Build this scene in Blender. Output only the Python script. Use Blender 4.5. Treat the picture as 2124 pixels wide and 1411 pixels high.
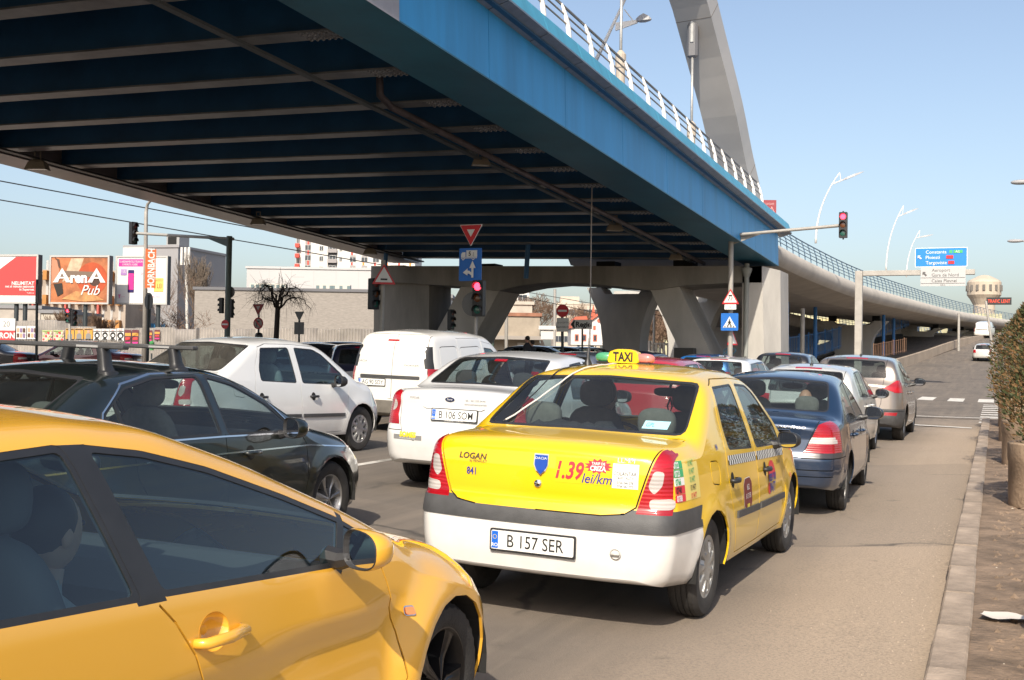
import bpy, math, random
import numpy as np
from mathutils import Vector, Matrix
from mathutils.bvhtree import BVHTree
random.seed(7); RNG = np.random.default_rng(7)
for o in list(bpy.data.objects): bpy.data.objects.remove(o)
SC = bpy.context.scene; COL = SC.collection
R = math.radians
# ------------------------------------------------------------------ camera, sky, sun, exposure
FPX = 2400.0; CX, CY = 1062.0, 705.5
TH, PIT, ROLL = R(22.7), math.atan(41.5/FPX), R(.9)
CAM = np.array([0, 0, 1.64])
_fw = np.array([-math.sin(TH)*math.cos(PIT), math.cos(TH)*math.cos(PIT), math.sin(PIT)])
_r0 = np.array([math.cos(TH), math.sin(TH), 0.]); _u0 = np.cross(_r0, _fw)
_rt = _r0*math.cos(ROLL)+_u0*math.sin(ROLL); _up = -_r0*math.sin(ROLL)+_u0*math.cos(ROLL)
cd = bpy.data.cameras.new('camera'); cam = bpy.data.objects.new('camera', cd); COL.objects.link(cam)
cam.matrix_world = Matrix(((_rt[0], _up[0], -_fw[0], CAM[0]), (_rt[1], _up[1], -_fw[1], CAM[1]), (_rt[2], _up[2], -_fw[2], CAM[2]), (0, 0, 0, 1)))
cd.sensor_width = 36; cd.lens = FPX/2124*36; cd.clip_start = .05; cd.clip_end = 4000
SC.camera = cam
SUN_EL, SUN_AZ = R(40), R(11)          # the sun stands behind the camera, a little to its right
w = bpy.data.worlds.new('World'); SC.world = w; w.use_nodes = True
nt = w.node_tree; bg = nt.nodes['Background']; sky = nt.nodes.new('ShaderNodeTexSky')
sky.sky_type = 'NISHITA'; sky.sun_disc = False; sky.sun_elevation = SUN_EL
sky.sun_rotation = math.pi-SUN_AZ; sky.air_density = 1.0; sky.dust_density = 2.6; sky.ozone_density = 1.1
bg.inputs[1].default_value = .14
hs = nt.nodes.new('ShaderNodeHueSaturation'); hs.inputs['Saturation'].default_value = .92; tn = nt.nodes.new('ShaderNodeMix'); tn.data_type = 'RGBA'; tn.blend_type = 'MULTIPLY'; tn.inputs[0].default_value = 1; tn.inputs[7].default_value = (.965, .955, .95, 1)
nt.links.new(sky.outputs[0], hs.inputs['Color']); nt.links.new(hs.outputs[0], tn.inputs[6]); nt.links.new(tn.outputs[2], bg.inputs[0])
sl = bpy.data.lights.new('sun', 'SUN'); sl.energy = 4.3; sl.angle = R(.6); sl.color = (1, .91, .77)
so = bpy.data.objects.new('sun', sl); COL.objects.link(so)
_sd = Vector((math.sin(SUN_AZ)*math.cos(SUN_EL), -math.cos(SUN_AZ)*math.cos(SUN_EL), math.sin(SUN_EL)))
so.rotation_euler = _sd.to_track_quat('Z', 'Y').to_euler(); so.location = (20, -40, 60)
SC.view_settings.view_transform = 'Standard'; SC.view_settings.look = 'None'
SC.view_settings.exposure = .45; SC.view_settings.gamma = 1
SC.render.engine = 'CYCLES'
SC.cycles.max_bounces = 8; SC.cycles.transparent_max_bounces = 16

def at(px, py, d):                      # the point seen at a pixel of the photograph, d metres deep
    p = CAM+(_fw+_rt*(px-CX)/FPX-_up*(py-CY)/FPX)*d
    return Vector(p)
def hump(y): return .00055*np.maximum(0, y-55)**2
def ground(x, y):                       # the road climbs away and to the left
    x = np.asarray(x, float); y = np.asarray(y, float)
    k = np.clip((x+17)/4, 0, 1); k = k*k*(3-2*k)
    return .008*np.minimum(y, 140)+.026*np.clip(-x-1.2, 0, 16)+k*hump(np.minimum(y, 140))
def gz(x, y): return float(ground(x, y))

# ------------------------------------------------------------------ helpers
def link(o, parent=None):
    COL.objects.link(o)
    if parent is not None: o.parent = parent
    return o
def tag(o, label=None, cat=None, group=None, kind=None):
    for k, v in (('label', label), ('category', cat), ('group', group), ('kind', kind)):
        if v: o[k] = v
    return o
def thing(name, label, cat, loc=(0, 0, 0), rz=0, group=None, rot=None):
    o = bpy.data.objects.new(name, None); o.empty_display_size = .1; link(o)
    o.location = loc; o.rotation_euler = rot if rot else (0, 0, rz)
    return tag(o, label, cat, group)
class MB:
    def __init__(s): s.v = []; s.f = []; s.m = []; s.mi = 0
    def add(s, vs, fs):
        b = len(s.v); s.v += [tuple(map(float, p)) for p in vs]
        for f in fs: s.f.append([b+i for i in f]); s.m.append(s.mi)
        return s
    def box(s, a, b):
        x0, y0, z0 = a; x1, y1, z1 = b
        return s.add([(x0,y0,z0),(x1,y0,z0),(x1,y1,z0),(x0,y1,z0),(x0,y0,z1),(x1,y0,z1),(x1,y1,z1),(x0,y1,z1)],
            [(0,3,2,1),(4,5,6,7),(0,1,5,4),(1,2,6,5),(2,3,7,6),(3,0,4,7)])
    def bbox(s, a, b, r=.01):             # box with its edges cut
        x0, y0, z0 = a; x1, y1, z1 = b
        vs = []; 
        for sx in (0, 1):
            for sy in (0, 1):
                for sz in (0, 1):
                    X, Y, Z = (x0, x1)[sx], (y0, y1)[sy], (z0, z1)[sz]; dx, dy, dz = (r, -r)[sx], (r, -r)[sy], (r, -r)[sz]
                    vs += [(X, Y+dy, Z+dz), (X+dx, Y, Z+dz), (X+dx, Y+dy, Z)]
        n = lambda a, b, c, k: (a*4+b*2+c)*3+k
        fs = []
        fs += [(n(0,0,0,0),n(0,0,1,0),n(0,1,1,0),n(0,1,0,0)), (n(1,0,0,0),n(1,1,0,0),n(1,1,1,0),n(1,0,1,0))]
        fs += [(n(0,0,0,1),n(1,0,0,1),n(1,0,1,1),n(0,0,1,1)), (n(0,1,0,1),n(0,1,1,1),n(1,1,1,1),n(1,1,0,1))]
        fs += [(n(0,0,0,2),n(0,1,0,2),n(1,1,0,2),n(1,0,0,2)), (n(0,0,1,2),n(1,0,1,2),n(1,1,1,2),n(0,1,1,2))]
        for b in (0, 1):
            for c in (0, 1):
                fs.append((n(0,b,c,1),n(1,b,c,1),n(1,b,c,2),n(0,b,c,2)))
                fs.append((n(b,0,c,0),n(b,1,c,0),n(b,1,c,2),n(b,0,c,2)))
                fs.append((n(b,c,0,0),n(b,c,1,0),n(b,c,1,1),n(b,c,0,1)))
        for a_ in (0, 1):
            for b in (0, 1):
                for c in (0, 1): fs.append((n(a_,b,c,0),n(a_,b,c,1),n(a_,b,c,2)))
        return s.add(vs, fs)
    def tube(s, pts, r, n=8, cap=True):
        pts = [Vector(p) for p in pts]; rs = r if isinstance(r, (list, tuple)) else [r]*len(pts)
        vs = []; fs = []; prev = None
        for i, p in enumerate(pts):
            t = (pts[min(i+1, len(pts)-1)]-pts[max(i-1, 0)]).normalized()
            if prev is None: a = t.orthogonal().normalized()
            else: a = (prev-t*prev.dot(t)).normalized()
            prev = a; b = t.cross(a)
            for k in range(n):
                q = 2*math.pi*k/n; vs.append(p+(a*math.cos(q)+b*math.sin(q))*rs[i])
        for i in range(len(pts)-1):
            for k in range(n): fs.append((i*n+k, i*n+(k+1) % n, (i+1)*n+(k+1) % n, (i+1)*n+k))
        if cap: fs += [tuple(range(n-1, -1, -1)), tuple(range((len(pts)-1)*n, len(pts)*n))]
        return s.add(vs, fs)
    def lathe(s, prof, n=24, axis='z', org=(0, 0, 0)):      # prof: (radius, height)
        vs = []; fs = []; o = Vector(org)
        for r, h in prof:
            for k in range(n):
                q = 2*math.pi*k/n; c, d = r*math.cos(q), r*math.sin(q)
                vs.append(o+Vector((c, d, h) if axis == 'z' else ((h, c, d) if axis == 'x' else (d, h, c))))
        for i in range(len(prof)-1):
            for k in range(n): fs.append((i*n+k, i*n+(k+1) % n, (i+1)*n+(k+1) % n, (i+1)*n+k))
        return s.add(vs, fs)
    def prism(s, poly, d0, d1, fn=None):   # polygon (u,v) swept d0..d1; fn(u,v,d) -> point
        fn = fn or (lambda u, v, d: (u, v, d)); n = len(poly)
        vs = [fn(u, v, d0) for u, v in poly]+[fn(u, v, d1) for u, v in poly]
        return s.add(vs, [tuple(range(n-1, -1, -1)), tuple(range(n, 2*n))]+[(i, (i+1) % n, n+(i+1) % n, n+i) for i in range(n)])
    def sweep(s, rings, close=True, caps=True):     # list of equal rings of points
        n = len(rings[0]); vs = [p for r in rings for p in r]; fs = []
        for i in range(len(rings)-1):
            for k in range(n if close else n-1): fs.append((i*n+k, i*n+(k+1) % n, (i+1)*n+(k+1) % n, (i+1)*n+k))
        if caps and close: fs += [tuple(range(n-1, -1, -1)), tuple(range((len(rings)-1)*n, len(rings)*n))]
        return s.add(vs, fs)
    def ball(s, c, rx, ry, rz, n=12, m=8):
        vs = []; fs = []; c = Vector(c)
        for i in range(m+1):
            a = math.pi*i/m
            for k in range(n):
                q = 2*math.pi*k/n; vs.append(c+Vector((rx*math.sin(a)*math.cos(q), ry*math.sin(a)*math.sin(q), rz*math.cos(a))))
        for i in range(m):
            for k in range(n): fs.append((i*n+k, (i+1)*n+k, (i+1)*n+(k+1) % n, i*n+(k+1) % n))
        return s.add(vs, fs)
    def mesh(s, name, mats, smooth=False, sharp=None):
        me = bpy.data.meshes.new(name); me.from_pydata(s.v, [], s.f)
        for m in (mats if isinstance(mats, (list, tuple)) else [mats]): me.materials.append(m)
        if max(s.m, default=0) > 0: me.polygons.foreach_set('material_index', s.m)
        me.validate(); fix_normals(me) if False else None
        if smooth:
            me.polygons.foreach_set('use_smooth', [True]*len(me.polygons))
            if sharp is not None: me.set_sharp_from_angle(angle=R(sharp))
        me.update(); return me
    def build(s, name, mat, parent=None, smooth=False, sharp=None):
        return link(bpy.data.objects.new(name, s.mesh(name, mat, smooth, sharp)), parent)
def inst(name, me, parent=None, loc=(0, 0, 0), rot=(0, 0, 0), scale=(1, 1, 1)):
    o = bpy.data.objects.new(name, me); link(o, parent); o.location = loc; o.rotation_euler = rot; o.scale = scale; return o
def copy_tree(o, parent=None):
    c = o.copy(); COL.objects.link(c); c.parent = parent
    for ch in [q for q in bpy.data.objects if q.parent == o]: copy_tree(ch, c)
    return c

# ------------------------------------------------------------------ materials
MATS = {}
def mat(name, col, rough=.6, metal=0, var=0, scale=4, bump=0, bscale=60, spec=.5, coat=0, emit=0, stretch=None, alpha=None):
    if name in MATS: return MATS[name]
    m = bpy.data.materials.new(name); m.use_nodes = True; MATS[name] = m
    n = m.node_tree.nodes; l = m.node_tree.links; b = n['Principled BSDF']
    b.inputs['Base Color'].default_value = (*col, 1); b.inputs['Roughness'].default_value = rough; b.inputs['Metallic'].default_value = metal
    b.inputs['Specular IOR Level'].default_value = spec
    if coat: b.inputs['Coat Weight'].default_value = coat; b.inputs['Coat Roughness'].default_value = .03
    if emit: b.inputs['Emission Color'].default_value = (*col, 1); b.inputs['Emission Strength'].default_value = emit
    if var or bump:
        tc = n.new('ShaderNodeTexCoord'); vec = tc.outputs['Object']
        if stretch:
            mp = n.new('ShaderNodeMapping'); mp.inputs['Scale'].default_value = stretch; l.new(vec, mp.inputs[0]); vec = mp.outputs[0]
    if var:
        t = n.new('ShaderNodeTexNoise'); t.inputs['Scale'].default_value = scale; t.inputs['Detail'].default_value = 7; t.inputs['Roughness'].default_value = .62
        l.new(vec, t.inputs['Vector']); cr = n.new('ShaderNodeValToRGB')
        cr.color_ramp.elements[0].position = .3; cr.color_ramp.elements[1].position = .7
        cr.color_ramp.elements[0].color = (*[c*(1-var) for c in col], 1); cr.color_ramp.elements[1].color = (*[min(1, c*(1+var*.7)) for c in col], 1)
        l.new(t.outputs[0], cr.inputs[0]); l.new(cr.outputs[0], b.inputs['Base Color'])
    if bump:
        t2 = n.new('ShaderNodeTexNoise'); t2.inputs['Scale'].default_value = bscale; t2.inputs['Detail'].default_value = 5
        l.new(vec, t2.inputs['Vector']); bp = n.new('ShaderNodeBump'); bp.inputs['Strength'].default_value = bump; bp.inputs['Distance'].default_value = .02
        l.new(t2.outputs[0], bp.inputs['Height']); l.new(bp.outputs[0], b.inputs['Normal'])
    return m
def paint(name, col, metal=0., rough=.32, dirt=.25, dirtcol=(.33, .28, .22)):
    """car paint under clear coat; road dust gathers low down on the body"""
    if name in MATS: return MATS[name]
    m = bpy.data.materials.new(name); m.use_nodes = True; MATS[name] = m
    n = m.node_tree.nodes; l = m.node_tree.links; b = n['Principled BSDF']
    b.inputs['Metallic'].default_value = metal; b.inputs['Roughness'].default_value = rough
    b.inputs['Coat Weight'].default_value = 1; b.inputs['Coat Roughness'].default_value = .04
    tc = n.new('ShaderNodeTexCoord'); sp = n.new('ShaderNodeSeparateXYZ'); l.new(tc.outputs['Object'], sp.inputs[0])
    t = n.new('ShaderNodeTexNoise'); t.inputs['Scale'].default_value = 5; t.inputs['Detail'].default_value = 8; t.inputs['Roughness'].default_value = .7
    l.new(tc.outputs['Object'], t.inputs['Vector'])
    mr = n.new('ShaderNodeMapRange'); mr.inputs[1].default_value = .95; mr.inputs[2].default_value = .2; mr.inputs[3].default_value = .12; mr.inputs[4].default_value = 1
    l.new(sp.outputs[2], mr.inputs[0])
    mu = n.new('ShaderNodeMath'); mu.operation = 'MULTIPLY'; l.new(mr.outputs[0], mu.inputs[0]); l.new(t.outputs[0], mu.inputs[1])
    mu2 = n.new('ShaderNodeMath'); mu2.operation = 'MULTIPLY'; mu2.inputs[1].default_value = dirt*1.6; mu2.use_clamp = True; l.new(mu.outputs[0], mu2.inputs[0])
    mx = n.new('ShaderNodeMix'); mx.data_type = 'RGBA'; mx.inputs[6].default_value = (*col, 1); mx.inputs[7].default_value = (*dirtcol, 1)
    l.new(mu2.outputs[0], mx.inputs[0]); l.new(mx.outputs[2], b.inputs['Base Color'])
    rr = n.new('ShaderNodeMath'); rr.operation = 'MULTIPLY_ADD'; rr.inputs[1].default_value = .5; rr.inputs[2].default_value = .03; l.new(mu2.outputs[0], rr.inputs[0])
    l.new(rr.outputs[0], b.inputs['Coat Roughness'])
    return m
def glass(name, tint=(.55, .62, .6), dust=.03, ior=1.62):
    """a thin tinted pane: mostly see-through, mirror-like at a slant, a film of dust"""
    if name in MATS: return MATS[name]
    m = bpy.data.materials.new(name); m.use_nodes = True; MATS[name] = m
    n = m.node_tree.nodes; l = m.node_tree.links; n.remove(n['Principled BSDF']); out = n['Material Output']
    tr = n.new('ShaderNodeBsdfTransparent'); tr.inputs[0].default_value = (*tint, 1)
    gl = n.new('ShaderNodeBsdfGlossy'); gl.inputs['Roughness'].default_value = .015
    fr = n.new('ShaderNodeFresnel'); fr.inputs[0].default_value = ior
    geo = n.new('ShaderNodeNewGeometry'); bk = n.new('ShaderNodeMix'); bk.data_type = 'FLOAT'
    l.new(geo.outputs['Backfacing'], bk.inputs[0]); l.new(fr.outputs[0], bk.inputs[2]); bk.inputs[3].default_value = .05
    m1 = n.new('ShaderNodeMixShader'); l.new(bk.outputs[0], m1.inputs[0]); l.new(tr.outputs[0], m1.inputs[1]); l.new(gl.outputs[0], m1.inputs[2])
    df = n.new('ShaderNodeBsdfDiffuse'); df.inputs[0].default_value = (.5, .47, .42, 1)
    tc = n.new('ShaderNodeTexCoord'); t = n.new('ShaderNodeTexNoise'); t.inputs['Scale'].default_value = 3; t.inputs['Detail'].default_value = 9; l.new(tc.outputs['Object'], t.inputs['Vector'])
    mu = n.new('ShaderNodeMath'); mu.operation = 'MULTIPLY'; mu.inputs[1].default_value = dust*2; l.new(t.outputs[0], mu.inputs[0])
    m2 = n.new('ShaderNodeMixShader'); l.new(mu.outputs[0], m2.inputs[0]); l.new(m1.outputs[0], m2.inputs[1]); l.new(df.outputs[0], m2.inputs[2])
    l.new(m2.outputs[0], out.inputs[0]); return m
BLK = mat('black_plastic', (.022, .022, .024), .45, var=.2, scale=9)
GREYP = mat('grey_plastic', (.06, .06, .062), .55, var=.3, scale=6, bump=.15, bscale=220)
GAP = mat('panel_gap', (.012, .012, .012), .9)
TRIM = mat('interior_trim', (.055, .055, .058), .8)
TRIML = mat('interior_light_trim', (.30, .29, .26), .85)
SEATF = mat('seat_fabric', (.05, .05, .055), .95, var=.2, scale=20)
SEATG = mat('seat_fabric_grey', (.17, .165, .155), .95, var=.2, scale=20)
TYRE = mat('tyre_rubber', (.03, .028, .027), .85, var=.4, scale=7, bump=.25, bscale=90)
ALLOY = mat('hub_silver', (.42, .42, .42), .35, .85, var=.25, scale=8)
HUBP = mat('hubcap_paint', (.36, .36, .35), .42, .5, var=.25, scale=7)
DALLOY = mat('dark_alloy', (.02, .02, .022), .3, .6)
CHROME = mat('chrome', (.75, .75, .76), .12, 1)
MIRG = mat('mirror_glass', (.8, .82, .84), .02, 1)
STEEL = mat('galvanised_steel', (.42, .42, .41), .5, .55, var=.2, scale=5)
WHITE = mat('white_print', (.8, .8, .78), .5); BLACK = mat('black_print', (.015, .015, .015), .5)
REDL = mat('tail_red', (.36, .007, .014), .12, spec=.6, coat=.6); WHL = mat('tail_clear', (.48, .44, .42), .15, coat=.6)
for _m in (REDL, WHL):      # moulded ribs of the lens
    _n, _l = _m.node_tree.nodes, _m.node_tree.links; _t = _n.new('ShaderNodeTexCoord'); _w = _n.new('ShaderNodeTexWave'); _w.bands_direction = 'Z'; _w.inputs['Scale'].default_value = 14; _w.inputs['Distortion'].default_value = 0
    _b = _n.new('ShaderNodeBump'); _b.inputs['Strength'].default_value = .2; _b.inputs['Distance'].default_value = .01; _l.new(_t.outputs['Object'], _w.inputs['Vector']); _l.new(_w.outputs[1], _b.inputs['Height']); _l.new(_b.outputs[0], _n['Principled BSDF'].inputs['Normal'])
    _w2 = _n.new('ShaderNodeTexWave'); _w2.bands_direction = 'Z'; _w2.inputs['Scale'].default_value = 1.7; _w2.inputs['Phase Offset'].default_value = 1.; _l.new(_t.outputs['Object'], _w2.inputs['Vector']); _x = _n.new('ShaderNodeMix'); _x.data_type = 'RGBA'; _c = _n['Principled BSDF'].inputs['Base Color'].default_value; _x.inputs[6].default_value = tuple(q*.8 for q in _c[:3])+(1,); _x.inputs[7].default_value = tuple(min(1, q*1.15) for q in _c[:3])+(1,); _l.new(_w2.outputs[1], _x.inputs[0]); _l.new(_x.outputs[2], _n['Principled BSDF'].inputs['Base Color'])
ORL = mat('indicator_amber', (.75, .25, .08), .15, coat=.6)
HEADL = mat('headlamp_lens', (.55, .57, .58), .08, .3, coat=1)
GL = glass('car_glass', (.58, .66, .65), .02); GLD = glass('car_glass_dark', (.38, .44, .45), .015); GLB = glass('car_glass_blue', (.58, .78, .82), .003, 1.9)
PLATEW = mat('plate_white', (.74, .74, .72), .4); EUB = mat('plate_blue', (.01, .12, .55), .4)
CLOTHD = mat('dark_cloth', (.03, .03, .035), .95); SKIN = mat('skin', (.5, .28, .2), .55); HAIRD = mat('dark_hair', (.02, .015, .012), .6)
HAIRW = mat('white_hair', (.5, .47, .43), .8); HAIRB = mat('brown_hair', (.09, .04, .025), .6)
UNDER = mat('underbody', (.012, .012, .012), .9)

_fc = bpy.data.curves.new('lettering', 'FONT')
_fo = bpy.data.objects.new('lettering', _fc); _fs = bpy.data.scenes.new('lettering'); _fs.collection.objects.link(_fo)
def text_data(txt, h, bold=0, shear=0, sx=1, align='CENTER', sp=1):
    """lettering as flat polygons in x,y: cap height h, centred"""
    _fc.body = txt; _fc.size = 1; _fc.align_x = 'LEFT'; _fc.shear = shear; _fc.offset = bold; _fc.fill_mode = 'FRONT'; _fc.resolution_u = 3; _fc.space_character = sp
    vl = _fs.view_layers[0]; vl.update(); ev = _fo.evaluated_get(vl.depsgraph); me = ev.to_mesh()
    v = np.array([q.co for q in me.vertices]).reshape(-1, 3)[:, :2]; f = [list(p.vertices) for p in me.polygons]
    ev.to_mesh_clear()
    if len(v) == 0: return v, f
    k = h/.69; v = v*k; v[:, 0] *= sx
    x0, x1 = v[:, 0].min(), v[:, 0].max()
    v[:, 0] -= {'CENTER': (x0+x1)/2, 'LEFT': x0, 'RIGHT': x1}[align]; v[:, 1] -= h/2
    return v, f
def letter(txt, h, m, parent, org, ux, uy, name='lettering', **k):
    """flat lettering on a flat board: org centre, ux / uy the board's right and up"""
    v, f = text_data(txt, h, **k); o, a, b = Vector(org), Vector(ux), Vector(uy)
    mb = MB(); mb.add([o+a*p[0]+b*p[1] for p in v], f); return mb.build(name, m, parent)
# ------------------------------------------------------------------ cars: one smooth lofted skin, cut into panels, panes and lamps
def lerp_fn(pts, smooth=0.):
    a = np.array(sorted(pts), float)
    def f(y):
        if not smooth: return np.interp(y, a[:, 0], a[:, 1])
        return sum(wt*np.interp(np.asarray(y)+d*smooth, a[:, 0], a[:, 1]) for d, wt in ((-1, .12), (-.5, .23), (0, .3), (.5, .23), (1, .12)))
    return f
def rounded(poly, r=.03, n=3):
    out = []; m = len(poly); P = [np.array(p, float) for p in poly]
    for i in range(m):
        p, a, b = P[i], P[i-1], P[(i+1) % m]
        da, db = a-p, b-p; la, lb = np.linalg.norm(da), np.linalg.norm(db); rr = min(r, la*.45, lb*.45)
        q0, q1 = p+da/la*rr, p+db/lb*rr
        for k in range(n+1):
            t = k/n; out.append(tuple(q0*(1-t)**2+2*p*t*(1-t)+q1*t*t))
    return out
def inset(poly, d):                       # shrink a polygon by d
    P = np.array(poly, float); n = len(P); A = .5*sum(P[i-1][0]*P[i][1]-P[i][0]*P[i-1][1] for i in range(n)); s = 1 if A > 0 else -1
    out = []
    for i in range(n):
        e0 = P[i]-P[i-1]; e1 = P[(i+1) % n]-P[i]; e0 = e0/(np.linalg.norm(e0)+1e-9); e1 = e1/(np.linalg.norm(e1)+1e-9)
        n0 = np.array([-e0[1], e0[0]])*s; n1 = np.array([-e1[1], e1[0]])*s; b = n0+n1; k = max(.35, b@b/2)
        out.append(tuple(P[i]+b*d/(2*k) if k > .35 else P[i]+b*d/(2*.5)))
    return out
def inpoly(poly, x, y):
    P = np.asarray(poly); n = len(P); c = np.zeros(len(x), bool); j = n-1
    for i in range(n):
        xi, yi = P[i]; xj, yj = P[j]
        c ^= ((yi > y) != (yj > y)) & (x < (xj-xi)*(y-yi)/((yj-yi) if yj != yi else 1e-12)+xi); j = i
    return c

class Skin:
    """the outer skin of a car: forward +y, rear axle at y=0, ground at z=0"""
    def __init__(s, S, step=.045):
        s.S = S; wb, ro, fo = S['wb'], S['ro'], S['fo']; s.y0, s.y1 = -ro, wb+fo
        top = lerp_fn(S['top'], S.get('tsm', .05)); belt = lerp_fn(S['belt'], .1); plan = lerp_fn(S['plan'], .12); bot = lerp_fn(S['bot'], .1)
        crown = lerp_fn(S['crown'], .15); rc = lerp_fn(S.get('rc', [(0, .07)]), .15); tum = lerp_fn(S.get('tum', [(0, .34)]), .2)
        sh, low = S.get('sh', .045), S.get('low', .05); s.top, s.belt, s.plan = top, belt, plan
        rr, rf = S.get('rr', .14), S.get('rf', .22); K = 6
        st = [(s.y0+rr*(1-math.sin(a)), rr*(1-math.cos(a))) for a in np.linspace(math.pi/2, 0, K, endpoint=False)]
        ys = np.arange(s.y0+rr, s.y1-rf, step); st += [(y, 0) for y in np.linspace(s.y0+rr, s.y1-rf, len(ys))]
        st += [(s.y1-rf*(1-math.sin(a)), rf*(1-math.cos(a))) for a in np.linspace(0, math.pi/2, K+1)[1:]]
        ns, ng, nf, ntp = S.get('n', (18, 10, 5, 10)); G = []
        for y, ins in st:
            w, zb, zT = float(plan(y))-ins, float(bot(y))+ins*.35, float(top(y))-ins*.45
            cr, r, tb = float(crown(y)), float(rc(y)), float(tum(y)); zC = zT-cr; bl = min(float(belt(y)), zT-.01)
            r = min(r, (zC-zb)*.4)
            def xs(z):
                t = (z-zb)/max(.05, bl-zb)
                x = w-low*max(0, (.38-t)/.38)**2-sh*max(0, (min(t, 1)-.45)/.55)**1.7
                if z > bl: q = z-bl; x -= tb*q+.10*q*q
                return x
            zB = min(bl, zC-r-.012); p = [(0, zb), (w*.55, zb), (xs(zb)-.05, zb)]
            for t in np.linspace(0, 1, ns): z = zb+(zB-zb)*t; p.append((xs(z)-(.02 if t == 0 else 0), z+(.0 if t else 0)))
            for t in np.linspace(0, 1, ng+1)[1:]: z = zB+(zC-r-zB)*t; p.append((xs(z), z))
            xc = xs(zC); topz = lambda x: zC+cr*(1-(abs(x)/xc)**2.2)
            a = np.array(p[-1]); c = np.array((xc, zC)); xe = xc-r*1.3; b = np.array((xe, topz(xe)))
            for t in np.linspace(0, 1, nf+1)[1:]: p.append(tuple(a*(1-t)**2+2*c*t*(1-t)+b*t*t))
            for t in np.linspace(0, 1, ntp+1)[1:]: x = xe*(1-t); p.append((x, topz(x)))
            G.append([(x, y, z) for x, z in p])
        G = np.array(G); m = G.shape[1]
        full = np.concatenate([G, (G*np.array([-1, 1, 1]))[:, m-2:0:-1]], 1); n = full.shape[1]
        V = [full.reshape(-1, 3)]; F = []; ns_ = len(st); base = ns_*n
        for i in range(ns_-1):
            for k in range(n): F.append([i*n+k, (i+1)*n+k, (i+1)*n+(k+1) % n, i*n+(k+1) % n])
        for end, row in ((0, 0), (1, ns_-1)):       # the flat ends: strips from side to side
            M = 22; ring = full[row]; idx = np.zeros((m, M+1), int)
            for i in range(m):
                li = (n-i) % n
                for k in range(M+1):
                    if k == M: idx[i, k] = row*n+i
                    elif k == 0: idx[i, k] = row*n+li
                    else:
                        if i in (0, m-1): idx[i, k] = row*n+i
                        else: idx[i, k] = base; base += 1; q = ring[i].copy(); q[0] *= 2*k/M-1; V.append(q[None])
            for i in range(m-1):
                for k in range(M):
                    f = [idx[i, k], idx[i, k+1], idx[i+1, k+1], idx[i+1, k]]; f = [a for j, a in enumerate(f) if a != f[j-1]]
                    if len(f) > 2: F.append(f if end == 0 else f[::-1])
        V = np.concatenate(V, 0); x, y, z = V.T; W = S['W']/2
        for key, e, sg in (('dr', s.y0, 1), ('df', s.y1, -1)):      # end profile and plan bow
            prof = lerp_fn(S[key], .02); L = S.get(key+'l', .5); t = np.clip(1-abs(y-e)/L, 0, 1); t = t*t*(3-2*t)
            y = y+sg*t*(prof(z)+S.get(key+'b', .06)*np.abs(x/W)**2.5)
        V = np.stack([x, y, z], 1)
        for yc in (0, wb):                                           # flared arches
            d = np.hypot(V[:, 1]-yc, V[:, 2]-S['r']); b = S.get('flare', .02)*np.exp(-((d-S['ar'])/.075)**2)*(d > S['ar']*.6)*(np.abs(V[:, 0]) > .5)*(V[:, 2] < S.get('fz', .8)+.25)
            V[:, 0] += np.sign(V[:, 0])*b
        if 'deform' in S: V = S['deform'](V)
        s.V = [tuple(p) for p in V]; s.F = F; s.reg = [0]*len(F); s.names = ['body', 'arch']
        Nn = np.zeros_like(V); ix = np.array([f if len(f) == 4 else f+[f[2]] for f in F]); q = V[ix]
        fn = np.cross(q[:, 1]-q[:, 0], q[:, 2]-q[:, 0])+np.cross(q[:, 2]-q[:, 0], q[:, 3]-q[:, 0])
        for k in range(4): np.add.at(Nn, ix[:, k], fn)
        Nn /= np.linalg.norm(Nn, axis=1)[:, None]+1e-12
        if np.sum(Nn[:ns_*n]*(V[:ns_*n]-V[:ns_*n].mean(0)), 1).mean() < 0: Nn = -Nn; s.F = [f[::-1] for f in s.F]
        s.N = [tuple(p) for p in Nn]
        s.fb = None; st_ = s.stats(s.F)
        for i in np.nonzero((st_[3][:, 2] < -.55) & (st_[2][:, 2] < .42))[0]: s.reg[i] = 1       # open underside
        s.bvh = BVHTree.FromPolygons(s.V, s.F)
    def stats(s, F):
        mx = max(len(f) for f in F); idx = np.array([f+[f[-1]]*(mx-len(f)) for f in F]); u = np.unique(idx)
        V = np.empty((u[-1]+1, 3)); N = np.empty((u[-1]+1, 3)); V[u] = [s.V[i] for i in u]; N[u] = [s.N[i] for i in u]
        fv = V[idx]; return fv.min(1), fv.max(1), fv.mean(1), N[idx].mean(1)
    def cut(s, name, view, poly, side=0, lim=None, nmin=.12):
        """cookie-cut a polygon, seen from the side / rear / front / top, into the skin"""
        if name not in s.names: s.names.append(name)
        rid = s.names.index(name); ax = {'side': (1, 2), 'rear': (0, 2), 'front': (0, 2), 'top': (0, 1)}[view]
        poly = [tuple(map(float, p)) for p in poly]; P = np.array(poly)
        lo, hi = P.min(0)-1e-4, P.max(0)+1e-4
        if s.fb is None: s.fb = s.stats(s.F)
        mn, mxx, c, N = s.fb; a, b = ax
        ok = (mn[:, a] < hi[0]) & (mxx[:, a] > lo[0]) & (mn[:, b] < hi[1]) & (mxx[:, b] > lo[1])
        if view == 'side': ok &= (np.sign(c[:, 0]) == side) & (N[:, 0]*side > nmin)
        if view == 'rear': ok &= N[:, 1] < -nmin
        if view == 'front': ok &= N[:, 1] > nmin
        if view == 'top': ok &= N[:, 2] > .15
        if lim: ok &= (c[:, 1] > lim[0]) & (c[:, 1] < lim[1])
        sel = np.nonzero(ok)[0]; cand = [(s.F[i], s.reg[i]) for i in sel]
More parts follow.
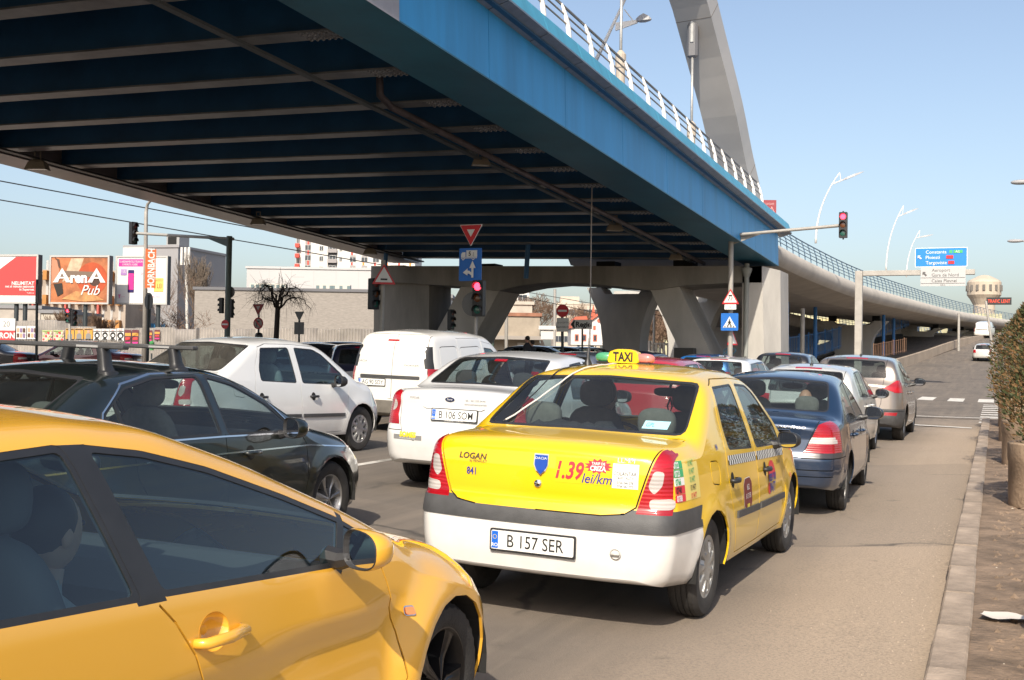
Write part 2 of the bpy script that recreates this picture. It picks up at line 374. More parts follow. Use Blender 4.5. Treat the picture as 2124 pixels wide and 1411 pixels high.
        keep = np.nonzero(~ok)[0]; MN, MX = mn[sel][:, [a, b]], mxx[sel][:, [a, b]]
        for i in range(len(P)):
            p, e = P[i-1], P[i]-P[i-1]; ln = math.hypot(*e)
            if ln < 1e-6: continue
            nx, ny = -e[1]/ln, e[0]/ln; out = []; drop = []
            l0, h0 = np.minimum(P[i-1], P[i])-2e-3, np.maximum(P[i-1], P[i])+2e-3
            cc = (MN+MX)/2-p; hx = (MX-MN)/2; ds = cc[:, 0]*nx+cc[:, 1]*ny; rd = hx[:, 0]*abs(nx)+hx[:, 1]*abs(ny)
            hit = np.nonzero((MN[:, 0] < h0[0]) & (MX[:, 0] > l0[0]) & (MN[:, 1] < h0[1]) & (MX[:, 1] > l0[1]) & (np.abs(ds) < rd))[0]
            cache = {}
            for hi_ in hit:
                f, rg = cand[hi_]; d = []
                for vi in f:
                    v = s.V[vi]; t = (v[a]-p[0])*nx+(v[b]-p[1])*ny; d.append(0. if abs(t) < 2e-4 else t)
                if min(d) >= 0 or max(d) <= 0: continue
                A, B = [], []; m = len(f)
                for k in range(m):
                    i0, i1 = f[k], f[(k+1) % m]; d0, d1 = d[k], d[(k+1) % m]
                    if d0 >= 0: A.append(i0)
                    if d0 <= 0: B.append(i0)
                    if d0*d1 < 0:
                        key = (min(i0, i1), max(i0, i1)); q = cache.get(key)
                        if q is None:
                            t = d0/(d0-d1); q = len(s.V); cache[key] = q
                            s.V.append(tuple(u+(w_-u)*t for u, w_ in zip(s.V[i0], s.V[i1]))); s.N.append(tuple(u+(w_-u)*t for u, w_ in zip(s.N[i0], s.N[i1])))
                        A.append(q); B.append(q)
                drop.append(hi_)
                if len(A) > 2: out.append((A, rg))
                if len(B) > 2: out.append((B, rg))
            if drop:
                ds_ = set(drop); mk = np.ones(len(cand), bool); mk[drop] = False; cand = [c_ for j, c_ in enumerate(cand) if j not in ds_]+out
                nm_ = np.array([[min(s.V[v][a] for v in f), min(s.V[v][b] for v in f), max(s.V[v][a] for v in f), max(s.V[v][b] for v in f)] for f, _ in out]).reshape(-1, 4)
                MN = np.concatenate([MN[mk], nm_[:, :2]]); MX = np.concatenate([MX[mk], nm_[:, 2:]])
        if cand:
            nb = s.stats([f for f, _ in cand]); c = nb[2]; ins = inpoly(poly, c[:, a], c[:, b])
            cand = [(f, rid if k else rg) for (f, rg), k in zip(cand, ins)]
        s.F = [s.F[i] for i in keep]+[f for f, _ in cand]; s.reg = [s.reg[i] for i in keep]+[r for _, r in cand]
        if cand: s.fb = tuple(np.concatenate([o[keep], n_]) for o, n_ in zip(s.fb, nb))
    def stroke(s, name, view, pts, wd=.007, side=0, lim=None):
        for p, q in zip(pts[:-1], pts[1:]):
            p, q = np.array(p, float), np.array(q, float); e = q-p; ln = np.linalg.norm(e)
            if ln < 1e-6: continue
            e /= ln; n = np.array([-e[1], e[0]])*wd/2; p = p-e*wd*.4; q = q+e*wd*.4
            s.cut(name, view, [p+n, q+n, q-n, p-n], side, lim)
    def region(s, sel, push=0., skirt=.012, flip=False):
        """faces of the named regions as a mesh: pushed along the normal, with inward edges"""
        ids = {s.names.index(n) for n in sel if n in s.names}
        fs = [f for f, r in zip(s.F, s.reg) if r in ids]
        if not fs: return None
        used = sorted({i for f in fs for i in f}); mp = {o: k for k, o in enumerate(used)}
        V = np.array([s.V[i] for i in used]); N = np.array([s.N[i] for i in used]); N /= np.linalg.norm(N, axis=1)[:, None]+1e-12
        P = V+N*push; F = [[mp[i] for i in f] for f in fs]; NN = N.copy()
        if flip: F = [f[::-1] for f in F]; NN = -NN
        if skirt:
            cnt = {}
            for f in F:
                for k in range(len(f)): e = (f[k], f[(k+1) % len(f)]); key = (min(e), max(e)); cnt[key] = None if key in cnt else e
            ed = np.array([e for e in cnt.values() if e], int).reshape(-1, 2)
            if len(ed):
                A, B = P[ed[:, 0]], P[ed[:, 1]]; nA, nB = N[ed[:, 0]], N[ed[:, 1]]; t = np.cross(B-A, nA); t /= np.linalg.norm(t, axis=1)[:, None]+1e-12
                k0 = len(P); Q = np.stack([A, B, B-nB*skirt, A-nA*skirt], 1).reshape(-1, 3); P = np.concatenate([P, Q]); NN = np.concatenate([NN, np.repeat(t, 4, 0)])
                F += [[k0+4*k+1, k0+4*k, k0+4*k+3, k0+4*k+2] for k in range(len(ed))]
        return P, F, NN
    def obj(s, name, sel, m, parent, push=0., skirt=.012, flip=False, filt=None):
        r = s.region(sel if isinstance(sel, (list, tuple)) else [sel], push, skirt, flip)
        if r is None: return None
        P, F, N = r
        if filt is not None:
            c = np.array([P[f].mean(0) for f in F]); k = filt(c); F = [f for f, q in zip(F, k) if q]
            if not F: return None
            used = sorted({i for f in F for i in f}); mp = {o: k for k, o in enumerate(used)}; P, N = P[used], N[used]; F = [[mp[i] for i in f] for f in F]
        me = bpy.data.meshes.new(name); me.from_pydata([tuple(p) for p in P], [], F); me.materials.append(m)
        me.polygons.foreach_set('use_smooth', [True]*len(me.polygons)); me.update()
        me.normals_split_custom_set_from_vertices([tuple(n) for n in N])
        return link(bpy.data.objects.new(name, me), parent)
    def project(s, view, u, v, off=.003):
        d = {'rear': ((u, s.y0-1, v), (0, 1, 0)), 'right': ((2, u, v), (-1, 0, 0)), 'left': ((-2, u, v), (1, 0, 0)), 'top': ((u, v, 3), (0, 0, -1)), 'front': ((u, s.y1+1, v), (0, -1, 0))}[view]
        hit = s.bvh.ray_cast(Vector(d[0]), Vector(d[1]))
        if hit[0] is None: return Vector(d[0])+Vector(d[1])
        return hit[0]-Vector(d[1])*off
    def decal(s, name, view, verts, faces, m, parent, off=.003):
        mb = MB(); mb.add([s.project(view, a, b, off) for a, b in verts], faces); return mb.build(name, m, parent, True)
    def sticker(s, name, view, u0, v0, u1, v1, m, parent, off=.002, n=6):
        vs = [(u0+(u1-u0)*i/n, v0+(v1-v0)*j/n) for j in range(n+1) for i in range(n+1)]
        return s.decal(name, view, vs, [(j*(n+1)+i, j*(n+1)+i+1, (j+1)*(n+1)+i+1, (j+1)*(n+1)+i) for j in range(n) for i in range(n)], m, parent, off)
    def word(s, txt, view, u, v, h, m, parent, off=.004, name='lettering', rot=0, **k):
        p, f = text_data(txt, h, **k); c, d = math.cos(rot), math.sin(rot)
        sg = -1 if view in ('left', 'front') else 1
        return s.decal(name, view, [(u+sg*(a*c-b*d), v+a*d+b*c) for a, b in p], f, m, parent, off)

def wheel_mesh(r, wd, rim_r, style, spokes):
    """tyre and rim meshes, axle along x, outer face at +x"""
    t = MB(); h = wd/2; sw = r-rim_r
    pr = [(rim_r-.012, -h*.78), (rim_r+.004, -h*.9), (rim_r+sw*.45, -h*1.02), (rim_r+sw*.8, -h*.98), (r-.012, -h*.86), (r-.003, -h*.72)]
    tr = []
    for k in range(4):
        a0 = -h*.68+k*h*.37; tr += [(r, a0), (r, a0+h*.27), (r-.008, a0+h*.285), (r-.008, a0+h*.355)]
    tr = tr[:-2]
    pr = pr+tr+[(q, -a) for q, a in pr[::-1]]
    n = 72; b = 0; vs = []; fs = []
    for i, (q, a) in enumerate(pr):
        for k in range(n):
            qq = q-(.006 if (q > r-.02 and abs(a) > h*.5 and k % 2) else 0); an = 2*math.pi*k/n; vs.append((a, qq*math.cos(an), qq*math.sin(an)))
    for i in range(len(pr)-1):
        for k in range(n): fs.append((i*n+k, (i+1)*n+k, (i+1)*n+(k+1) % n, i*n+(k+1) % n))
    t.add(vs, fs); tm = t.mesh('tyre', TYRE, True, 40)
    m = MB(); n = 20*spokes if spokes < 8 else 10*spokes; rads = [0, .03, .055, .06, .075, .45, .55, .62, .70, .76, .80, .84, .93, .97, 1.0]; idx = []
    for q in rads:
        row = []
        for k in range(n):
            an = 2*math.pi*k/n; ph = (k/n*spokes) % 1; d = abs(ph-.5)*2                 # 0 at spoke middle .. 1 between
            rr = q*rim_r
            if style == 'cap':      # domed cover with openings near its edge
                x = h*.80+.012*(1-q*q)-.02*max(0, q-.9)/.1*.3; hole = d > .52 and .5 < q < .83
                x -= .03 if hole else 0; x += .006*(1-d) if q > .1 else 0
            else:                    # open spokes
                wsp = .34+.12*(1-q); hole = d > wsp and .2 < q < .9
                x = h*.78-.02*(1-q)-(.10 if hole else 0)+(.006 if d < wsp*.4 and .1 < q < .9 else 0)
            if q <= .075: x = h*.80+.006
            if q >= .97: x = h*.86
            row.append(((x, rr*math.cos(an), rr*math.sin(an)), hole))
        idx.append(row)
    vs = [p for row in idx for p, _ in row]; m.v = vs
    for i in range(len(rads)-1):
        for k in range(n):
            k2 = (k+1) % n; hl = idx[i][k][1]+idx[i+1][k][1]+idx[i][k2][1]+idx[i+1][k2][1]
            m.f.append([i*n+k, (i+1)*n+k, (i+1)*n+k2, i*n+k2]); m.m.append(1 if hl >= 3 else 0)
    mm = {'cap': (HUBP, UNDER), 'alloy': (ALLOY, UNDER), 'dark': (DALLOY, UNDER)}[style]
    rm = m.mesh('rim', list(mm), True, 35)
    return tm, rm
_wc = {}
def add_wheel(parent, loc, right, r, wd, rim_r, style, spokes, steer=0):
    key = (r, wd, rim_r, style, spokes)
    if key not in _wc: _wc[key] = wheel_mesh(*key)
    a = random.random()*6
    t = inst('wheel', _wc[key][0], parent, loc, (a, 0, steer) if right else (a, 0, math.pi+steer)); inst('rim', _wc[key][1], t); return t
def blob(mb, c, sx, sy, sz, p=3.2, n=20, m=12):       # a rounded cushion
    vs = []; fs = []; sg = lambda t, e: math.copysign(abs(t)**e, t)
    for i in range(m+1):
        a = -math.pi/2+math.pi*i/m
        for k in range(n):
            q = 2*math.pi*k/n; vs.append((c[0]+sx*sg(math.cos(a), 2/p)*sg(math.cos(q), 2/p), c[1]+sy*sg(math.cos(a), 2/p)*sg(math.sin(q), 2/p), c[2]+sz*sg(math.sin(a), 2/p)))
    for i in range(m):
        for k in range(n): fs.append((i*n+k, i*n+(k+1) % n, (i+1)*n+(k+1) % n, (i+1)*n+k))
    mb.add(vs, fs); return mb
def lean(mb, yc, zc, ang):                  # tilt the points of a cushion back
    c, s_ = math.cos(ang), math.sin(ang); mb.v = [(x, yc+(y-yc)*c-(z-zc)*s_, zc+(y-yc)*s_+(z-zc)*c) for x, y, z in mb.v]; return mb
def mirror_part(S, sk, root, side, paintm, y, z, big=1.):
    w0 = S['W']/2*.955; a = .112*big; xc = side*(w0+.125*big); ca, sa = math.cos(R(24)), -math.sin(R(24))*side
    def tp(u, d, v): return (xc+u*ca-d*sa, y+d*ca+u*sa, z+v)      # u outwards, d forward, v up; face turned to the driver
    se = lambda q: math.copysign(abs(math.cos(q))**.72, math.cos(q)); sn = lambda q: math.copysign(abs(math.sin(q))**.72, math.sin(q)); A = np.linspace(0, 2*math.pi, 28, endpoint=False)
    ring = lambda d, k, g=1: [tp(a*k*se(q), d*big, .078*big*k*sn(q)*(1-.12*math.cos(q)*side)) for q in A]
    b = MB(); b.sweep([ring(0, .97), ring(.012, 1.0), ring(.045, .98), ring(.085, .86), ring(.115, .6), ring(.13, .25)], True, False); b.add(ring(.13, .25), [tuple(range(28))])
    sh = b.build('mirror', paintm, root, True, 60)
    g = MB(); g.add(ring(.012, .86), [tuple(range(27, -1, -1)) if side > 0 else tuple(range(28))]); g.build('mirror_glass', MIRG, sh)
    f = MB(); f.sweep([ring(0, .975), ring(-.003, .93), ring(.012, .86)], True, False); f.build('mirror_rim', BLK, sh)
    s_ = MB(); s_.tube([(side*(w0-.06), y+.07, z-.055*big), (side*(w0+.0), y+.065, z-.06*big), (side*(w0+.06*big), y+.06, z-.045*big)], [.038, .034, .026], 8); s_.build('mirror_arm', BLK, sh)
def plate(parent, org, ux, uy, nrm, txt, frame=True, h=.11, w=.52, eu=True, footer=None):
    o, a, b, n = (Vector(q) for q in (org, ux, uy, nrm)); mk = lambda u, v, d: o+a*u+b*v+n*d
    m = MB(); m.prism(rounded([(-w/2-.01, -h/2-.012), (w/2+.01, -h/2-.012), (w/2+.01, h/2+.01), (-w/2-.01, h/2+.01)], .012), 0, .012, mk); fr = m.build('license_plate', BLK, parent)
    m = MB(); m.prism(rounded([(-w/2, -h/2), (w/2, -h/2), (w/2, h/2), (-w/2, h/2)], .01), .0121, .016, mk); m.build('plate_face', PLATEW, fr)
    if eu:
        m = MB(); m.prism([(-w/2+.004, -h/2+.005), (-w/2+.045, -h/2+.005), (-w/2+.045, h/2-.005), (-w/2+.004, h/2-.005)], .0161, .0172, mk); m.build('country_band', EUB, fr)
        letter('RO', .02, WHITE, fr, mk(-w/2+.0245, -h*.27, .0185), a, b, 'country_code', bold=.01)
        m = MB()
        for k in range(12):
            q = k*math.pi/6; c = mk(-w/2+.0245+.012*math.cos(q), h*.16+.012*math.sin(q), .0185); m.add([c+a*.0025, c+b*.0025, c-a*.0025, c-b*.0025], [(0, 1, 2, 3)])
        m.build('stars', mat('star_yellow', (.8, .6, .05), .5), fr)
    letter(txt, h*.66, BLACK, fr, mk(.022 if eu else 0, 0, .0175), a, b, 'plate_number', bold=.004, sx=.82)
    if footer: letter(footer, .009, WHITE, fr, mk(0, -h/2-.005, .0128), a, b, 'dealer_name')
    return fr
def handle(sk, side, y, z, m, parent, ln=.19, cup=True, zr=0):
    v = 'right' if side > 0 else 'left'
    p0, p1 = sk.project(v, y-ln/2, z, 0), sk.project(v, y+ln/2, z-zr, 0); ox = Vector((side, 0, 0))
    b = MB(); b.tube([p0+ox*.0, p0+ox*.03+(p1-p0)*.08, p0.lerp(p1, .5)+ox*.042, p1+ox*.03-(p1-p0)*.08, p1], [.013, .016, .017, .016, .013], 10)
    h = b.build('door_handle', m, parent, True)
    if cup is True:
        c = p0.lerp(p1, .45); d = MB(); vs = [(c[1]+.058*math.cos(q)*ln/.19, c[2]+.052*math.sin(q)) for q in np.linspace(0, 2*math.pi, 20, endpoint=False)]
        sk.decal('handle_cup', v, vs, [tuple(range(20))], MATS.get('handle_cup') or GAP, h, .0015)
    return h
def person_bust(name, label, loc, rz, hairm, shirtm, h=.62, hair='short', z0=0, parent=None):
    """seated person seen from the seat up: torso, neck, head, arms; one skin"""
    t = thing(name, label, 'person', loc, rz)
    b = MB(); prof = [(0, .15, .10), (.2, .17, .115), (.36, .21, .12), (.44, .205, .105), (.49, .12, .075), (.52, .06, .06), (.57, .055, .06)]
    rings = [[(wx*math.cos(q), -.02*k/6+dy*math.sin(q), zz) for q in np.linspace(0, 2*math.pi, 18, endpoint=False)] for k, (zz, wx, dy) in enumerate(prof)]
    b.sweep(rings)
    for sd in (-1, 1): b.tube([(sd*.19, -.01, .41), (sd*.24, .02, .28), (sd*.25, .10, .14), (sd*.19, .30, .16), (sd*.15, .40, .22)], [.062, .055, .048, .04, .035], 10)
    b.build('clothing', shirtm, t, True)
    b = MB(); b.tube([(0, -.02, .50), (0, 0, .6)], [.055, .052], 12); b.ball((0, .015, .70), .076, .098, .118, 18, 12)
    b.ball((0, .115, .685), .015, .02, .02, 8, 6); [b.ball((sd*.077, .0, .69), .012, .022, .03, 8, 6) for sd in (-1, 1)]
    b.ball((0, .09, .655), .028, .016, .01, 8, 5)
    b.build('head', SKIN, t, True)
    b = MB(); [b.ball((sd*.03, .105, .715), .013, .008, .009, 8, 5) for sd in (-1, 1)]; b.build('eyes', BLACK, t, True)
    b = MB(); b.ball((0, -.012, .73), .086, .10, .105, 18, 12)
    if hair == 'long': b.tube([(0, -.09, .72), (0, -.115, .60), (0, -.11, .45)], [.06, .055, .03], 10)
    if hair == 'bald':
        b = MB(); b.tube([(.08*math.cos(q), -.01+.1*math.sin(q), .69) for q in np.linspace(math.pi*.98, math.pi*2.02, 12)], .024, 8)
    b.build('hair', hairm, t, True)
    return t
def mirror_poly(p): return [(-a, b) for a, b in p][::-1]
def both(p): return list(p)+[q for q in mirror_poly(p) if abs(q[0]) > 1e-6]
def place(o, x, y, hd):
    """rest a car on the sloping road: x,y of the rear axle, hd degrees to the right of the road"""
    a = R(hd); f = Vector((math.sin(a), math.cos(a), 0)); r = Vector((math.cos(a), -math.sin(a), 0))
    z0 = gz(x, y); zf = gz(x+f.x*2.6, y+f.y*2.6); zr = gz(x+r.x*.8, y+r.y*.8)
    f.z = (zf-z0)/2.6; r.z = (zr-z0)/.8; f.normalize(); u = r.cross(f).normalized(); r = f.cross(u)
    o.matrix_world = Matrix(((r.x, f.x, u.x, x), (r.y, f.y, u.y, y), (r.z, f.z, u.z, z0), (0, 0, 0, 1)))
    o.location = (x, y, z0); o.rotation_euler = o.matrix_world.to_euler()
def circ(yc, zc, r, n=20, a0=0, a1=360): return [(yc+r*math.cos(R(a)), zc+r*math.sin(R(a))) for a in np.linspace(a0, a1, n, endpoint=a1-a0 < 360)]
OUT = {  # region -> part name, material key, push, skirt
    'door_front': ('door', 'paint', 0, .012), 'door_rear': ('door', 'paint', 0, .012), 'trunk_lid': ('trunk_lid', 'paint', 0, .012), 'tailgate': ('tailgate', 'paint', 0, .012), 'hood': ('hood', 'paint', 0, .012),
    'fuel_flap': ('fuel_flap', 'paint', .001, .01), 'gap': ('panel_gap', 'gap', -.009, .0), 'seal': ('window_seal', 'black', -.001, .014), 'glass_side': ('side_window', 'glass', -.004, 0),
    'glass_rear': ('rear_window', 'glass_rear', -.004, 0), 'glass_front': ('windshield', 'glass_front', -.004, 0), 'tail': ('taillight', 'red', .006, .02), 'tail_white': ('reversing_lamp', 'white', .007, .02), 'tail_amber': ('indicator_lamp', 'amber', .007, .02),
    'bumper': ('rear_bumper', 'bumper', .0, .015), 'bumper_band': ('bumper_band', 'band', .006, .02), 'front_bumper': ('front_bumper', 'fbumper', 0, .015), 'trim': ('side_trim', 'trim', .014, .02),
    'headlight': ('headlight', 'headl', .003, .02), 'chrome': ('chrome_strip', 'chrome', .004, .01), 'grille': ('grille', 'black', -.01, .01), 'pillar': ('pillar_cover', 'black', 0, .01), 'brake3': ('brake_lamp', 'red', .004, .01), 'reflector': ('reflector', 'red', .004, .01), 'arch': None, 'frit': ('window_border', 'black', -.003, 0)}
def make_car(S, name, label, cat, pal, x, y, hd, step=.06, group=None, detail=2, interior=True, lod=0):
    sk = Skin(S, step); root = thing(name, label, cat, group=group)
    for op in S['ops']:
        kind, nm, view, poly = op[:4]; kw = op[4] if len(op) > 4 else {}
        if lod and nm in ('gap', 'fuel_flap') : continue
        if lod and nm == 'chrome': continue
        if view == 'side':
            for sd in (1, -1):
                if kind == 'cut': sk.cut(nm+('_R' if sd > 0 else '_L'), 'side', poly, sd, kw.get('lim'), kw.get('nmin', .12))
                else: sk.stroke(nm+('_R' if sd > 0 else '_L'), 'side', poly, kw.get('w', .007), sd, kw.get('lim'))
        else:
            lst = [(poly, ''), ] if kw.get('sym') is False else [(poly, '_R'), (mirror_poly(poly), '_L')]
            for p, sf in lst:
                if kind == 'cut': sk.cut(nm+sf, view, p, 0, kw.get('lim'), kw.get('nmin', .12))
                else: sk.stroke(nm+sf, view, p, kw.get('w', .007), 0, kw.get('lim'))
    P = dict(paint=None, glass=GLD, glass_rear=GLD, glass_front=GL, red=REDL, white=WHL, amber=ORL, bumper=None, fbumper=None, band=GREYP, trim=GREYP, gap=GAP, black=BLK, headl=HEADL, chrome=CHROME, seat=SEATF, hand=None, mirror=BLK)
    P.update(pal)
    for k in ('bumper', 'fbumper', 'hand'): P[k] = P[k] or P['paint']
    body = sk.obj('body', 'body', P['paint'], root); root['_b'] = 1; del root['_b']
    parts = {'body': body}
    done = set()
    for nm in sk.names[1:]:
        bs = (nm[:-2] if nm[-2:] in ('_R', '_L') else nm).split('@')[0]
        if bs in done: continue
        o = OUT.get(bs)
        if bs == 'arch' or not o: continue
        if bs in ('gap',):
            done.add(bs); ob = sk.obj(o[0], [q for q in sk.names if q[:3] == 'gap'], P[o[1]], root, o[2], o[3])
            if ob: ob['kind'] = 'stuff'
            continue
        par = root
        if bs in ('tail_white', 'tail_amber'): par = parts.get('tail'+nm[-2:]) or root
        if bs in ('glass_side', 'glass_rear', 'glass_front'):      # panes: each connected pane its own object
            ob = sk.obj(o[0], nm, P[o[1]], par, o[2], o[3])
        else: ob = sk.obj(o[0], nm, P[o[1]], par, o[2], o[3])
        parts[nm] = ob
    pn = [n for n in sk.names if n == 'body' or n[:4] in ('door', 'trun', 'tail') and not n.startswith('tail_') and n[:5] != 'tail_' and n not in ('tail_R', 'tail_L') or n == 'hood']
    if interior:
        lin = sk.obj('interior_lining', pn, P.get('lining', TRIM), root, -.03, 0, True, lambda c: (c[:, 2] > .5) & (c[:, 1] > S['ro']*-.35) & (c[:, 1] < S['cowl']))
    W = S['W']/2; r = S['r']; tr = W-S.get('tw', .2)/2-.035
    for yc in (0, S['wb']):
        for sd in (1, -1):
            add_wheel(root, (sd*tr, yc, r), sd > 0, r, S.get('tw', .19), S.get('rim', .2), S.get('ws', 'cap'), S.get('sp', 8), R(S.get('steer', 0)) if yc else 0)
    m = MB()                                                # wheel houses, floor pan
    for yc in (0, S['wb']):
        for sd in (1, -1):
            ar = S['ar']+.012; n = 16; rg = []
            for xx in (W-.015, W-.3): rg.append([(sd*xx, yc+ar*math.cos(q), r+ar*math.sin(q)) for q in np.linspace(-.12, math.pi+.12, n)])
            m.sweep(rg, False, False); m.add(rg[1], [tuple(range(n))])
    m.box((-W+.12, S['ar']+.03, S['floor']-.02), (W-.12, S['wb']-S['ar']-.03, S['floor'])); m.box((-W+.32, -S['ro']+.2, S['floor']+.12), (W-.32, S['ar']+.05, S['floor']+.16)); m.box((-W+.32, S['wb']-S['ar']-.05, S['floor']), (W-.32, S['wb']+S['fo']-.15, S['floor']+.04))
    m.tube([(-.45, .05, r), (.45, .05, r)], .05, 8)
    m.build('underbody', UNDER, root)
    if interior:
        zs = S.get('seat', .5); wy = S.get('seaty', (.42, 1.28)); hh = S['H']
        d = MB(); d.box((-W+.16, .2, zs-.2), (W-.16, S['cowl']-.35, zs-.18)); d.build('floor', TRIM, root)
        for yy, xs_ in ((wy[1], (-.36, .36)),):
            for xx in xs_:
                b = MB(); blob(b, (xx, yy, zs+.36), .235, .075, .36); lean(b, yy, zs, R(16)); sb = b.build('front_seat', P['seat'], root, True)
                b = MB(); blob(b, (xx, yy-.16, zs+.79), .13, .05, .10, 2.8); b.build('headrest', P['seat'], sb, True)
                b = MB(); blob(b, (xx, yy+.28, zs+.02), .24, .27, .09); b.build('seat_cushion', P['seat'], sb, True)
        b = MB(); blob(b, (0, wy[0]-.1, zs+.30), W-.26, .09, .32, 5); lean(b, wy[0]-.1, zs, R(20)); rs = b.build('rear_seat', P['seat'], root, True)
        for xx in S.get('rhead', (-.36, .36)):
            b = MB(); blob(b, (xx, wy[0]-.27, zs+.66), .13, .055, .10, 2.8); b.build('headrest', P.get('headrest', P['seat']), rs, True)
        if S.get('shelf'):
            y0, y1, zz = S['shelf']; b = MB(); b.box((-W+.2, y0, zz-.02), (W-.2, y1, zz)); b.build('parcel_shelf', P.get('shelf', TRIM), root)
        yc = S['cowl']; b = MB(); pr = [(yc-.02, S['dash']-.5), (yc-.02, S['dash']-.02), (yc-.2, S['dash']+.01), (yc-.42, S['dash']-.02), (yc-.5, S['dash']-.1), (yc-.42, S['dash']-.5)]
        b.prism(pr, -W+.14, W-.14, lambda u, v, q: (q, u, v)); b.build('dashboard', TRIM, root)
        b = MB(); n = 20; cx_, cy_, cz = -.36, yc-.66, S['dash']-.06
        b.tube([(cx_+.185*math.cos(q), cy_-.185*math.sin(q)*.42, cz+.185*math.sin(q)*.9) for q in np.linspace(0, 2*math.pi, n+1)], .016, 6, False)
        b.tube([(cx_-.18, cy_, cz), (cx_+.18, cy_, cz)], .02, 6); b.tube([(cx_, cy_, cz), (cx_, cy_+.3, cz-.08)], .035, 8); b.build('steering_wheel', BLK, root, True)
        b = MB(); yy = S['mirr'][0]; zz = S['mirr'][1]; blob(b, (0, yy, zz), .125, .022, .036, 3); im = b.build('inner_mirror', BLK, root, True)
        b = MB(); b.tube([(0, yy+.02, zz), (0, yy+.07, zz+.1)], .012, 6); b.build('mirror_stem', BLK, im)
    if detail > 0:
        my, mz = S['mir']
        for sd in (1, -1): mirror_part(S, sk, root, sd, P['mirror'], my, mz, S.get('mbig', 1))
        if detail > 1:
            for hy, hz in S.get('handles', ()):
                for sd in (1, -1):
                    par = parts.get(('door_front' if hy > S['bpil'] else 'door_rear')+('_R' if sd > 0 else '_L')) or root
                    handle(sk, sd, hy, hz, P['hand'], par, S.get('hlen', .17), S.get('cup', True))
    place(root, x, y, hd)
    return root, sk, parts
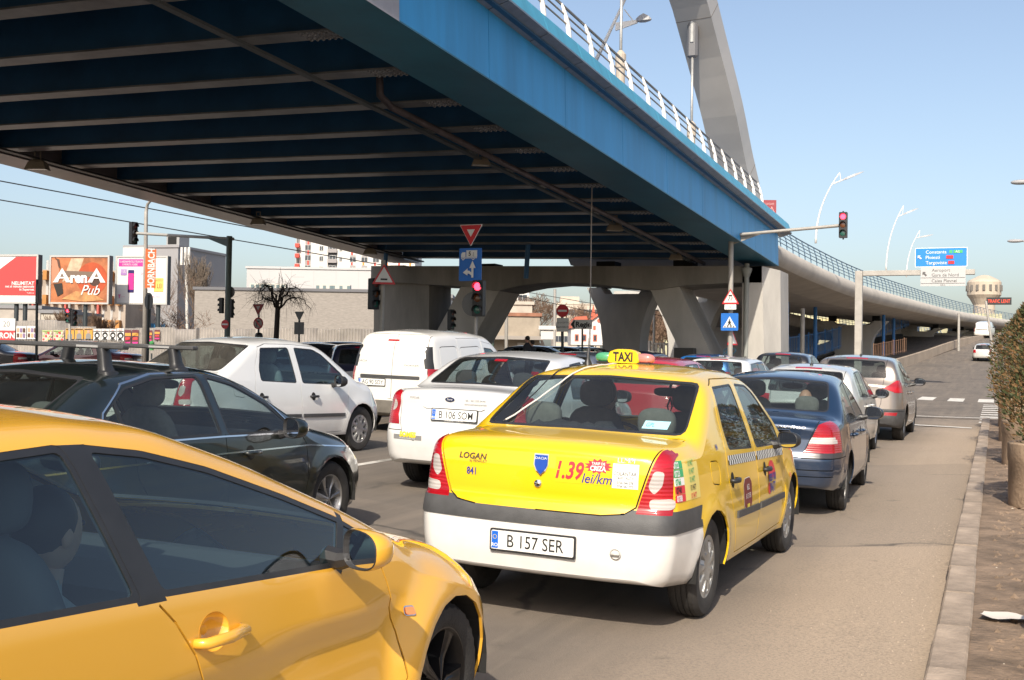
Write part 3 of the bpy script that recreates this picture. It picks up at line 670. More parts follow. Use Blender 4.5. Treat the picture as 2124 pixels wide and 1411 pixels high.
# ---- the three-box saloon of the taxi and of its white twin
def logan_spec():
    S = dict(W=1.74, H=1.53, wb=2.63, ro=.84, fo=.78, r=.31, ar=.355, flare=.022, floor=.24, cowl=2.52, dash=.93, seat=.5, seaty=(.5, 1.32), mir=(1.92, .98), shelf=(-.2, .35, 1.02), mirr=(1.86, 1.30), bpil=1.3,
        top=[(-.86, 1.07), (-.72, 1.095), (-.25, 1.115), (-.14, 1.12), (.46, 1.475), (.62, 1.50), (1.1, 1.53), (1.5, 1.525), (1.86, 1.48), (2.0, 1.44), (2.62, 1.03), (2.75, 1.0), (3.1, .95), (3.32, .86), (3.41, .76)], tsm=.10,
        belt=[(-.86, 1.02), (0, 1.0), (1.3, .96), (2.4, .92), (3.0, .85), (3.4, .7)],
        plan=[(-.86, .80), (-.4, .845), (.3, .865), (1.3, .868), (2.2, .862), (2.8, .85), (3.2, .80), (3.41, .70)],
        bot=[(-.86, .30), (-.45, .27), (0, .25), (.4, .22), (2.2, .21), (2.7, .22), (3.41, .22)],
        crown=[(-.86, .03), (-.2, .035), (.3, .06), (.6, .05), (1.6, .05), (2.1, .06), (2.6, .06), (3.0, .05), (3.41, .06)],
        rc=[(-.86, .06), (-.2, .09), (.5, .10), (1.9, .09), (2.6, .12), (3.41, .1)], tum=[(-.5, .34), (.3, .34), (1.3, .35), (2.2, .38)], sh=.05, low=.05, rr=.10, rf=.2,
        dr=[(.2, .06), (.3, .02), (.42, 0), (.62, -.002), (.70, .02), (.725, .055), (.80, .045), (.92, .045), (1.03, .06), (1.09, .085), (1.2, .1)], drb=.10, drl=.42,
        df=[(.2, .08), (.45, 0), (.6, .01), (.8, .12), (.9, .2)], dfb=.2, dfl=.6, tw=.185, rim=.195, ws='cap', sp=9, handles=((.52, .80), (1.55, .785)), hlen=.15)
    dr = [(.43, 1.02), (.40, .90), (.44, .72), (.56, .50), (.66, .30), (1.30, .30), (1.29, .96), (1.27, 1.45), (.80, 1.45), (.62, 1.41), (.48, 1.2)]
    df = [(1.30, .30), (2.19, .30), (2.27, .52), (2.36, .93), (2.28, 1.12), (1.95, 1.36), (1.80, 1.425), (1.27, 1.45), (1.29, .96)]
    wr = [(.53, 1.00), (.535, 1.14), (.655, 1.395), (1.205, 1.405), (1.215, .965)]; wf = [(1.345, .96), (1.335, 1.405), (1.74, 1.385), (1.90, 1.32), (2.25, 1.06), (2.26, .925)]
    lamp = [(.595, .705), (.60, .74), (.70, 1.06), (.755, 1.08), (.775, .9), (.785, .705)]; lampS = [(-.92, .72), (-.665, .72), (-.675, .82), (-.72, .98), (-.775, 1.085), (-.92, 1.085)]
    bw = rounded(both([(.0, 1.13), (.675, 1.12), (.605, 1.425), (0, 1.45)]), .05); ws_ = rounded(both([(.0, 1.06), (.66, 1.05), (.53, 1.42), (0, 1.44)]), .05)
    lid = [(.0, .685), (.40, .685), (.53, .70), (.59, .74), (.685, 1.055), (.70, 1.10)]
    O = [('cut', 'bumper', 'side', [(-.95, .1), (-.95, .60), (-.34, .60), (-.34, .1)]), ('cut', 'bumper', 'rear', both([(0, .1), (.9, .1), (.9, .60), (0, .60)]), dict(sym=False, lim=(-2, -.3), nmin=-2)),
         ('cut', 'bumper_band', 'side', [(-.95, .60), (-.95, .725), (-.26, .725), (-.30, .655), (-.34, .60)]), ('cut', 'bumper_band', 'rear', both([(0, .60), (.9, .60), (.9, .725), (.57, .725), (.53, .70), (.40, .685), (0, .685)]), dict(sym=False, lim=(-2, -.3))),
         ('cut', 'trunk_lid', 'rear', both([(.0, .69), (.40, .69), (.53, .705), (.595, .745), (.69, 1.06), (.715, 1.16), (0, 1.16)]), dict(sym=False, lim=(-2, -.155))),
         ('stroke', 'gap', 'rear', both(lid)[::1], dict(sym=False, w=.009, lim=(-2, -.15))),
         ('cut', 'tail', 'rear', lamp, dict(lim=(-2, -.5))), 
         ('cut', 'tail_white', 'rear', rounded([(.655, .86), (.685, .955), (.735, .95), (.73, .87), (.69, .82)], .02), dict(lim=(-2, -.5))), ('cut', 'tail_white', 'rear', rounded([(.665, .735), (.665, .795), (.79, .80), (.79, .735)], .028, 4), dict(lim=(-2, -.5))),
         ('cut', 'door_rear', 'side', dr), ('cut', 'door_front', 'side', df),
         ('stroke', 'gap', 'side', dr+[dr[0]]), ('stroke', 'gap', 'side', df+[df[0]]),
         ('cut', 'seal@1', 'side', rounded(inset(wr, -.014), .04)), ('cut', 'glass_side@2', 'side', rounded(inset(wr, .012), .03)),
         ('cut', 'seal@3', 'side', rounded(inset(wf, -.014), .04)), ('cut', 'glass_side@4', 'side', rounded(inset(wf, .012), .03)),
         ('cut', 'seal@rear', 'rear', inset(bw, -.012), dict(sym=False, lim=(-.3, .8))), ('cut', 'glass_rear', 'rear', inset(bw, .014), dict(sym=False, lim=(-.3, .8))),
         ('cut', 'seal@front', 'front', inset(ws_, -.012), dict(sym=False, lim=(1.7, 2.75))), ('cut', 'glass_front', 'front', inset(ws_, .012), dict(sym=False, lim=(1.7, 2.75))),
         ('cut', 'trim@5', 'side', [(.60, .54), (.60, .585), (1.27, .565), (1.27, .52)]), ('cut', 'trim@6', 'side', [(1.32, .52), (1.32, .565), (2.22, .545), (2.22, .50)]),
         ('stroke', 'gap', 'side', (lambda p: p+[p[0]])(rounded([(.02, .82), (.01, .96), (.19, .95), (.22, .87), (.20, .80)], .04))),
         ('cut', 'headlight', 'side', [(3.05, .62), (3.08, .80), (3.5, .80), (3.5, .62)]), ('cut', 'headlight', 'front', [(.42, .62), (.40, .78), (.9, .84), (.9, .6)], dict(lim=(2.9, 4))),
         ('cut', 'front_bumper', 'side', [(3.0, .1), (3.0, .58), (3.5, .58), (3.5, .1)]), ('cut', 'front_bumper', 'front', both([(0, .1), (.9, .1), (.9, .58), (0, .58)]), dict(sym=False, lim=(2.95, 4))),
         ('cut', 'arch', 'side', circ(0, .31, .355)), ('cut', 'arch', 'side', circ(2.63, .31, .355))]
    S['ops'] = O; return S
# ---- the other cars
def gspec(**k):
    """a car from its main lines; windows, doors, lamps as outlines on the skin"""
    S = dict(flare=.018, floor=.22, tw=.19, rim=.2, ws='alloy', sp=5, rr=.14, rf=.25, drb=.12, drl=.45, dfb=.28, dfl=.7, sh=.045, low=.05, seat=.5, seaty=(.45, 1.3), hlen=.17)
    S.update(k); S.setdefault('ar', S['r']+.045); wb, W = S['wb'], S['W']/2; y0, y1 = -S['ro'], wb+S['fo']; bz = S.get('bz', .56)
    S.setdefault('plan', [(y0, W-.11), (y0+.4, W-.03), (.2, W-.005), (wb-.4, W-.005), (wb, W-.015), (y1-.25, W-.09), (y1, W-.2)])
    S.setdefault('bot', [(y0, .30), (y0+.4, .26), (.4, .2), (wb-.4, .19), (y1, .2)])
    S.setdefault('df', [(.2, .08), (.45, 0), (.6, .01), (.8, .12), (.95, .25)]); S.setdefault('bpil', 1.25)
    S.setdefault('crown', [(y0, .04), (0, .05), (1.2, .05), (wb, .06), (y1, .07)]); S.setdefault('rc', [(y0, .08), (0, .09), (1.6, .08), (wb, .12), (y1, .12)])
    O = [('cut', 'bumper', 'side', [(y0-.2, .1), (y0-.2, bz), (-S['ar']+.03, bz), (-S['ar']+.03, .1)]), ('cut', 'bumper', 'rear', both([(0, .1), (1, .1), (1, bz), (0, bz)]), dict(sym=False, lim=(-3, -S['ar']), nmin=-2))]
    if 'band' in S: O += [('cut', 'bumper_band', 'side', [(y0-.2, S['band'][0]), (y0-.2, S['band'][1]), (-S['ar']+.03, S['band'][1]), (-S['ar']+.03, S['band'][0])]), ('cut', 'bumper_band', 'rear', both([(0, S['band'][0]), (1, S['band'][0]), (1, S['band'][1]), (0, S['band'][1])]), dict(sym=False, lim=(-3, -.3)))]
    O += [('stroke', 'gap', 'side', [(y0-.05, bz), (-S['ar'], bz)], dict(w=.008))]
    if 'lid' in S:
        O += [('cut', S.get('lidname', 'trunk_lid'), 'rear', both(S['lid']+[(0, S['lid'][-1][1])]), dict(sym=False, lim=(-3, S['lidy']))), ('stroke', 'gap', 'rear', both(S['lid']), dict(sym=False, w=.009, lim=(-3, S['lidy'])))]
    for q in S.get('lamp', []): O.append(('cut', q[0], 'rear', q[1], dict(lim=(-3, q[2] if len(q) > 2 else -.4))))
    if 'lampS' in S: O.append(('cut', 'tail', 'side', S['lampS'], dict(nmin=.55)))
    for n_, d in zip(('door_rear', 'door_front'), S.get('doors', [])): O += [('cut', n_, 'side', d), ('stroke', 'gap', 'side', d)]
    if 'pillar' in S: O.append(('cut', 'pillar', 'side', S['pillar']))
    for i_, q in enumerate(S['wins']):
        O += [('cut', 'seal@%d' % i_, 'side', rounded(inset(q, -.016), S.get('wr', .03))), ('cut', 'glass_side@%d' % i_, 'side', rounded(inset(q, S.get('wi', .014)), S.get('wr', .03)))]
    for p in S.get('divs', []): O.append(('stroke', 'seal@d', 'side', p, dict(w=S.get('divw', .035))))
    for i_, p in enumerate(S.get('chromes', [])): O.append(('stroke', 'chrome@%d' % i_, 'side', p, dict(w=.011)))
    bw, bl = S['bw']; bw = rounded(both(bw), .05); ws_, wl = S['wsc']; ws_ = rounded(both(ws_), .05)
    O += [('cut', 'seal@rear', 'rear', inset(bw, -.012), dict(sym=False, lim=bl)), ('cut', 'glass_rear', 'rear', inset(bw, .016), dict(sym=False, lim=bl)), ('cut', 'seal@front', 'front', inset(ws_, -.012), dict(sym=False, lim=wl)), ('cut', 'glass_front', 'front', inset(ws_, .012), dict(sym=False, lim=wl))]
    if 'trims' in S: O += [('cut', 'trim', 'side', q) for q in S['trims']]
    for q in S.get('refl', []): O.append(('cut', q[0], 'rear', q[1], dict(lim=(-3, .6))))
    h0, h1 = S.get('hlz', (.6, .78)); O += [('cut', 'headlight', 'side', [(y1-.42, h1-.04), (y1-.36, h1), (y1+.1, h1), (y1+.1, h0), (y1-.3, h0)], dict(nmin=.2)), ('cut', 'headlight', 'front', [(W-.48, h0), (W-.46, h1-.02), (W+.1, h1), (W+.1, h0)], dict(lim=(y1-.5, y1+1)))]
    if S.get('extra'): O += S['extra']
    O += [('cut', 'arch', 'side', circ(0, S['r'], S['ar'])), ('cut', 'arch', 'side', circ(wb, S['r'], S['ar']))]
    S['ops'] = O; return S
def seat_spec():
    def deform(V):
        x, y, z = V.T; sg = np.sign(x); t = np.clip((.725-z)/.03, 0, 1); t = t*t*(3-2*t); low = np.clip((z-.30)/.35, 0, 1); fade = np.clip((y-.55)/.5, 0, 1)*np.clip((2.24-y)/.12, 0, 1)
        x = x-sg*(.030*t*low*fade)*(np.abs(x) > .5)
        d = np.hypot(y-2.578, z-.317); x = x+sg*.028*np.exp(-((d-.43)/.06)**2)*(np.abs(x) > .45)*(z < .86)*(z > .1)
        return np.stack([x, y, z], 1)
    df = [(.905, .955), (.96, .90), (1.03, .80), (1.09, .62), (1.10, .30), (2.08, .30), (2.17, .46), (2.16, .62), (2.105, .80), (2.08, .855)]
    return gspec(W=1.768, H=1.455, wb=2.578, ro=.83, fo=.86, r=.317, ar=.352, flare=.04, fz=.8, cowl=2.15, dash=.86, seat=.42, seaty=(.15, .95), mir=(1.71, .985), mbig=.83, mirr=(1.45, 1.22), bpil=.9, tsm=.08,
        top=[(-.83, .98), (-.72, 1.1), (-.4, 1.33), (-.1, 1.41), (.4, 1.455), (.85, 1.452), (1.15, 1.42), (1.5, 1.305), (2.0, 1.105), (2.36, .95), (2.6, .91), (2.95, .83), (3.2, .74), (3.44, .58)],
        belt=[(-.83, 1.03), (0, 1.02), (.9, .965), (1.8, .895), (2.3, .85), (2.8, .79), (3.2, .70), (3.44, .58)], crown=[(-.8, .04), (0, .06), (1.0, .055), (2.0, .055), (2.5, .06), (3.44, .1)],
        plan=[(-.83, .78), (-.4, .85), (.3, .875), (1.5, .872), (2.3, .868), (2.8, .85), (3.1, .79), (3.44, .60)], rc=[(-.8, .1), (.5, .09), (2.1, .07), (2.6, .13), (3.44, .2)], tum=[(-.5, .5), (.5, .44), (1.5, .40), (2.3, .38)],
        dr=[(.2, .04), (.5, 0), (.8, .05), (1.1, .2)], tw=.215, rim=.222, ws='dark', sp=5, handles=((1.13, .832),), hlen=.21, cup=False, deform=deform, bz=.55,
        wins=[[(.925, .98), (.815, 1.355), (1.02, 1.325), (1.27, 1.262), (1.6, 1.15), (1.88, 1.045), (2.17, .90), (1.8, .913)], [(.835, .985), (.735, 1.36), (.40, 1.35), (.05, 1.29), (-.2, 1.18), (-.25, 1.12), (.3, 1.02)]], pillar=[(.825, .968), (.935, .962), (.828, 1.362), (.72, 1.366)],
        divs=[[(1.905, 1.05), (1.80, .90)]], wr=.02, wi=.018, doors=[[(.905, .955), (.96, .90), (1.03, .80), (1.09, .62), (1.10, .30), (.62, .30), (.42, .5), (.30, .75), (.25, 1.0)], df],
        bw=([(0, 1.10), (.56, 1.10), (.50, 1.36), (0, 1.38)], (-1, .2)), wsc=([(0, .99), (.67, .98), (.52, 1.37), (0, 1.40)], (1.0, 2.6)), hlz=(.60, .76), lamp=[('tail', [(.5, .82), (.5, 1.0), (.9, 1.0), (.9, .82)])], extra=[('cut', 'arch', 'side', [(1.115+.066*math.cos(a), .845+.052*math.sin(a)) for a in np.linspace(0, 2*math.pi, 24, endpoint=False)]), ('cut', 'hood', 'top', both([(0, 2.42), (.62, 2.36), (.66, 2.6), (.58, 3.25), (0, 3.4)]), dict(sym=False)), ('stroke', 'gap', 'top', [(.0, 2.42), (.62, 2.36), (.67, 2.6), (.60, 3.2)])])
def rover_spec():
    wf = [(1.38, .93), (1.33, 1.335), (1.62, 1.27), (1.95, 1.12), (2.18, .94), (2.16, .91)]; wr = [(.13, .955), (.22, 1.12), (.46, 1.27), (.78, 1.33), (1.25, 1.34), (1.30, .935)]
    return gspec(W=1.78, H=1.43, wb=2.746, ro=1.05, fo=.95, r=.315, ar=.35, cowl=2.38, dash=.88, seat=.42, seaty=(.42, 1.25), mir=(1.95, .95), mirr=(1.7, 1.24), bpil=1.34, tsm=.12,
        top=[(-1.05, .90), (-.9, .96), (-.55, 1.01), (-.43, 1.02), (.25, 1.36), (.48, 1.40), (.95, 1.43), (1.5, 1.41), (1.85, 1.30), (2.45, .985), (2.7, .93), (3.2, .85), (3.5, .76), (3.70, .60)],
        belt=[(-1.05, .9), (0, .94), (1.3, .92), (2.3, .89), (3, .80), (3.7, .6)], crown=[(-1, .05), (0, .06), (1.2, .06), (2.3, .06), (3, .08), (3.7, .12)], tum=[(-.5, .4), (.5, .42), (2.3, .40)],
        dr=[(.2, .08), (.5, 0), (.7, .05), (.95, .12)], handles=((.62, .8), (1.62, .785)), tw=.205, rim=.205, ws='alloy', sp=7, wins=[wf, wr], divs=[[(.33, 1.22), (.36, .94)]], divw=.03, wr=.03, wi=.016,
        doors=[[(.38, .95), (.42, .7), (.6, .45), (.68, .3), (1.34, .3), (1.34, .93)], [(1.34, .93), (1.34, .3), (2.28, .3), (2.36, .55), (2.36, .80), (2.28, .90)]],
        chromes=[[(.11, .935), (1.3, .918), (2.22, .893)], [(.11, .94), (.20, 1.125), (.45, 1.295), (.78, 1.352), (1.33, 1.362), (1.63, 1.295), (1.97, 1.14), (2.21, .93)], [(-.6, .80), (1.3, .80), (2.4, .785), (3.3, .70)]],
        bw=([(0, 1.06), (.60, 1.05), (.53, 1.33), (0, 1.36)], (-.7, .7)), wsc=([(0, 1.03), (.66, 1.02), (.53, 1.34), (0, 1.37)], (1.4, 2.7)), hlz=(.56, .72), lamp=[('tail', [(.5, .70), (.5, .9), (.95, .9), (.95, .7)])], lid=[(0, .62), (.48, .62), (.52, .9), (.60, 1.0)], lidy=-.5)
def focus_spec():
    return gspec(W=1.84, H=1.49, wb=2.64, ro=.98, fo=.86, r=.317, ar=.36, cowl=2.45, dash=.92, seaty=(.5, 1.3), mir=(1.9, .98), shelf=(-.25, .4, .99), mirr=(1.75, 1.30), tsm=.12,
        top=[(-.98, 1.06), (-.86, 1.09), (-.35, 1.10), (-.24, 1.105), (.48, 1.42), (.75, 1.455), (1.2, 1.49), (1.55, 1.47), (1.9, 1.37), (2.5, 1.02), (2.8, .95), (3.2, .86), (3.5, .7)],
        belt=[(-.98, .98), (0, .985), (1.3, .955), (2.3, .93), (3, .84), (3.5, .65)], tum=[(-.5, .36), (.5, .40), (2.3, .38)], plan=[(-.98, .80), (-.5, .88), (.2, .915), (2.2, .91), (2.8, .89), (3.2, .82), (3.5, .68)],
        dr=[(.2, .10), (.35, .02), (.5, 0), (.62, .0), (.70, .035), (.9, .06), (1.02, .05), (1.08, .08)], drb=.14, tw=.195, sp=9, ws='cap', rim=.2,
        wins=[[(.50, .99), (.62, 1.2), (.80, 1.35), (1.22, 1.38), (1.24, .965)], [(1.34, .965), (1.31, 1.385), (1.6, 1.36), (1.9, 1.22), (2.28, .98), (2.28, .94)]],
        doors=[[(.42, .99), (.40, .8), (.58, .45), (.66, .3), (1.29, .3), (1.27, .97)], [(1.27, .97), (1.29, .3), (2.2, .3), (2.28, .6), (2.34, .94)]],
        bw=([(0, 1.13), (.65, 1.12), (.57, 1.395), (0, 1.42)], (-.5, .95)), wsc=([(0, 1.06), (.68, 1.04), (.54, 1.40), (0, 1.43)], (1.4, 2.7)), bz=.64,
        lamp=[('tail', [(.61, .70), (.63, .80), (.61, .93), (.62, 1.04), (1, 1.07), (1, .70)]), ('tail_white', circ(.715, .90, .062, 18))], lampS=[(-1.2, .70), (-.78, .70), (-.76, .9), (-.84, 1.05), (-1.2, 1.06)],
        lid=[(0, .54), (.40, .54), (.54, .58), (.60, .72), (.60, 1.0), (.64, 1.1)], lidy=-.28, extra=[('cut', 'brake3', 'rear', both([(0, 1.375), (.075, 1.375), (.075, 1.392), (0, 1.392)]), dict(sym=False, lim=(0, 1)))])
def nubira_spec():
    return gspec(W=1.70, H=1.43, wb=2.57, ro=.98, fo=.9, r=.30, ar=.345, cowl=2.35, dash=.86, seat=.42, seaty=(.42, 1.22), mir=(1.78, .95), shelf=(-.3, .35, .92), mirr=(1.62, 1.24), tsm=.12,
        top=[(-.98, .95), (-.86, .985), (-.35, 1.015), (-.25, 1.02), (.38, 1.36), (.62, 1.395), (1.1, 1.43), (1.5, 1.41), (1.8, 1.31), (2.42, .96), (2.7, .91), (3.1, .82), (3.47, .65)],
        belt=[(-.98, .90), (0, .92), (1.3, .895), (2.3, .87), (3, .78), (3.47, .6)], tum=[(-.5, .34), (.5, .38), (2.3, .38)],
        dr=[(.2, .09), (.3, .02), (.45, 0), (.60, .0), (.64, .03), (.8, .06), (.94, .045), (1.0, .09)], drb=.12, tw=.185, sp=7, ws='cap', rim=.19, bz=.60, rr=.12,
        wins=[[(.42, .925), (.52, 1.12), (.70, 1.28), (1.16, 1.325), (1.18, .905)], [(1.27, .905), (1.24, 1.33), (1.5, 1.305), (1.8, 1.16), (2.16, .92), (2.16, .885)]],
        doors=[[(.36, .925), (.36, .7), (.55, .42), (.62, .28), (1.22, .28), (1.22, .9)], [(1.22, .9), (1.22, .28), (2.12, .28), (2.2, .5), (2.22, .88)]],
        bw=([(0, 1.045), (.62, 1.035), (.55, 1.33), (0, 1.36)], (-.5, .85)), wsc=([(0, 1.0), (.64, .98), (.5, 1.34), (0, 1.37)], (1.3, 2.6)), handles=((.55, .77), (1.5, .76)),
        lamp=[('tail', [(.47, .655), (.50, .70), (.60, .93), (.68, .965), (1, .95), (1, .655)]), ('tail_white', [(.515, .745), (.545, .81), (1, .81), (1, .745)], -.7)], lampS=[(-1.2, .66), (-.72, .66), (-.735, .80), (-.80, .94), (-1.2, .95)],
        lid=[(0, .60), (.46, .605), (.49, .69), (.59, .94), (.60, 1.02)], lidy=-.3, extra=[('stroke', 'gap', 'rear', both([(0, .485), (.75, .485)]), dict(sym=False, w=.01, lim=(-2, -.4))), ('stroke', 'gap', 'rear', both([(0, .42), (.75, .42)]), dict(sym=False, w=.01, lim=(-2, -.4))), ('cut', 'tail_white', 'side', [(-1.2, .745), (-.715, .745), (-.72, .81), (-1.2, .81)], dict(nmin=.55)), ('cut', 'bumper_band', 'rear', [(.45, .605), (.47, .65), (1, .65), (1, .605)], dict(lim=(-2, -.4))), ('cut', 'bumper_band', 'side', [(-1.2, .605), (-.72, .605), (-.72, .655), (-1.2, .655)], dict(nmin=.5))])
def hatch_spec(H=1.46, W=1.68, wb=2.46, ro=.66, fo=.78, r=.3, tall=0, lamp=None, lampS=None, **kw):
    q = H-1.46
    d = dict(W=W, H=H, wb=wb, ro=ro, fo=fo, r=r, cowl=2.3, dash=.9+q*.6, seat=.46+q*.5, seaty=(.3, 1.15), mir=(1.72, .99+q*.6), shelf=None, mirr=(1.6, 1.26+q), tsm=.08,
        top=[(-ro, .93+q), (-ro+.08, 1.0+q), (-ro+.17, 1.10+q), (-ro+.36, 1.36+q), (-ro+.5, 1.41+q), (.3, 1.455+q), (1.0, 1.46+q), (1.45, 1.43+q), (1.75, 1.31+q*.9), (wb-.12, .99+q*.6), (wb+.2, .92+q*.6), (wb+.55, .82+q*.6), (wb+fo, .62+q*.4)],
        belt=[(-ro, .95+q*.7), (0, .94+q*.7), (1.2, .92+q*.6), (2.2, .9+q*.6), (wb+.4, .8+q*.5), (wb+fo, .6)], tum=[(-.5, .30), (.5, .36), (2.2, .38)], dr=[(.2, .06), (.45, 0), (.62, .02), (.9, .06), (1.1+q, .1), (1.4+q, .16)], drb=.12, drl=.35,
        wins=[[(.0, .98+q*.7), (.02, 1.2+q), (.15, 1.33+q), (.55, 1.345+q), (1.08, 1.35+q), (1.11, .95+q*.6)], [(1.2, .95+q*.6), (1.17, 1.35+q), (1.42, 1.33+q), (1.72, 1.2+q), (2.1, .96+q*.6), (2.1, .93+q*.6)]], divs=[[(.44, .98+q*.7), (.40, 1.345+q)]],
        doors=[[(.42, .95+q*.6), (.42, .8), (.5, .5), (.56, .28), (1.15, .28), (1.15, .93+q*.6)], [(1.15, .93+q*.6), (1.15, .28), (2.05, .28), (2.12, .5), (2.16, .9+q*.6)]],
        bw=([(0, 1.03+q), (.58, 1.03+q), (.52, 1.345+q), (0, 1.36+q)], (-1, .3)), wsc=([(0, 1.02+q*.6), (.64, 1.01+q*.6), (.5, 1.36+q), (0, 1.39+q)], (1.2, 2.6)), bz=.58, handles=((.55, .82+q*.5), (1.35, .81+q*.5)),
        lamp=lamp or [('tail', [(.52, .72), (.54, .98+q), (1, .98+q), (1, .72)])], lampS=lampS or [(-ro-.2, .72), (-ro+.16, .72), (-ro+.18, .98+q), (-ro-.2, .98+q)], lid=[(0, .60), (.46, .60), (.5, .72), (.53, 1.0+q), (.56, 1.40+q)], lidname='tailgate', lidy=-.05,
        extra=[('cut', 'brake3', 'rear', both([(0, 1.385+q), (.2, 1.38+q), (.2, 1.40+q), (0, 1.405+q)]), dict(sym=False, lim=(-1, .3)))])
    d.update(kw); return gspec(**d)
def wagon_spec(**kw):
    return hatch_spec(wb=2.62, ro=.95, fo=.84, W=1.76, H=1.47, wins=[[(-.55, 1.02), (-.48, 1.2), (-.35, 1.32), (.55, 1.355), (1.2, 1.36), (1.23, .96)], [(1.32, .96), (1.29, 1.36), (1.55, 1.34), (1.82, 1.2), (2.2, .96), (2.2, .93)]], divs=[[(.44, .98), (.40, 1.345)]],
        cowl=2.4, mir=(1.8, .99), **kw)
def sedan_spec(**kw): S = nubira_spec(); return S
def van_spec():
    O = dict(W=1.75, H=1.80, wb=2.81, ro=.72, fo=.82, r=.32, cowl=2.75, dash=1.0, seat=.6, seaty=(1.0, 1.6), mir=(2.25, 1.12), mirr=(2.1, 1.5), tsm=.07, bpil=1.5,
        top=[(-.72, 1.55), (-.66, 1.66), (-.52, 1.735), (-.3, 1.76), (.3, 1.80), (1.3, 1.80), (1.9, 1.76), (2.15, 1.64), (2.8, 1.16), (3.0, 1.09), (3.4, .96), (3.63, .75)], belt=[(-.72, 1.0), (1.5, 1.0), (2.6, .98), (3.2, .85), (3.63, .7)], tum=[(-.7, .17), (1, .17), (2, .24), (2.8, .34)],
        plan=[(-.72, .80), (-.4, .855), (.2, .87), (2.4, .87), (2.9, .85), (3.3, .78), (3.63, .65)], dr=[(.2, .05), (.45, 0), (.58, .0), (.62, .03), (1.0, .035), (1.3, .06), (1.6, .14), (1.8, .2)], drb=.07, drl=.4, sh=.02, crown=[(-.7, .06), (1, .06), (2.2, .06), (2.9, .06), (3.6, .08)], rc=[(-.7, .13), (1, .12), (2.4, .09), (3.6, .12)],
        wins=[[(1.62, 1.03), (1.60, 1.50), (1.95, 1.48), (2.25, 1.32), (2.62, 1.06), (2.62, 1.02)]], doors=[[(.45, .3), (.45, 1.66), (1.5, 1.68), (1.5, .3)], [(1.52, .3), (1.52, 1.62), (1.95, 1.58), (2.3, 1.38), (2.7, 1.06), (2.68, .6), (2.45, .3)]],
        bw=([(0, 1.10), (.02, 1.10), (.02, 1.12), (0, 1.12)], (9, 10)), wsc=([(0, 1.2), (.68, 1.18), (.56, 1.6), (0, 1.64)], (1.8, 3.0)), bz=.56, rim=.2, ws='cap', sp=8,
        lamp=[('tail', [(.735, .72), (.745, 1.12), (1, 1.12), (1, .72)]), ('tail_white', [(.735, .88), (.74, 1.0), (1, 1.0), (1, .88)])], lampS=[(-1, .72), (-.60, .72), (-.57, 1.12), (-1, 1.12)], lid=[(0, .585), (.68, .585), (.715, .7), (.70, 1.2), (.62, 1.70)], lidname='tailgate', lidy=-.2,
        extra=[('stroke', 'gap', 'rear', [(.05, .585), (.05, 1.70)], dict(sym=False, w=.01, lim=(-2, -.2))), ('cut', 'seal@corner', 'rear', [(.735, 1.12), (.715, 1.50), (1, 1.50), (1, 1.12)], dict(lim=(-2, -.5), nmin=-2)), ('cut', 'seal@corner', 'side', [(-1, 1.12), (-.57, 1.12), (-.50, 1.3), (-.45, 1.5), (-1, 1.5)], dict(nmin=.4)),
               ('stroke', 'gap', 'side', (lambda p: p+[p[0]])(rounded([(.50, 1.1), (.50, 1.5), (1.4, 1.53), (1.4, 1.1)], .1)), dict(w=.012)), ('stroke', 'gap', 'side', (lambda p: p+[p[0]])(rounded([(-.32, 1.1), (-.28, 1.5), (.40, 1.52), (.40, 1.1)], .1)), dict(w=.012)),
               ('cut', 'brake3', 'rear', rounded(both([(0, 1.575), (.11, 1.575), (.11, 1.605), (0, 1.605)]), .01), dict(sym=False, lim=(-1, 0))), ('cut', 'bumper_band', 'rear', rounded(both([(0, .93), (.58, .93), (.58, .99), (0, .99)]), .02), dict(sym=False, lim=(-2, -.3)))])
    return gspec(**O)
def suv_spec():
    return hatch_spec(H=1.63, W=1.84, wb=2.61, ro=.86, fo=.88, r=.335, lamp=[('tail', [(.50, 1.02), (.62, 1.06), (.75, 1.16), (1, 1.2), (1, .93), (.76, .93)]), ], lampS=[(-1.2, .93), (-.66, .93), (-.60, .97), (-.70, 1.18), (-1.2, 1.2)],
        refl=[('reflector', [(.56, .50), (.58, .56), (.80, .56), (.78, .50)])], band=(.2, .62), cowl=2.45, mir=(1.85, 1.1), tw=.215, rim=.215, sp=5, ws='alloy', wins=[[(-.28, 1.12), (-.15, 1.28), (.1, 1.44), (.55, 1.495), (1.14, 1.50), (1.16, 1.07)], [(1.25, 1.07), (1.22, 1.50), (1.5, 1.48), (1.8, 1.35), (2.25, 1.08), (2.25, 1.05)]], mbig=1.05, floor=.28)
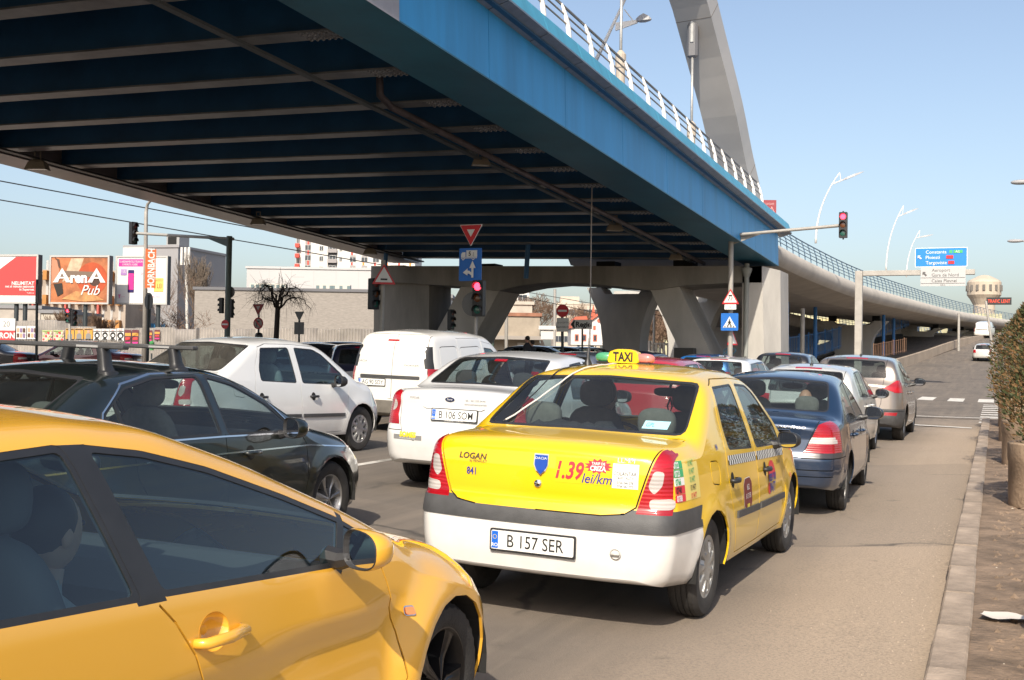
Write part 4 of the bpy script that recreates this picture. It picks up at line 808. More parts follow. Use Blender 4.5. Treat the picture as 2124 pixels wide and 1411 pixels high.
# ------------------------------------------------------------------ ground, road, kerb
def nodes_of(m): return m.node_tree.nodes, m.node_tree.links, m.node_tree.nodes['Principled BSDF']
def asphalt():
    m = mat('asphalt', (.105, .098, .09), .88, bump=.35, bscale=140); n, l, b = nodes_of(m)
    tc = n.new('ShaderNodeTexCoord'); sp = n.new('ShaderNodeSeparateXYZ'); l.new(tc.outputs['Object'], sp.inputs[0])
    def noise(sc, det=8, st=None, ro=.6):
        t = n.new('ShaderNodeTexNoise'); t.inputs['Scale'].default_value = sc; t.inputs['Detail'].default_value = det; t.inputs['Roughness'].default_value = ro
        if st: mp = n.new('ShaderNodeMapping'); mp.inputs['Scale'].default_value = st; l.new(tc.outputs['Object'], mp.inputs[0]); l.new(mp.outputs[0], t.inputs['Vector'])
        else: l.new(tc.outputs['Object'], t.inputs['Vector'])
        return t.outputs[0]
    def mix(a, fac, col, k=1.):
        mx = n.new('ShaderNodeMix'); mx.data_type = 'RGBA'; mx.inputs[7].default_value = (*col, 1)
        l.new(a, mx.inputs[6]); l.new(fac, mx.inputs[0]); return mx.outputs[2]
    def ramp(v, a, b_):
        r = n.new('ShaderNodeMapRange'); r.inputs[1].default_value = a; r.inputs[2].default_value = b_; l.new(v, r.inputs[0]); return r.outputs[0]
    def mul(a, b_):
        q = n.new('ShaderNodeMath'); q.operation = 'MULTIPLY'; q.use_clamp = True; l.new(a, q.inputs[0])
        if isinstance(b_, float): q.inputs[1].default_value = b_
        else: l.new(b_, q.inputs[1])
        return q.outputs[0]
    cr = n.new('ShaderNodeValToRGB'); e = cr.color_ramp.elements; e[0].position = .32; e[0].color = (.118, .098, .080, 1); e[1].position = .72; e[1].color = (.185, .152, .122, 1)
    l.new(noise(.9, 10), cr.inputs[0]); c = cr.outputs[0]
    c = mix(c, mul(ramp(noise(420, 2), .56, .72), .5), (.32, .29, .26))          # light chips in the surface
    c = mix(c, mul(ramp(noise(380, 2), .42, .3), .6), (.07, .064, .058))
    c = mix(c, mul(ramp(noise(3, 9, (1, .08, 1)), .5, .72), .6), (.085, .077, .068))
    c = mix(c, mul(ramp(noise(2.3, 8, (1.6, .05, 1)), .5, .7), .4), (.25, .205, .16))   # worn tracks along the lanes
    dust = n.new('ShaderNodeMapRange'); dust.inputs[1].default_value = -2.5; dust.inputs[2].default_value = -.65; dust.interpolation_type = 'SMOOTHSTEP'
    wob = n.new('ShaderNodeMath'); wob.operation = 'MULTIPLY_ADD'; wob.inputs[1].default_value = 1.3; l.new(noise(.7, 6, (1, .25, 1)), wob.inputs[0])
    sh = n.new('ShaderNodeMath'); sh.operation = 'ADD'; sh.inputs[1].default_value = -.65; l.new(sp.outputs[0], sh.inputs[0]); l.new(sh.outputs[0], wob.inputs[2]); l.new(wob.outputs[0], dust.inputs[0])
    near = ramp(sp.outputs[1], 34., 27.)
    dd = mul(mul(dust.outputs[0], near), .9); c = mix(c, mul(dd, ramp(noise(60, 8), .2, .55)), (.40, .31, .225))   # sand swept against the kerb
    vo = n.new('ShaderNodeTexVoronoi'); vo.feature = 'DISTANCE_TO_EDGE'; vo.inputs['Scale'].default_value = .42; wv = n.new('ShaderNodeMix'); wv.data_type = 'VECTOR'; wv.inputs[0].default_value = .35
    nz = n.new('ShaderNodeTexNoise'); nz.inputs['Scale'].default_value = 1.6; nz.inputs['Detail'].default_value = 6; l.new(tc.outputs['Object'], nz.inputs['Vector']); l.new(tc.outputs['Object'], wv.inputs[4]); l.new(nz.outputs[1], wv.inputs[5]); l.new(wv.outputs[1], vo.inputs['Vector'])
    c = mix(c, mul(mul(ramp(vo.outputs[0], .012, .003), ramp(noise(.35, 3), .5, .58)), .75), (.045, .04, .036))      # cracks sealed with tar
    c = mix(c, mul(ramp(noise(2.2, 5), .66, .74), .55), (.07, .062, .054))                                          # oil drips and old stains
    pat = n.new('ShaderNodeTexVoronoi'); pat.inputs['Scale'].default_value = .16; l.new(tc.outputs['Object'], pat.inputs['Vector']); sc = n.new('ShaderNodeSeparateColor'); l.new(pat.outputs['Color'], sc.inputs[0])
    c = mix(c, mul(ramp(sc.outputs[0], .72, .74), .22), (.085, .078, .07))                                           # repaired areas
    l.new(c, b.inputs['Base Color']); return m
ASPH = asphalt()
SOIL = mat('soil', (.20, .142, .098), .95, var=.55, scale=3.5, bump=.9, bscale=30)
KERBM = mat('kerb_concrete', (.30, .238, .185), .9, var=.4, scale=3.5, bump=.5, bscale=45)
LINEM = mat('road_paint', (.62, .59, .54), .8, var=.35, scale=9)
CONC = mat('concrete', (.44, .42, .39), .85, var=.22, scale=.7, bump=.2, bscale=12, stretch=(1, 1, .35)); CONCD = mat('concrete_weathered', (.25, .235, .21), .88, var=.38, scale=.6, bump=.2, bscale=10, stretch=(1, 1, .25))
CONCL = mat('concrete_light', (.48, .44, .39), .85, var=.16, scale=.6)
def sheet(name, xs, ys, m, dz=0., f=None, kind='structure', skip=None):
    mb = MB(); nx, ny = len(xs), len(ys); f = f or ground
    X, Y = np.meshgrid(xs, ys); Z = f(X, Y)+dz; mb.v = [tuple(p) for p in np.stack([X, Y, Z], -1).reshape(-1, 3).tolist()]
    for j in range(ny-1):
        for i in range(nx-1):
            if skip and skip((xs[i]+xs[i+1])/2, (ys[j]+ys[j+1])/2): continue
            mb.f.append([j*nx+i, j*nx+i+1, (j+1)*nx+i+1, (j+1)*nx+i]); mb.m.append(0)
    o = mb.build(name, m, None, True); o['kind'] = kind; return o
KX = -.30                                                  # kerb face
rx = np.unique(np.concatenate([np.linspace(-600, -60, 10), np.linspace(-60, -14, 24), np.linspace(-14, KX, 15)]))
ry = np.unique(np.concatenate([np.linspace(-40, 32, 37), np.linspace(32, 140, 55), np.linspace(140, 900, 12)]))
sheet('road', np.concatenate([rx, np.linspace(KX, 14, 8)[1:]]), ry, ASPH, 0, skip=lambda x, y: x > KX and y < 31.4)
def soilz(x, y):
    h = np.sin(np.round(x*61)*12.9898+np.round(y*37)*78.233)*43758.5453; n = .02*np.sin(x*2.1+1.3*np.sin(y*.9))+.016*(h-np.floor(h)-.5)+.012*np.sin(x*23+3*np.sin(y*9.))
    return ground(x, y)+.105+n*np.clip((x-.02)*4, 0, 1)
sheet('soil_strip', np.concatenate([np.linspace(-.13, 2.4, 70), np.linspace(2.6, 7, 10)]), np.linspace(-6, 31.2, 700), SOIL, 0, soilz)
sheet('ground', np.linspace(14, 600, 12), np.unique(np.concatenate([np.linspace(-40, 140, 30), np.linspace(140, 900, 8)])), SOIL, -.01)
sheet('verge', np.linspace(-.06, 60, 9), np.linspace(-40, 31.3, 12), SOIL, -.03)
kb = bpy.data.objects.new('kerb', None); link(kb); kb['kind'] = 'structure'
y = -3.
k = 0
while y < 31:
    ln = 1.0; m = MB(); jx = random.uniform(-.006, .006); jz = random.uniform(-.006, .006); z = gz(KX, y+.5); zz = gz(KX, y+1)-gz(KX, y)
    m.bbox((KX+jx, .003, -.12), (KX+.18+jx, ln-.004, .135+jz), .012); m.v = [(a, b_, c+b_*zz) for a, b_, c in m.v]
    o = m.build('kerb_stone', KERBM, kb); o.location = (0, y, gz(KX, y)); y += ln
def mark(name, quads, m=LINEM, dz=.005):
    o = None; mb = MB()
    for q in quads:
        n = 6
        for i in range(n):
            a0, a1 = i/n, (i+1)/n; P = [np.array(p, float) for p in q]
            p0, p1, p2, p3 = P[0]+(P[3]-P[0])*a0, P[1]+(P[2]-P[1])*a0, P[1]+(P[2]-P[1])*a1, P[0]+(P[3]-P[0])*a1
            mb.add([(p[0], p[1], gz(p[0], p[1])+dz) for p in (p0, p1, p2, p3)], [(0, 1, 2, 3)])
    o = mb.build(name, m); o['kind'] = 'structure'; return o
for x0 in (-7.57, -4.2):
    for k in range(-2, 5): mark('lane_dash', [[(x0, 2.2+k*5.6+(0 if x0 < -5 else 2)), (x0+.13, 2.2+k*5.6+(0 if x0 < -5 else 2)), (x0+.13, 5.2+k*5.6+(0 if x0 < -5 else 2)), (x0, 5.2+k*5.6+(0 if x0 < -5 else 2))]])
mark('lane_dash', [[(-7.57, 12.2), (-7.44, 12.2), (-7.44, 15.0), (-7.57, 15.0)]])
mark('stop_line', [[(-8, 28.7), (-.5, 28.7), (-.5, 29.0), (-8, 29.0)]]); mark('stop_line', [[(-3.5, 32.6), (6, 33.2), (6, 33.4), (-3.5, 32.8)]])
for k in range(13): x0 = 3.6-k*1.05; mark('zebra_stripe', [[(x0, 45.6), (x0+.55, 45.6), (x0+.55, 49.0), (x0, 49.0)]])
for k in range(9): mark('guide_mark', [[(-.38, 31.2+k*1.45), (.1, 31.2+k*1.45), (.1, 31.75+k*1.45), (-.38, 31.75+k*1.45)]])
# stones and crumbs on the soil and along the kerb
def crumbs(name, n, fn, m, s0, s1, label=None):
    mb = MB()
    for k in range(n):
        x, y, z = fn(); s = random.uniform(s0, s1); a = random.random()*6; vs = []
        for q in range(5): an = a+q*1.2566; vs.append((x+s*random.uniform(.6, 1)*math.cos(an), y+s*random.uniform(.6, 1)*math.sin(an), z-s*.1))
        vs.append((x, y, z+s*random.uniform(.3, .7))); mb.add(vs, [(i, (i+1) % 5, 5) for i in range(5)])
    o = mb.build(name, m); tag(o, label, 'debris', kind='stuff'); return o
def on_soil(): x = random.uniform(-.02, 2.2); y = 3.5+25*random.random()**2; return x, y, float(soilz(x, y))
crumbs('soil_crumbs', 3200, on_soil, SOIL, .008, .04, 'clods and small stones strewn over the bare soil strip')
crumbs('pale_pebbles', 160, on_soil, mat('pebble', (.42, .37, .3), .9, var=.3), .006, .022, 'pale pebbles scattered on the bare soil strip')
def on_gutter(): x = KX-.05-abs(random.gauss(0, .35)); y = 4+20*random.random()**1.5; return x, y, gz(x, y)+.001
crumbs('gutter_grit', 700, on_gutter, mat('grit', (.36, .29, .22), .9), .003, .009, 'grit and leaf bits along the dusty gutter')
def paper(x, y, s, rz, lab, m):
    mb = MB(); n = 6; vs = []
    for j in range(n+1):
        for i in range(n+1): u, v = i/n-.5, j/n-.5; vs.append((s*u*(1+.25*v), s*.62*v+.05*u*s, .012+.05*s*math.sin(u*5+v*2)+.04*s*abs(v)))
    mb.add(vs, [(j*(n+1)+i, j*(n+1)+i+1, (j+1)*(n+1)+i+1, (j+1)*(n+1)+i) for j in range(n) for i in range(n)])
    o = mb.build('paper_scrap', m, None, True); o.location = (x, y, float(soilz(x, y))+.015); o.rotation_euler = (0, .05, rz); return tag(o, lab, 'litter')
paper(.05, 7.35, .24, -.35, 'crumpled white paper scrap on the soil by the kerb', mat('scrap_paper', (.6, .55, .5), .9))
# ------------------------------------------------------------------ planters with brown-green thujas
PLM = mat('planter_concrete', (.33, .24, .165), .9, var=.4, scale=2.6, bump=.4, bscale=30)
LEAF = [mat('thuja_green', (.055, .065, .02), .8, var=.4, scale=5), mat('thuja_brown', (.15, .085, .03), .85, var=.4, scale=5), mat('thuja_rust', (.20, .11, .045), .85)]
def thuja_mesh(h, r, n=5200, seed=1):
    rg = random.Random(seed); mb = MB()
    for k in range(n):
        t = rg.random()**.8; z = h*t; a = rg.random()*6.283; lump = 1+.16*math.sin(a*3+seed)+.12*math.sin(a*7+z*6+seed)+.10*math.sin(z*9+a)
        rad = r*(math.sin(math.pi*min(1, (.20+t*.80)))**.75+.06)*lump*(rg.random()**.30)
        c = Vector((rad*math.cos(a), rad*math.sin(a), z)); d = Vector((math.cos(a)*.8+rg.gauss(0, .4), math.sin(a)*.8+rg.gauss(0, .4), .7+rg.gauss(0, .4))).normalized()
        s = d.cross(Vector((rg.gauss(0, 1), rg.gauss(0, 1), rg.gauss(0, 1)))).normalized(); L = rg.uniform(.035, .085); w_ = L*.17
        mb.mi = rg.choices((0, 1, 2), (.55+.2*t, .4, .2))[0]
        tip = c+d*L; vs = [c-s*w_*.3, c+s*w_*.3, c+d*L*.45+s*w_, tip, c+d*L*.45-s*w_]
        mb.add(vs, [(0, 1, 2, 3, 4)])
        for q in (-1, 1):
            b0 = c+d*L*.35; e = b0+(d*.6+s*q*.8).normalized()*L*.5; mb.add([b0, b0+d*L*.1, e], [(0, 1, 2)])
    return mb.mesh('crown', LEAF)
def planter(x, y, lab, h, r, seed, ph=.66, rad=.5, crown=True):
    z = float(soilz(x, y))-.03; t = thing('planter', lab, 'planter', (x, y, z), seed, 'concrete ring planters along the kerb'); m = MB()
    pr = [(0, 0), (rad*.97, 0), (rad*.985, .03), (rad*.985, ph*.70), (rad*1.0, ph*.72), (rad*1.0, ph*.98), (rad*.98, ph), (rad*.84, ph), (rad*.83, ph*.9), (0, ph*.89)]
    m.lathe(pr, 40); m.build('ring', PLM, t, True, 30); m = MB(); m.lathe([(0, ph*.93), (rad*.5, ph*.915), (rad*.84, ph*.9)], 24); m.build('earth', SOIL, t)
    if crown:
        p = thing('thuja_shrub', 'brown-green thuja shrub in the '+lab, 'shrub', (x, y, z+ph*.9), 0, 'thujas in the planters')
        inst('crown', thuja_mesh(h, r, seed=seed), p); m = MB(); m.tube([(0, 0, -.05), (0, 0, h*.7)], [.035, .01], 6); m.build('trunk', mat('bark', (.07, .05, .035), .9), p)
planter(.62, 13.25, 'nearest concrete planter at the right edge', 1.35, .50, 3)
planter(.58, 18.3, 'second concrete planter from the camera', 1.85, .56, 4)
planter(.55, 23.2, 'third concrete planter from the camera', 1.9, .55, 5)
planter(.55, 28.0, 'farthest concrete planter beside the stop line', 1.9, .55, 6)
planter(.78, 6.6, 'concrete ring planter at the lower right corner of the photo', 1.1, .4, 7, crown=False)
# ------------------------------------------------------------------ the blue steel bridge
B0 = np.array([-9.14, 52.47, 6.14]); BV = np.array([.017, 1, -.0419]); BU = np.array([-1, .017, .025])
def BP(s, l, h): return Vector(B0+BV*s+BU*l+np.array([0, 0, h]))
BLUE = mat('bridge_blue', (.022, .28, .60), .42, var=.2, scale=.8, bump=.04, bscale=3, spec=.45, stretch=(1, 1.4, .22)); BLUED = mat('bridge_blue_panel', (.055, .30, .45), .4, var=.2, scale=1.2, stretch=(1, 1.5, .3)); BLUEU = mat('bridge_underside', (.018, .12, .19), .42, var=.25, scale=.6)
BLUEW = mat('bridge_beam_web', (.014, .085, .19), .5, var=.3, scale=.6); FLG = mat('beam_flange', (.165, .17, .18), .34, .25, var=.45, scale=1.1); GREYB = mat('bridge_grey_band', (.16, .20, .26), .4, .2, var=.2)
WHS = mat('white_steel', (.70, .68, .65), .45, var=.1, scale=3); RAILM = mat('rail_steel', (.30, .27, .24), .4, .6); RUSTP = mat('rusty_pipe', (.08, .07, .08), .6, .3, var=.4, scale=1.5)
bridge = thing('bridge', 'blue steel road bridge with grey cross beams beneath', 'bridge', tuple(B0))
def brel(p): return Vector(p)-Vector(B0)
def bbar(name, s0, s1, prof, m, smooth=False, par=None):      # profile (l,h) swept along the bridge
    mb = MB(); mb.sweep([[brel(BP(s, l, h)) for l, h in prof] for s in (s0, s1)]); return mb.build(name, m, par or bridge, smooth)
S0, S1 = -88., .6
fas = thing  # alias kept short
step = 4.4; s = S0
gz_ = lambda a: a
k = 0
for i, s in enumerate(np.arange(S0, S1-.1, step)):
    e = min(s+step, S1); col = BLUE
    if -41.5 < s+step*.5 < -32: col = BLUE
    bbar('girder_plate', s+.010, e-.010, [(0, 0), (.03, -.0), (.10, 1.45), (.05, 1.45)], BLUE)
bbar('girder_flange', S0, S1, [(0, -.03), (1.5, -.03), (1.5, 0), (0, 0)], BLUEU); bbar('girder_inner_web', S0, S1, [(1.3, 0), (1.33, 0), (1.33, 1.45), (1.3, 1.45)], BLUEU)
bbar('grey_panel', -50, -34.6, [(-.012, -.03), (-.004, -.03), (.042, 1.44), (.034, 1.44)], mat('grey_cladding', (.30, .30, .33), .6, var=.1))
for i, s in enumerate(np.arange(S0, S1-.1, 2.2)):             # edge cladding: slanted band below, upright panel above
    e = min(s+2.2, S1+.9)
    bbar('edge_band', s+.018, e-.018, [(.12, 1.40), (-.42, 1.58), (-.42, 1.62), (.12, 1.45)], GREYB); bbar('edge_panel', s+.018, e-.018, [(-.42, 1.585), (-.38, 1.585), (-.20, 2.02), (-.26, 2.03)], BLUED)
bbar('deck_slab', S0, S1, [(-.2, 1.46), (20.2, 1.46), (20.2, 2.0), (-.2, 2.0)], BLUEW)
bbar('far_girder', S0, S1, [(18.5, 0), (20, 0), (19.95, 1.45), (18.6, 1.45)], mat('far_girder_paint', (.24, .205, .20), .36, .2, var=.25, scale=.4))
n = 0
bweb = bflg = None
for i in range(34):
    s = -1.1-2.53*i; w0, w1 = BP(s, 1.33, 0), BP(s, 18.5, 0)
    if bweb is None:
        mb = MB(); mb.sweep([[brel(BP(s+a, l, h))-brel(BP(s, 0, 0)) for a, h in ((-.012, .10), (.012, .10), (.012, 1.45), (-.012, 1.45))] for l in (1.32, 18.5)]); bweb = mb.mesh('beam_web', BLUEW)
        mb = MB(); mb.sweep([[brel(BP(s+a, l, h))-brel(BP(s, 0, 0)) for a, h in ((-.23, .06), (.23, .06), (.23, .10), (-.23, .10))] for l in (1.32, 18.5)]); bflg = mb.mesh('cross_beam', FLG)
        mb = MB()
        for a in np.linspace(1.55, 2.35, 7):
            for b_ in (-.2, -.1, .1, .2): mb.add([brel(BP(s+b_+x_, a+y_, h))-brel(BP(s, 0, 0)) for x_, y_, h in ((-.03, -.03, .06), (.03, -.03, .06), (.03, .03, .06), (-.03, .03, .06), (-.02, -.02, .03), (.02, -.02, .03), (.02, .02, .03), (-.02, .02, .03))], [(4, 5, 6, 7), (0, 1, 5, 4), (1, 2, 6, 5), (2, 3, 7, 6), (3, 0, 4, 7)])
        bbolt = mb.mesh('bolts', FLG)
    o = inst('cross_beam', bflg, bridge, brel(BP(s, 0, 0))); inst('beam_web', bweb, o); inst('bolts', bbolt, o)['kind'] = 'stuff'
def bpipe(name, s0, s1, l, h, r, m, n=10): mb = MB(); mb.tube([brel(BP(s0, l, h)), brel(BP(s1, l, h))], r, n); return mb.build(name, m, bridge, True)
bpipe('drain_pipe', -29.5, -1, 3.05, -.12, .085, RUSTP); mb = MB(); mb.tube([brel(BP(-29.5, 3.05, -.12)), brel(BP(-30.0, 3.05, .02)), brel(BP(-30.05, 3.05, .7))], .085, 10); mb.build('drain_pipe', RUSTP, bridge, True)
bbar('cable_tray', S0, -.5, [(3.55, -.08), (3.72, -.08), (3.72, -.02), (3.55, -.02)], mat('tray_steel', (.12, .14, .15), .5, .5)); bbar('cable_tray', S0, -.5, [(17.6, -.08), (17.85, -.08), (17.85, -.02), (17.6, -.02)], BLK)
# railing: curved white posts, two rails
pm = None
for i in range(33):
    s = -4.0-1.62*i
    if pm is None:
        mb = MB(); rg = []
        for t in np.linspace(0, 1, 9):
            l = -.17+.05*t+.16*t*t; h = 2.0+.92*t; w_ = .10*(1-.55*t)+.03*math.sin(math.pi*t); th = .03
            rg.append([brel(BP(s+a, l+b_, h))-brel(BP(s, 0, 0)) for a, b_ in ((-th, -w_/2), (th, -w_/2), (th, w_/2), (-th, w_/2))])
        mb.sweep(rg); pm = mb.mesh('railing_post', WHS)
    inst('railing_post', pm, bridge, brel(BP(s, 0, 0)))
for l, h, r in ((.07, 2.92, .035), (-.02, 2.66, .022), (-.08, 2.42, .022)): bpipe('rail', -58, -3.9, l, h, r, RAILM, 8)
# arch with its hangers
def vpath(pts, n=40):
    P = np.array([list(p) for p in pts]); t = np.linspace(0, len(P)-1, n); out = []
    for q in t:
        i = min(int(q), len(P)-2); u = q-i; p0, p1, p2, p3 = P[max(i-1, 0)], P[i], P[i+1], P[min(i+2, len(P)-1)]
        out.append(.5*((2*p1)+(-p0+p2)*u+(2*p0-5*p1+4*p2-p3)*u*u+(-p0+3*p1-3*p2+p3)*u**3))
    return [Vector(p) for p in out]
apts = vpath([at(1548, 470, 52.6), at(1537, 410, 52.0), at(1518, 330, 51.0), at(1497, 230, 49.6), at(1466, 110, 48.2), at(1437, 0, 46.8)], 16)
ap = [brel(p) for p in apts]; d0 = ap[-1]-ap[-2]
for k in range(1, 34): d0 = d0+Vector((-.02, -.02, -.035)); ap.append(ap[-1]+d0)
mb = MB(); rg = []
for i, p in enumerate(ap):
    t = (ap[min(i+1, len(ap)-1)]-ap[max(i-1, 0)]).normalized(); lat = Vector((-1, .017, .02)); lat = (lat-t*lat.dot(t)).normalized(); nn = t.cross(lat).normalized()
    rg.append([p+lat*a+nn*b_ for a, b_ in ((-.8, -.55), (.8, -.55), (.74, .55), (-.74, .55))])
mb.sweep(rg); mb.build('arch', mat('arch_paint', (.42, .40, .375), .38, var=.08, scale=.5), bridge)
for i in (5, 14):
    mb = MB(); p0, p1 = Vector(rg[i][0]).lerp(Vector(rg[i][1]), .5), 0
    mb.sweep([[rg[i][k]+(Vector(rg[i][k])-ap[i])*.008 for k in range(4)], [rg[i][k]+(Vector(rg[i][k])-ap[i])*.008+(ap[min(i+1, len(ap)-1)]-ap[i]).normalized()*.03 for k in range(4)]]); mb.build('arch_joint', mat('arch_joint_dark', (.2, .18, .16), .7), bridge)
def hanger(px, ytop, ybot, d):
    a, b_ = brel(at(px, ytop, d)), brel(at(px, ybot, d)); a = Vector((b_.x, b_.y, a.z)); mb = MB(); mb.tube([b_-Vector((0, 0, .5)), a], .055, 8); h = mb.build('hanger', STEEL, bridge, True)
    mb = MB(); mb.bbox((a.x-.22, a.y-.12, a.z-.1), (a.x+.22, a.y+.12, a.z+1.6), .09); mb.build('hanger_socket', mat('socket_grey', (.16, .16, .17), .5, .4), h)
    mb = MB(); mb.bbox((a.x-.08, a.y-.16, a.z+.5), (a.x+.08, a.y+.16, a.z+2.6), .03); mb.build('hanger_lug', STEEL, h)
    mb = MB(); mb.lathe([(.16, -.6), (.16, .1), (.19, .15), (.19, .6), (.07, .75)], 12, 'z', (b_.x, b_.y, b_.z)); mb.build('hanger_foot', mat('foot_beige', (.42, .36, .29), .6), h)
hanger(1434, 115, 290, 46.9); hanger(1287, -60, 150, 40.0)
# ---- pier under its end
pier = thing('bridge_pier', 'concrete portal pier with slanted struts under the blue bridge', 'pier', (-19, 51, .6))
PO = Vector((-19, 51, .6))
def pslab(name, poly, y0, y1, m, par=pier, org=PO):
    mb = MB(); mb.prism(poly, y0, y1, lambda u, v, d: (u-org.x, d-org.y, v-org.z)); return mb.build(name, m, par)
cap = [(-9.5, 5.93), (-29.1, 6.27), (-29.1, 5.42), (-27.6, 5.42), (-25.9, 5.30), (-25, 5.26), (-23.7, 5.15), (-22.4, 4.97), (-22.0, 4.97), (-21.4, 5.12), (-20.7, 5.24), (-19.4, 5.34), (-17.5, 5.25), (-15.7, 5.07), (-14.7, 4.93), (-14.2, 4.95), (-13, 5.12), (-11, 5.22), (-10.3, 5.22), (-9.5, 5.20)]
pslab('cap_beam', cap, 51, 54, CONCD)
mb = MB(); f = lambda x, y, z: (x-PO.x, y-PO.y, z-PO.z)
mb.add([f(-9.5, 51, 5.93), f(-8.85, 51.9, 5.8), f(-8.85, 54, 5.8), f(-9.5, 54, 5.93), f(-10.35, 51, .4), f(-8.75, 51.9, .4), f(-8.75, 54, .4), f(-10.35, 54, .4), f(-9.3, 51, .4), f(-10.35, 51, 5.93), f(-10.35, 54, 5.93)],
    [(0, 8, 5, 1), (1, 5, 6, 2), (9, 4, 8, 0), (0, 1, 2, 3), (9, 0, 3, 10), (4, 9, 10, 7), (2, 6, 7, 10, 3)]); mb.build('column', CONC, pier)
pslab('column', [(-29.08, 5.42), (-29.02, .3), (-25.92, .3), (-25.96, 5.30), (-27.6, 5.42)], 51.3, 53.8, CONCD)
pslab('strut', [(-24.15, 5.23), (-26.9, .5), (-24.7, .5), (-22.13, 4.96)], 51.2, 53.8, CONC); pslab('strut', [(-14.6, 4.94), (-12.3, .5), (-10.95, .5), (-13.27, 5.1)], 51.2, 53.8, CONC)
for x in (-28, -23.0, -16.9, -13.2): mb = MB(); mb.box((x-.45-PO.x, 51.6-PO.y, 5.95-PO.z), (x+.45-PO.x, 52.6-PO.y, 6.33-PO.z)); mb.build('bearing', UNDER, pier)
mb = MB(); mb.tube([f(-10.15, 50.93, 6.05), f(-10.15, 50.93, 5.75), f(-10.15, 50.93, .8)], [.11, .11, .1], 10); mb.lathe([(.12, 5.45-PO.z), (.24, 5.75-PO.z), (.24, 5.85-PO.z)], 12, 'z', f(-10.15, 50.93, PO.z)); mb.build('downpipe', mat('pipe_grey', (.28, .29, .27), .6), pier, True, 40)
letter('CEF', .9, mat('graffiti_grey', (.2, .19, .18), .8), pier, f(-8.80, 52.6, 2.2), (0, 1, 0), (0, 0, 1), 'graffiti', sx=.5)
mb = MB(); mb.tube([f(-11.0+.5*math.cos(a)*math.sin(2.3*a), 50.985, 1.9+.4*math.sin(a*1.7)) for a in np.linspace(0, 7, 40)], .02, 5); mb.build('graffiti', mat('graffiti_blue', (.1, .3, .45), .8), pier)
mb = MB(); mb.bbox(f(-13.2, 50.2, .9), f(-12.3, 50.7, 2.3), .02); cab = mb.build('street_cabinet', mat('cabinet_grey', (.05, .05, .05), .6)); cab.location = PO; tag(cab, 'dark street cabinet at the foot of the bridge pier', 'cabinet')
# ------------------------------------------------------------------ curved concrete viaduct beyond
def viaduct(name, label, pts, width, m_edge, m_soff, rail_m, n=60, posts=True, seg=1, rh=1.05):
    P = vpath(pts, n); root = thing(name, label, 'viaduct', P[0]); o = P[0]
    L = []; 
    for i, p in enumerate(P):
        t = (P[min(i+1, n-1)]-P[max(i-1, 0)]); t.z = 0; t.normalize(); L.append(Vector((-t.y, t.x, 0)))
    lip = [(.55+.55*math.cos(a), -.55+.55*math.sin(a)) for a in np.linspace(math.pi*.45, math.pi*1.35, 9)]
    mb = MB(); mb.sweep([[P[i]-o+L[i]*a+Vector((0, 0, b_)) for a, b_ in lip+[(.9, -.55)]] for i in range(n)], True, True); mb.build('edge_beam', m_edge, root, True, 50)
    mb = MB(); prof = [(.3, -.98), (2.2, -1.35), (width-2.2, -1.35), (width-.3, -.98), (width, -.3), (width, -.02), (.6, -.02)]
    mb.sweep([[P[i]-o+L[i]*a+Vector((0, 0, b_)) for a, b_ in prof] for i in range(n)]); mb.build('deck', m_soff, root)
    if posts:
        tot = 0; mbp = None; last = None; acc = 0; tops = {h: [] for h in (.25, .45, .65, .85, rh)}
        for i in range(n):
            for h in tops: tops[h].append(P[i]-o+L[i]*(.45+.20*(h/rh)**2)+Vector((0, 0, h-.02)))
        for h in tops: mb = MB(); mb.tube(tops[h], .022 if h < rh else .035, 5); mb.build('rail', rail_m, root, True)
        D = 0; nxt = 0
        for i in range(n-1):
            a, b_ = P[i], P[i+1]; ln = (b_-a).length
            while nxt < D+ln:
                u = (nxt-D)/ln; p = a.lerp(b_, u)-o; l = L[i].lerp(L[i+1], u)
                mb = MB(); mb.tube([p+l*(.45+.20*t*t)+Vector((0, 0, rh*t-.05)) for t in (0, .5, 1)], .03, 5); mb.build('railing_post', rail_m, root); nxt += 1.55*max(1, D/40)
            D += ln
    return root, P, L
RBL = mat('railing_grey_blue', (.10, .17, .25), .5, .2); FBL = mat('fence_blue', (.03, .17, .45), .5)
E_ = [at(1612, 497, 53.2), at(1700, 546, 63), at(1800, 590, 76), at(1900, 620, 95), at(2000, 646, 125), at(2110, 665, 180), at(2200, 672, 260)]
via, VP_, VL_ = viaduct('viaduct', 'pale concrete viaduct ramp curving away to the right with round edge', E_, 10.5, CONCL, CONCL, RBL)
def ypier(x, y, ztop, wb, wt, lab, th=1.6, zb=0., m=CONC, grp='flared viaduct piers'):
    t = thing('viaduct_pier', lab, 'pier', (x, y, zb), 0, grp); prof = [(wb/2, 0), (wb/2, (ztop-zb)*.45), (wb/2+.06*(wt-wb), (ztop-zb)*.62), (wb/2+.2*(wt-wb), (ztop-zb)*.78), (wb/2+.36*(wt-wb), (ztop-zb)*.9), (wt/2, ztop-zb)]
    po = prof+[(wt*.3, ztop-zb), (wt*.24, ztop-zb-.35), (-wt*.24, ztop-zb-.35), (-wt*.3, ztop-zb)]+[(-a, b_) for a, b_ in prof[::-1]]
    mb = MB(); mb.prism(po, -th/2, th/2, lambda u, v, d: (u, d, v)); mb.build('shaft', m, t)
    mb = MB()
    for s_ in (-1, 1): mb.box((s_*wt*.32-.3, -.4, ztop-zb), (s_*wt*.32+.3, .4, ztop-zb+.45))
    mb.build('bearing', UNDER, t); return t
def pxof(p): d = np.array(p)-CAM; return CX+FPX*float(d@_rt)/float(d@_fw)
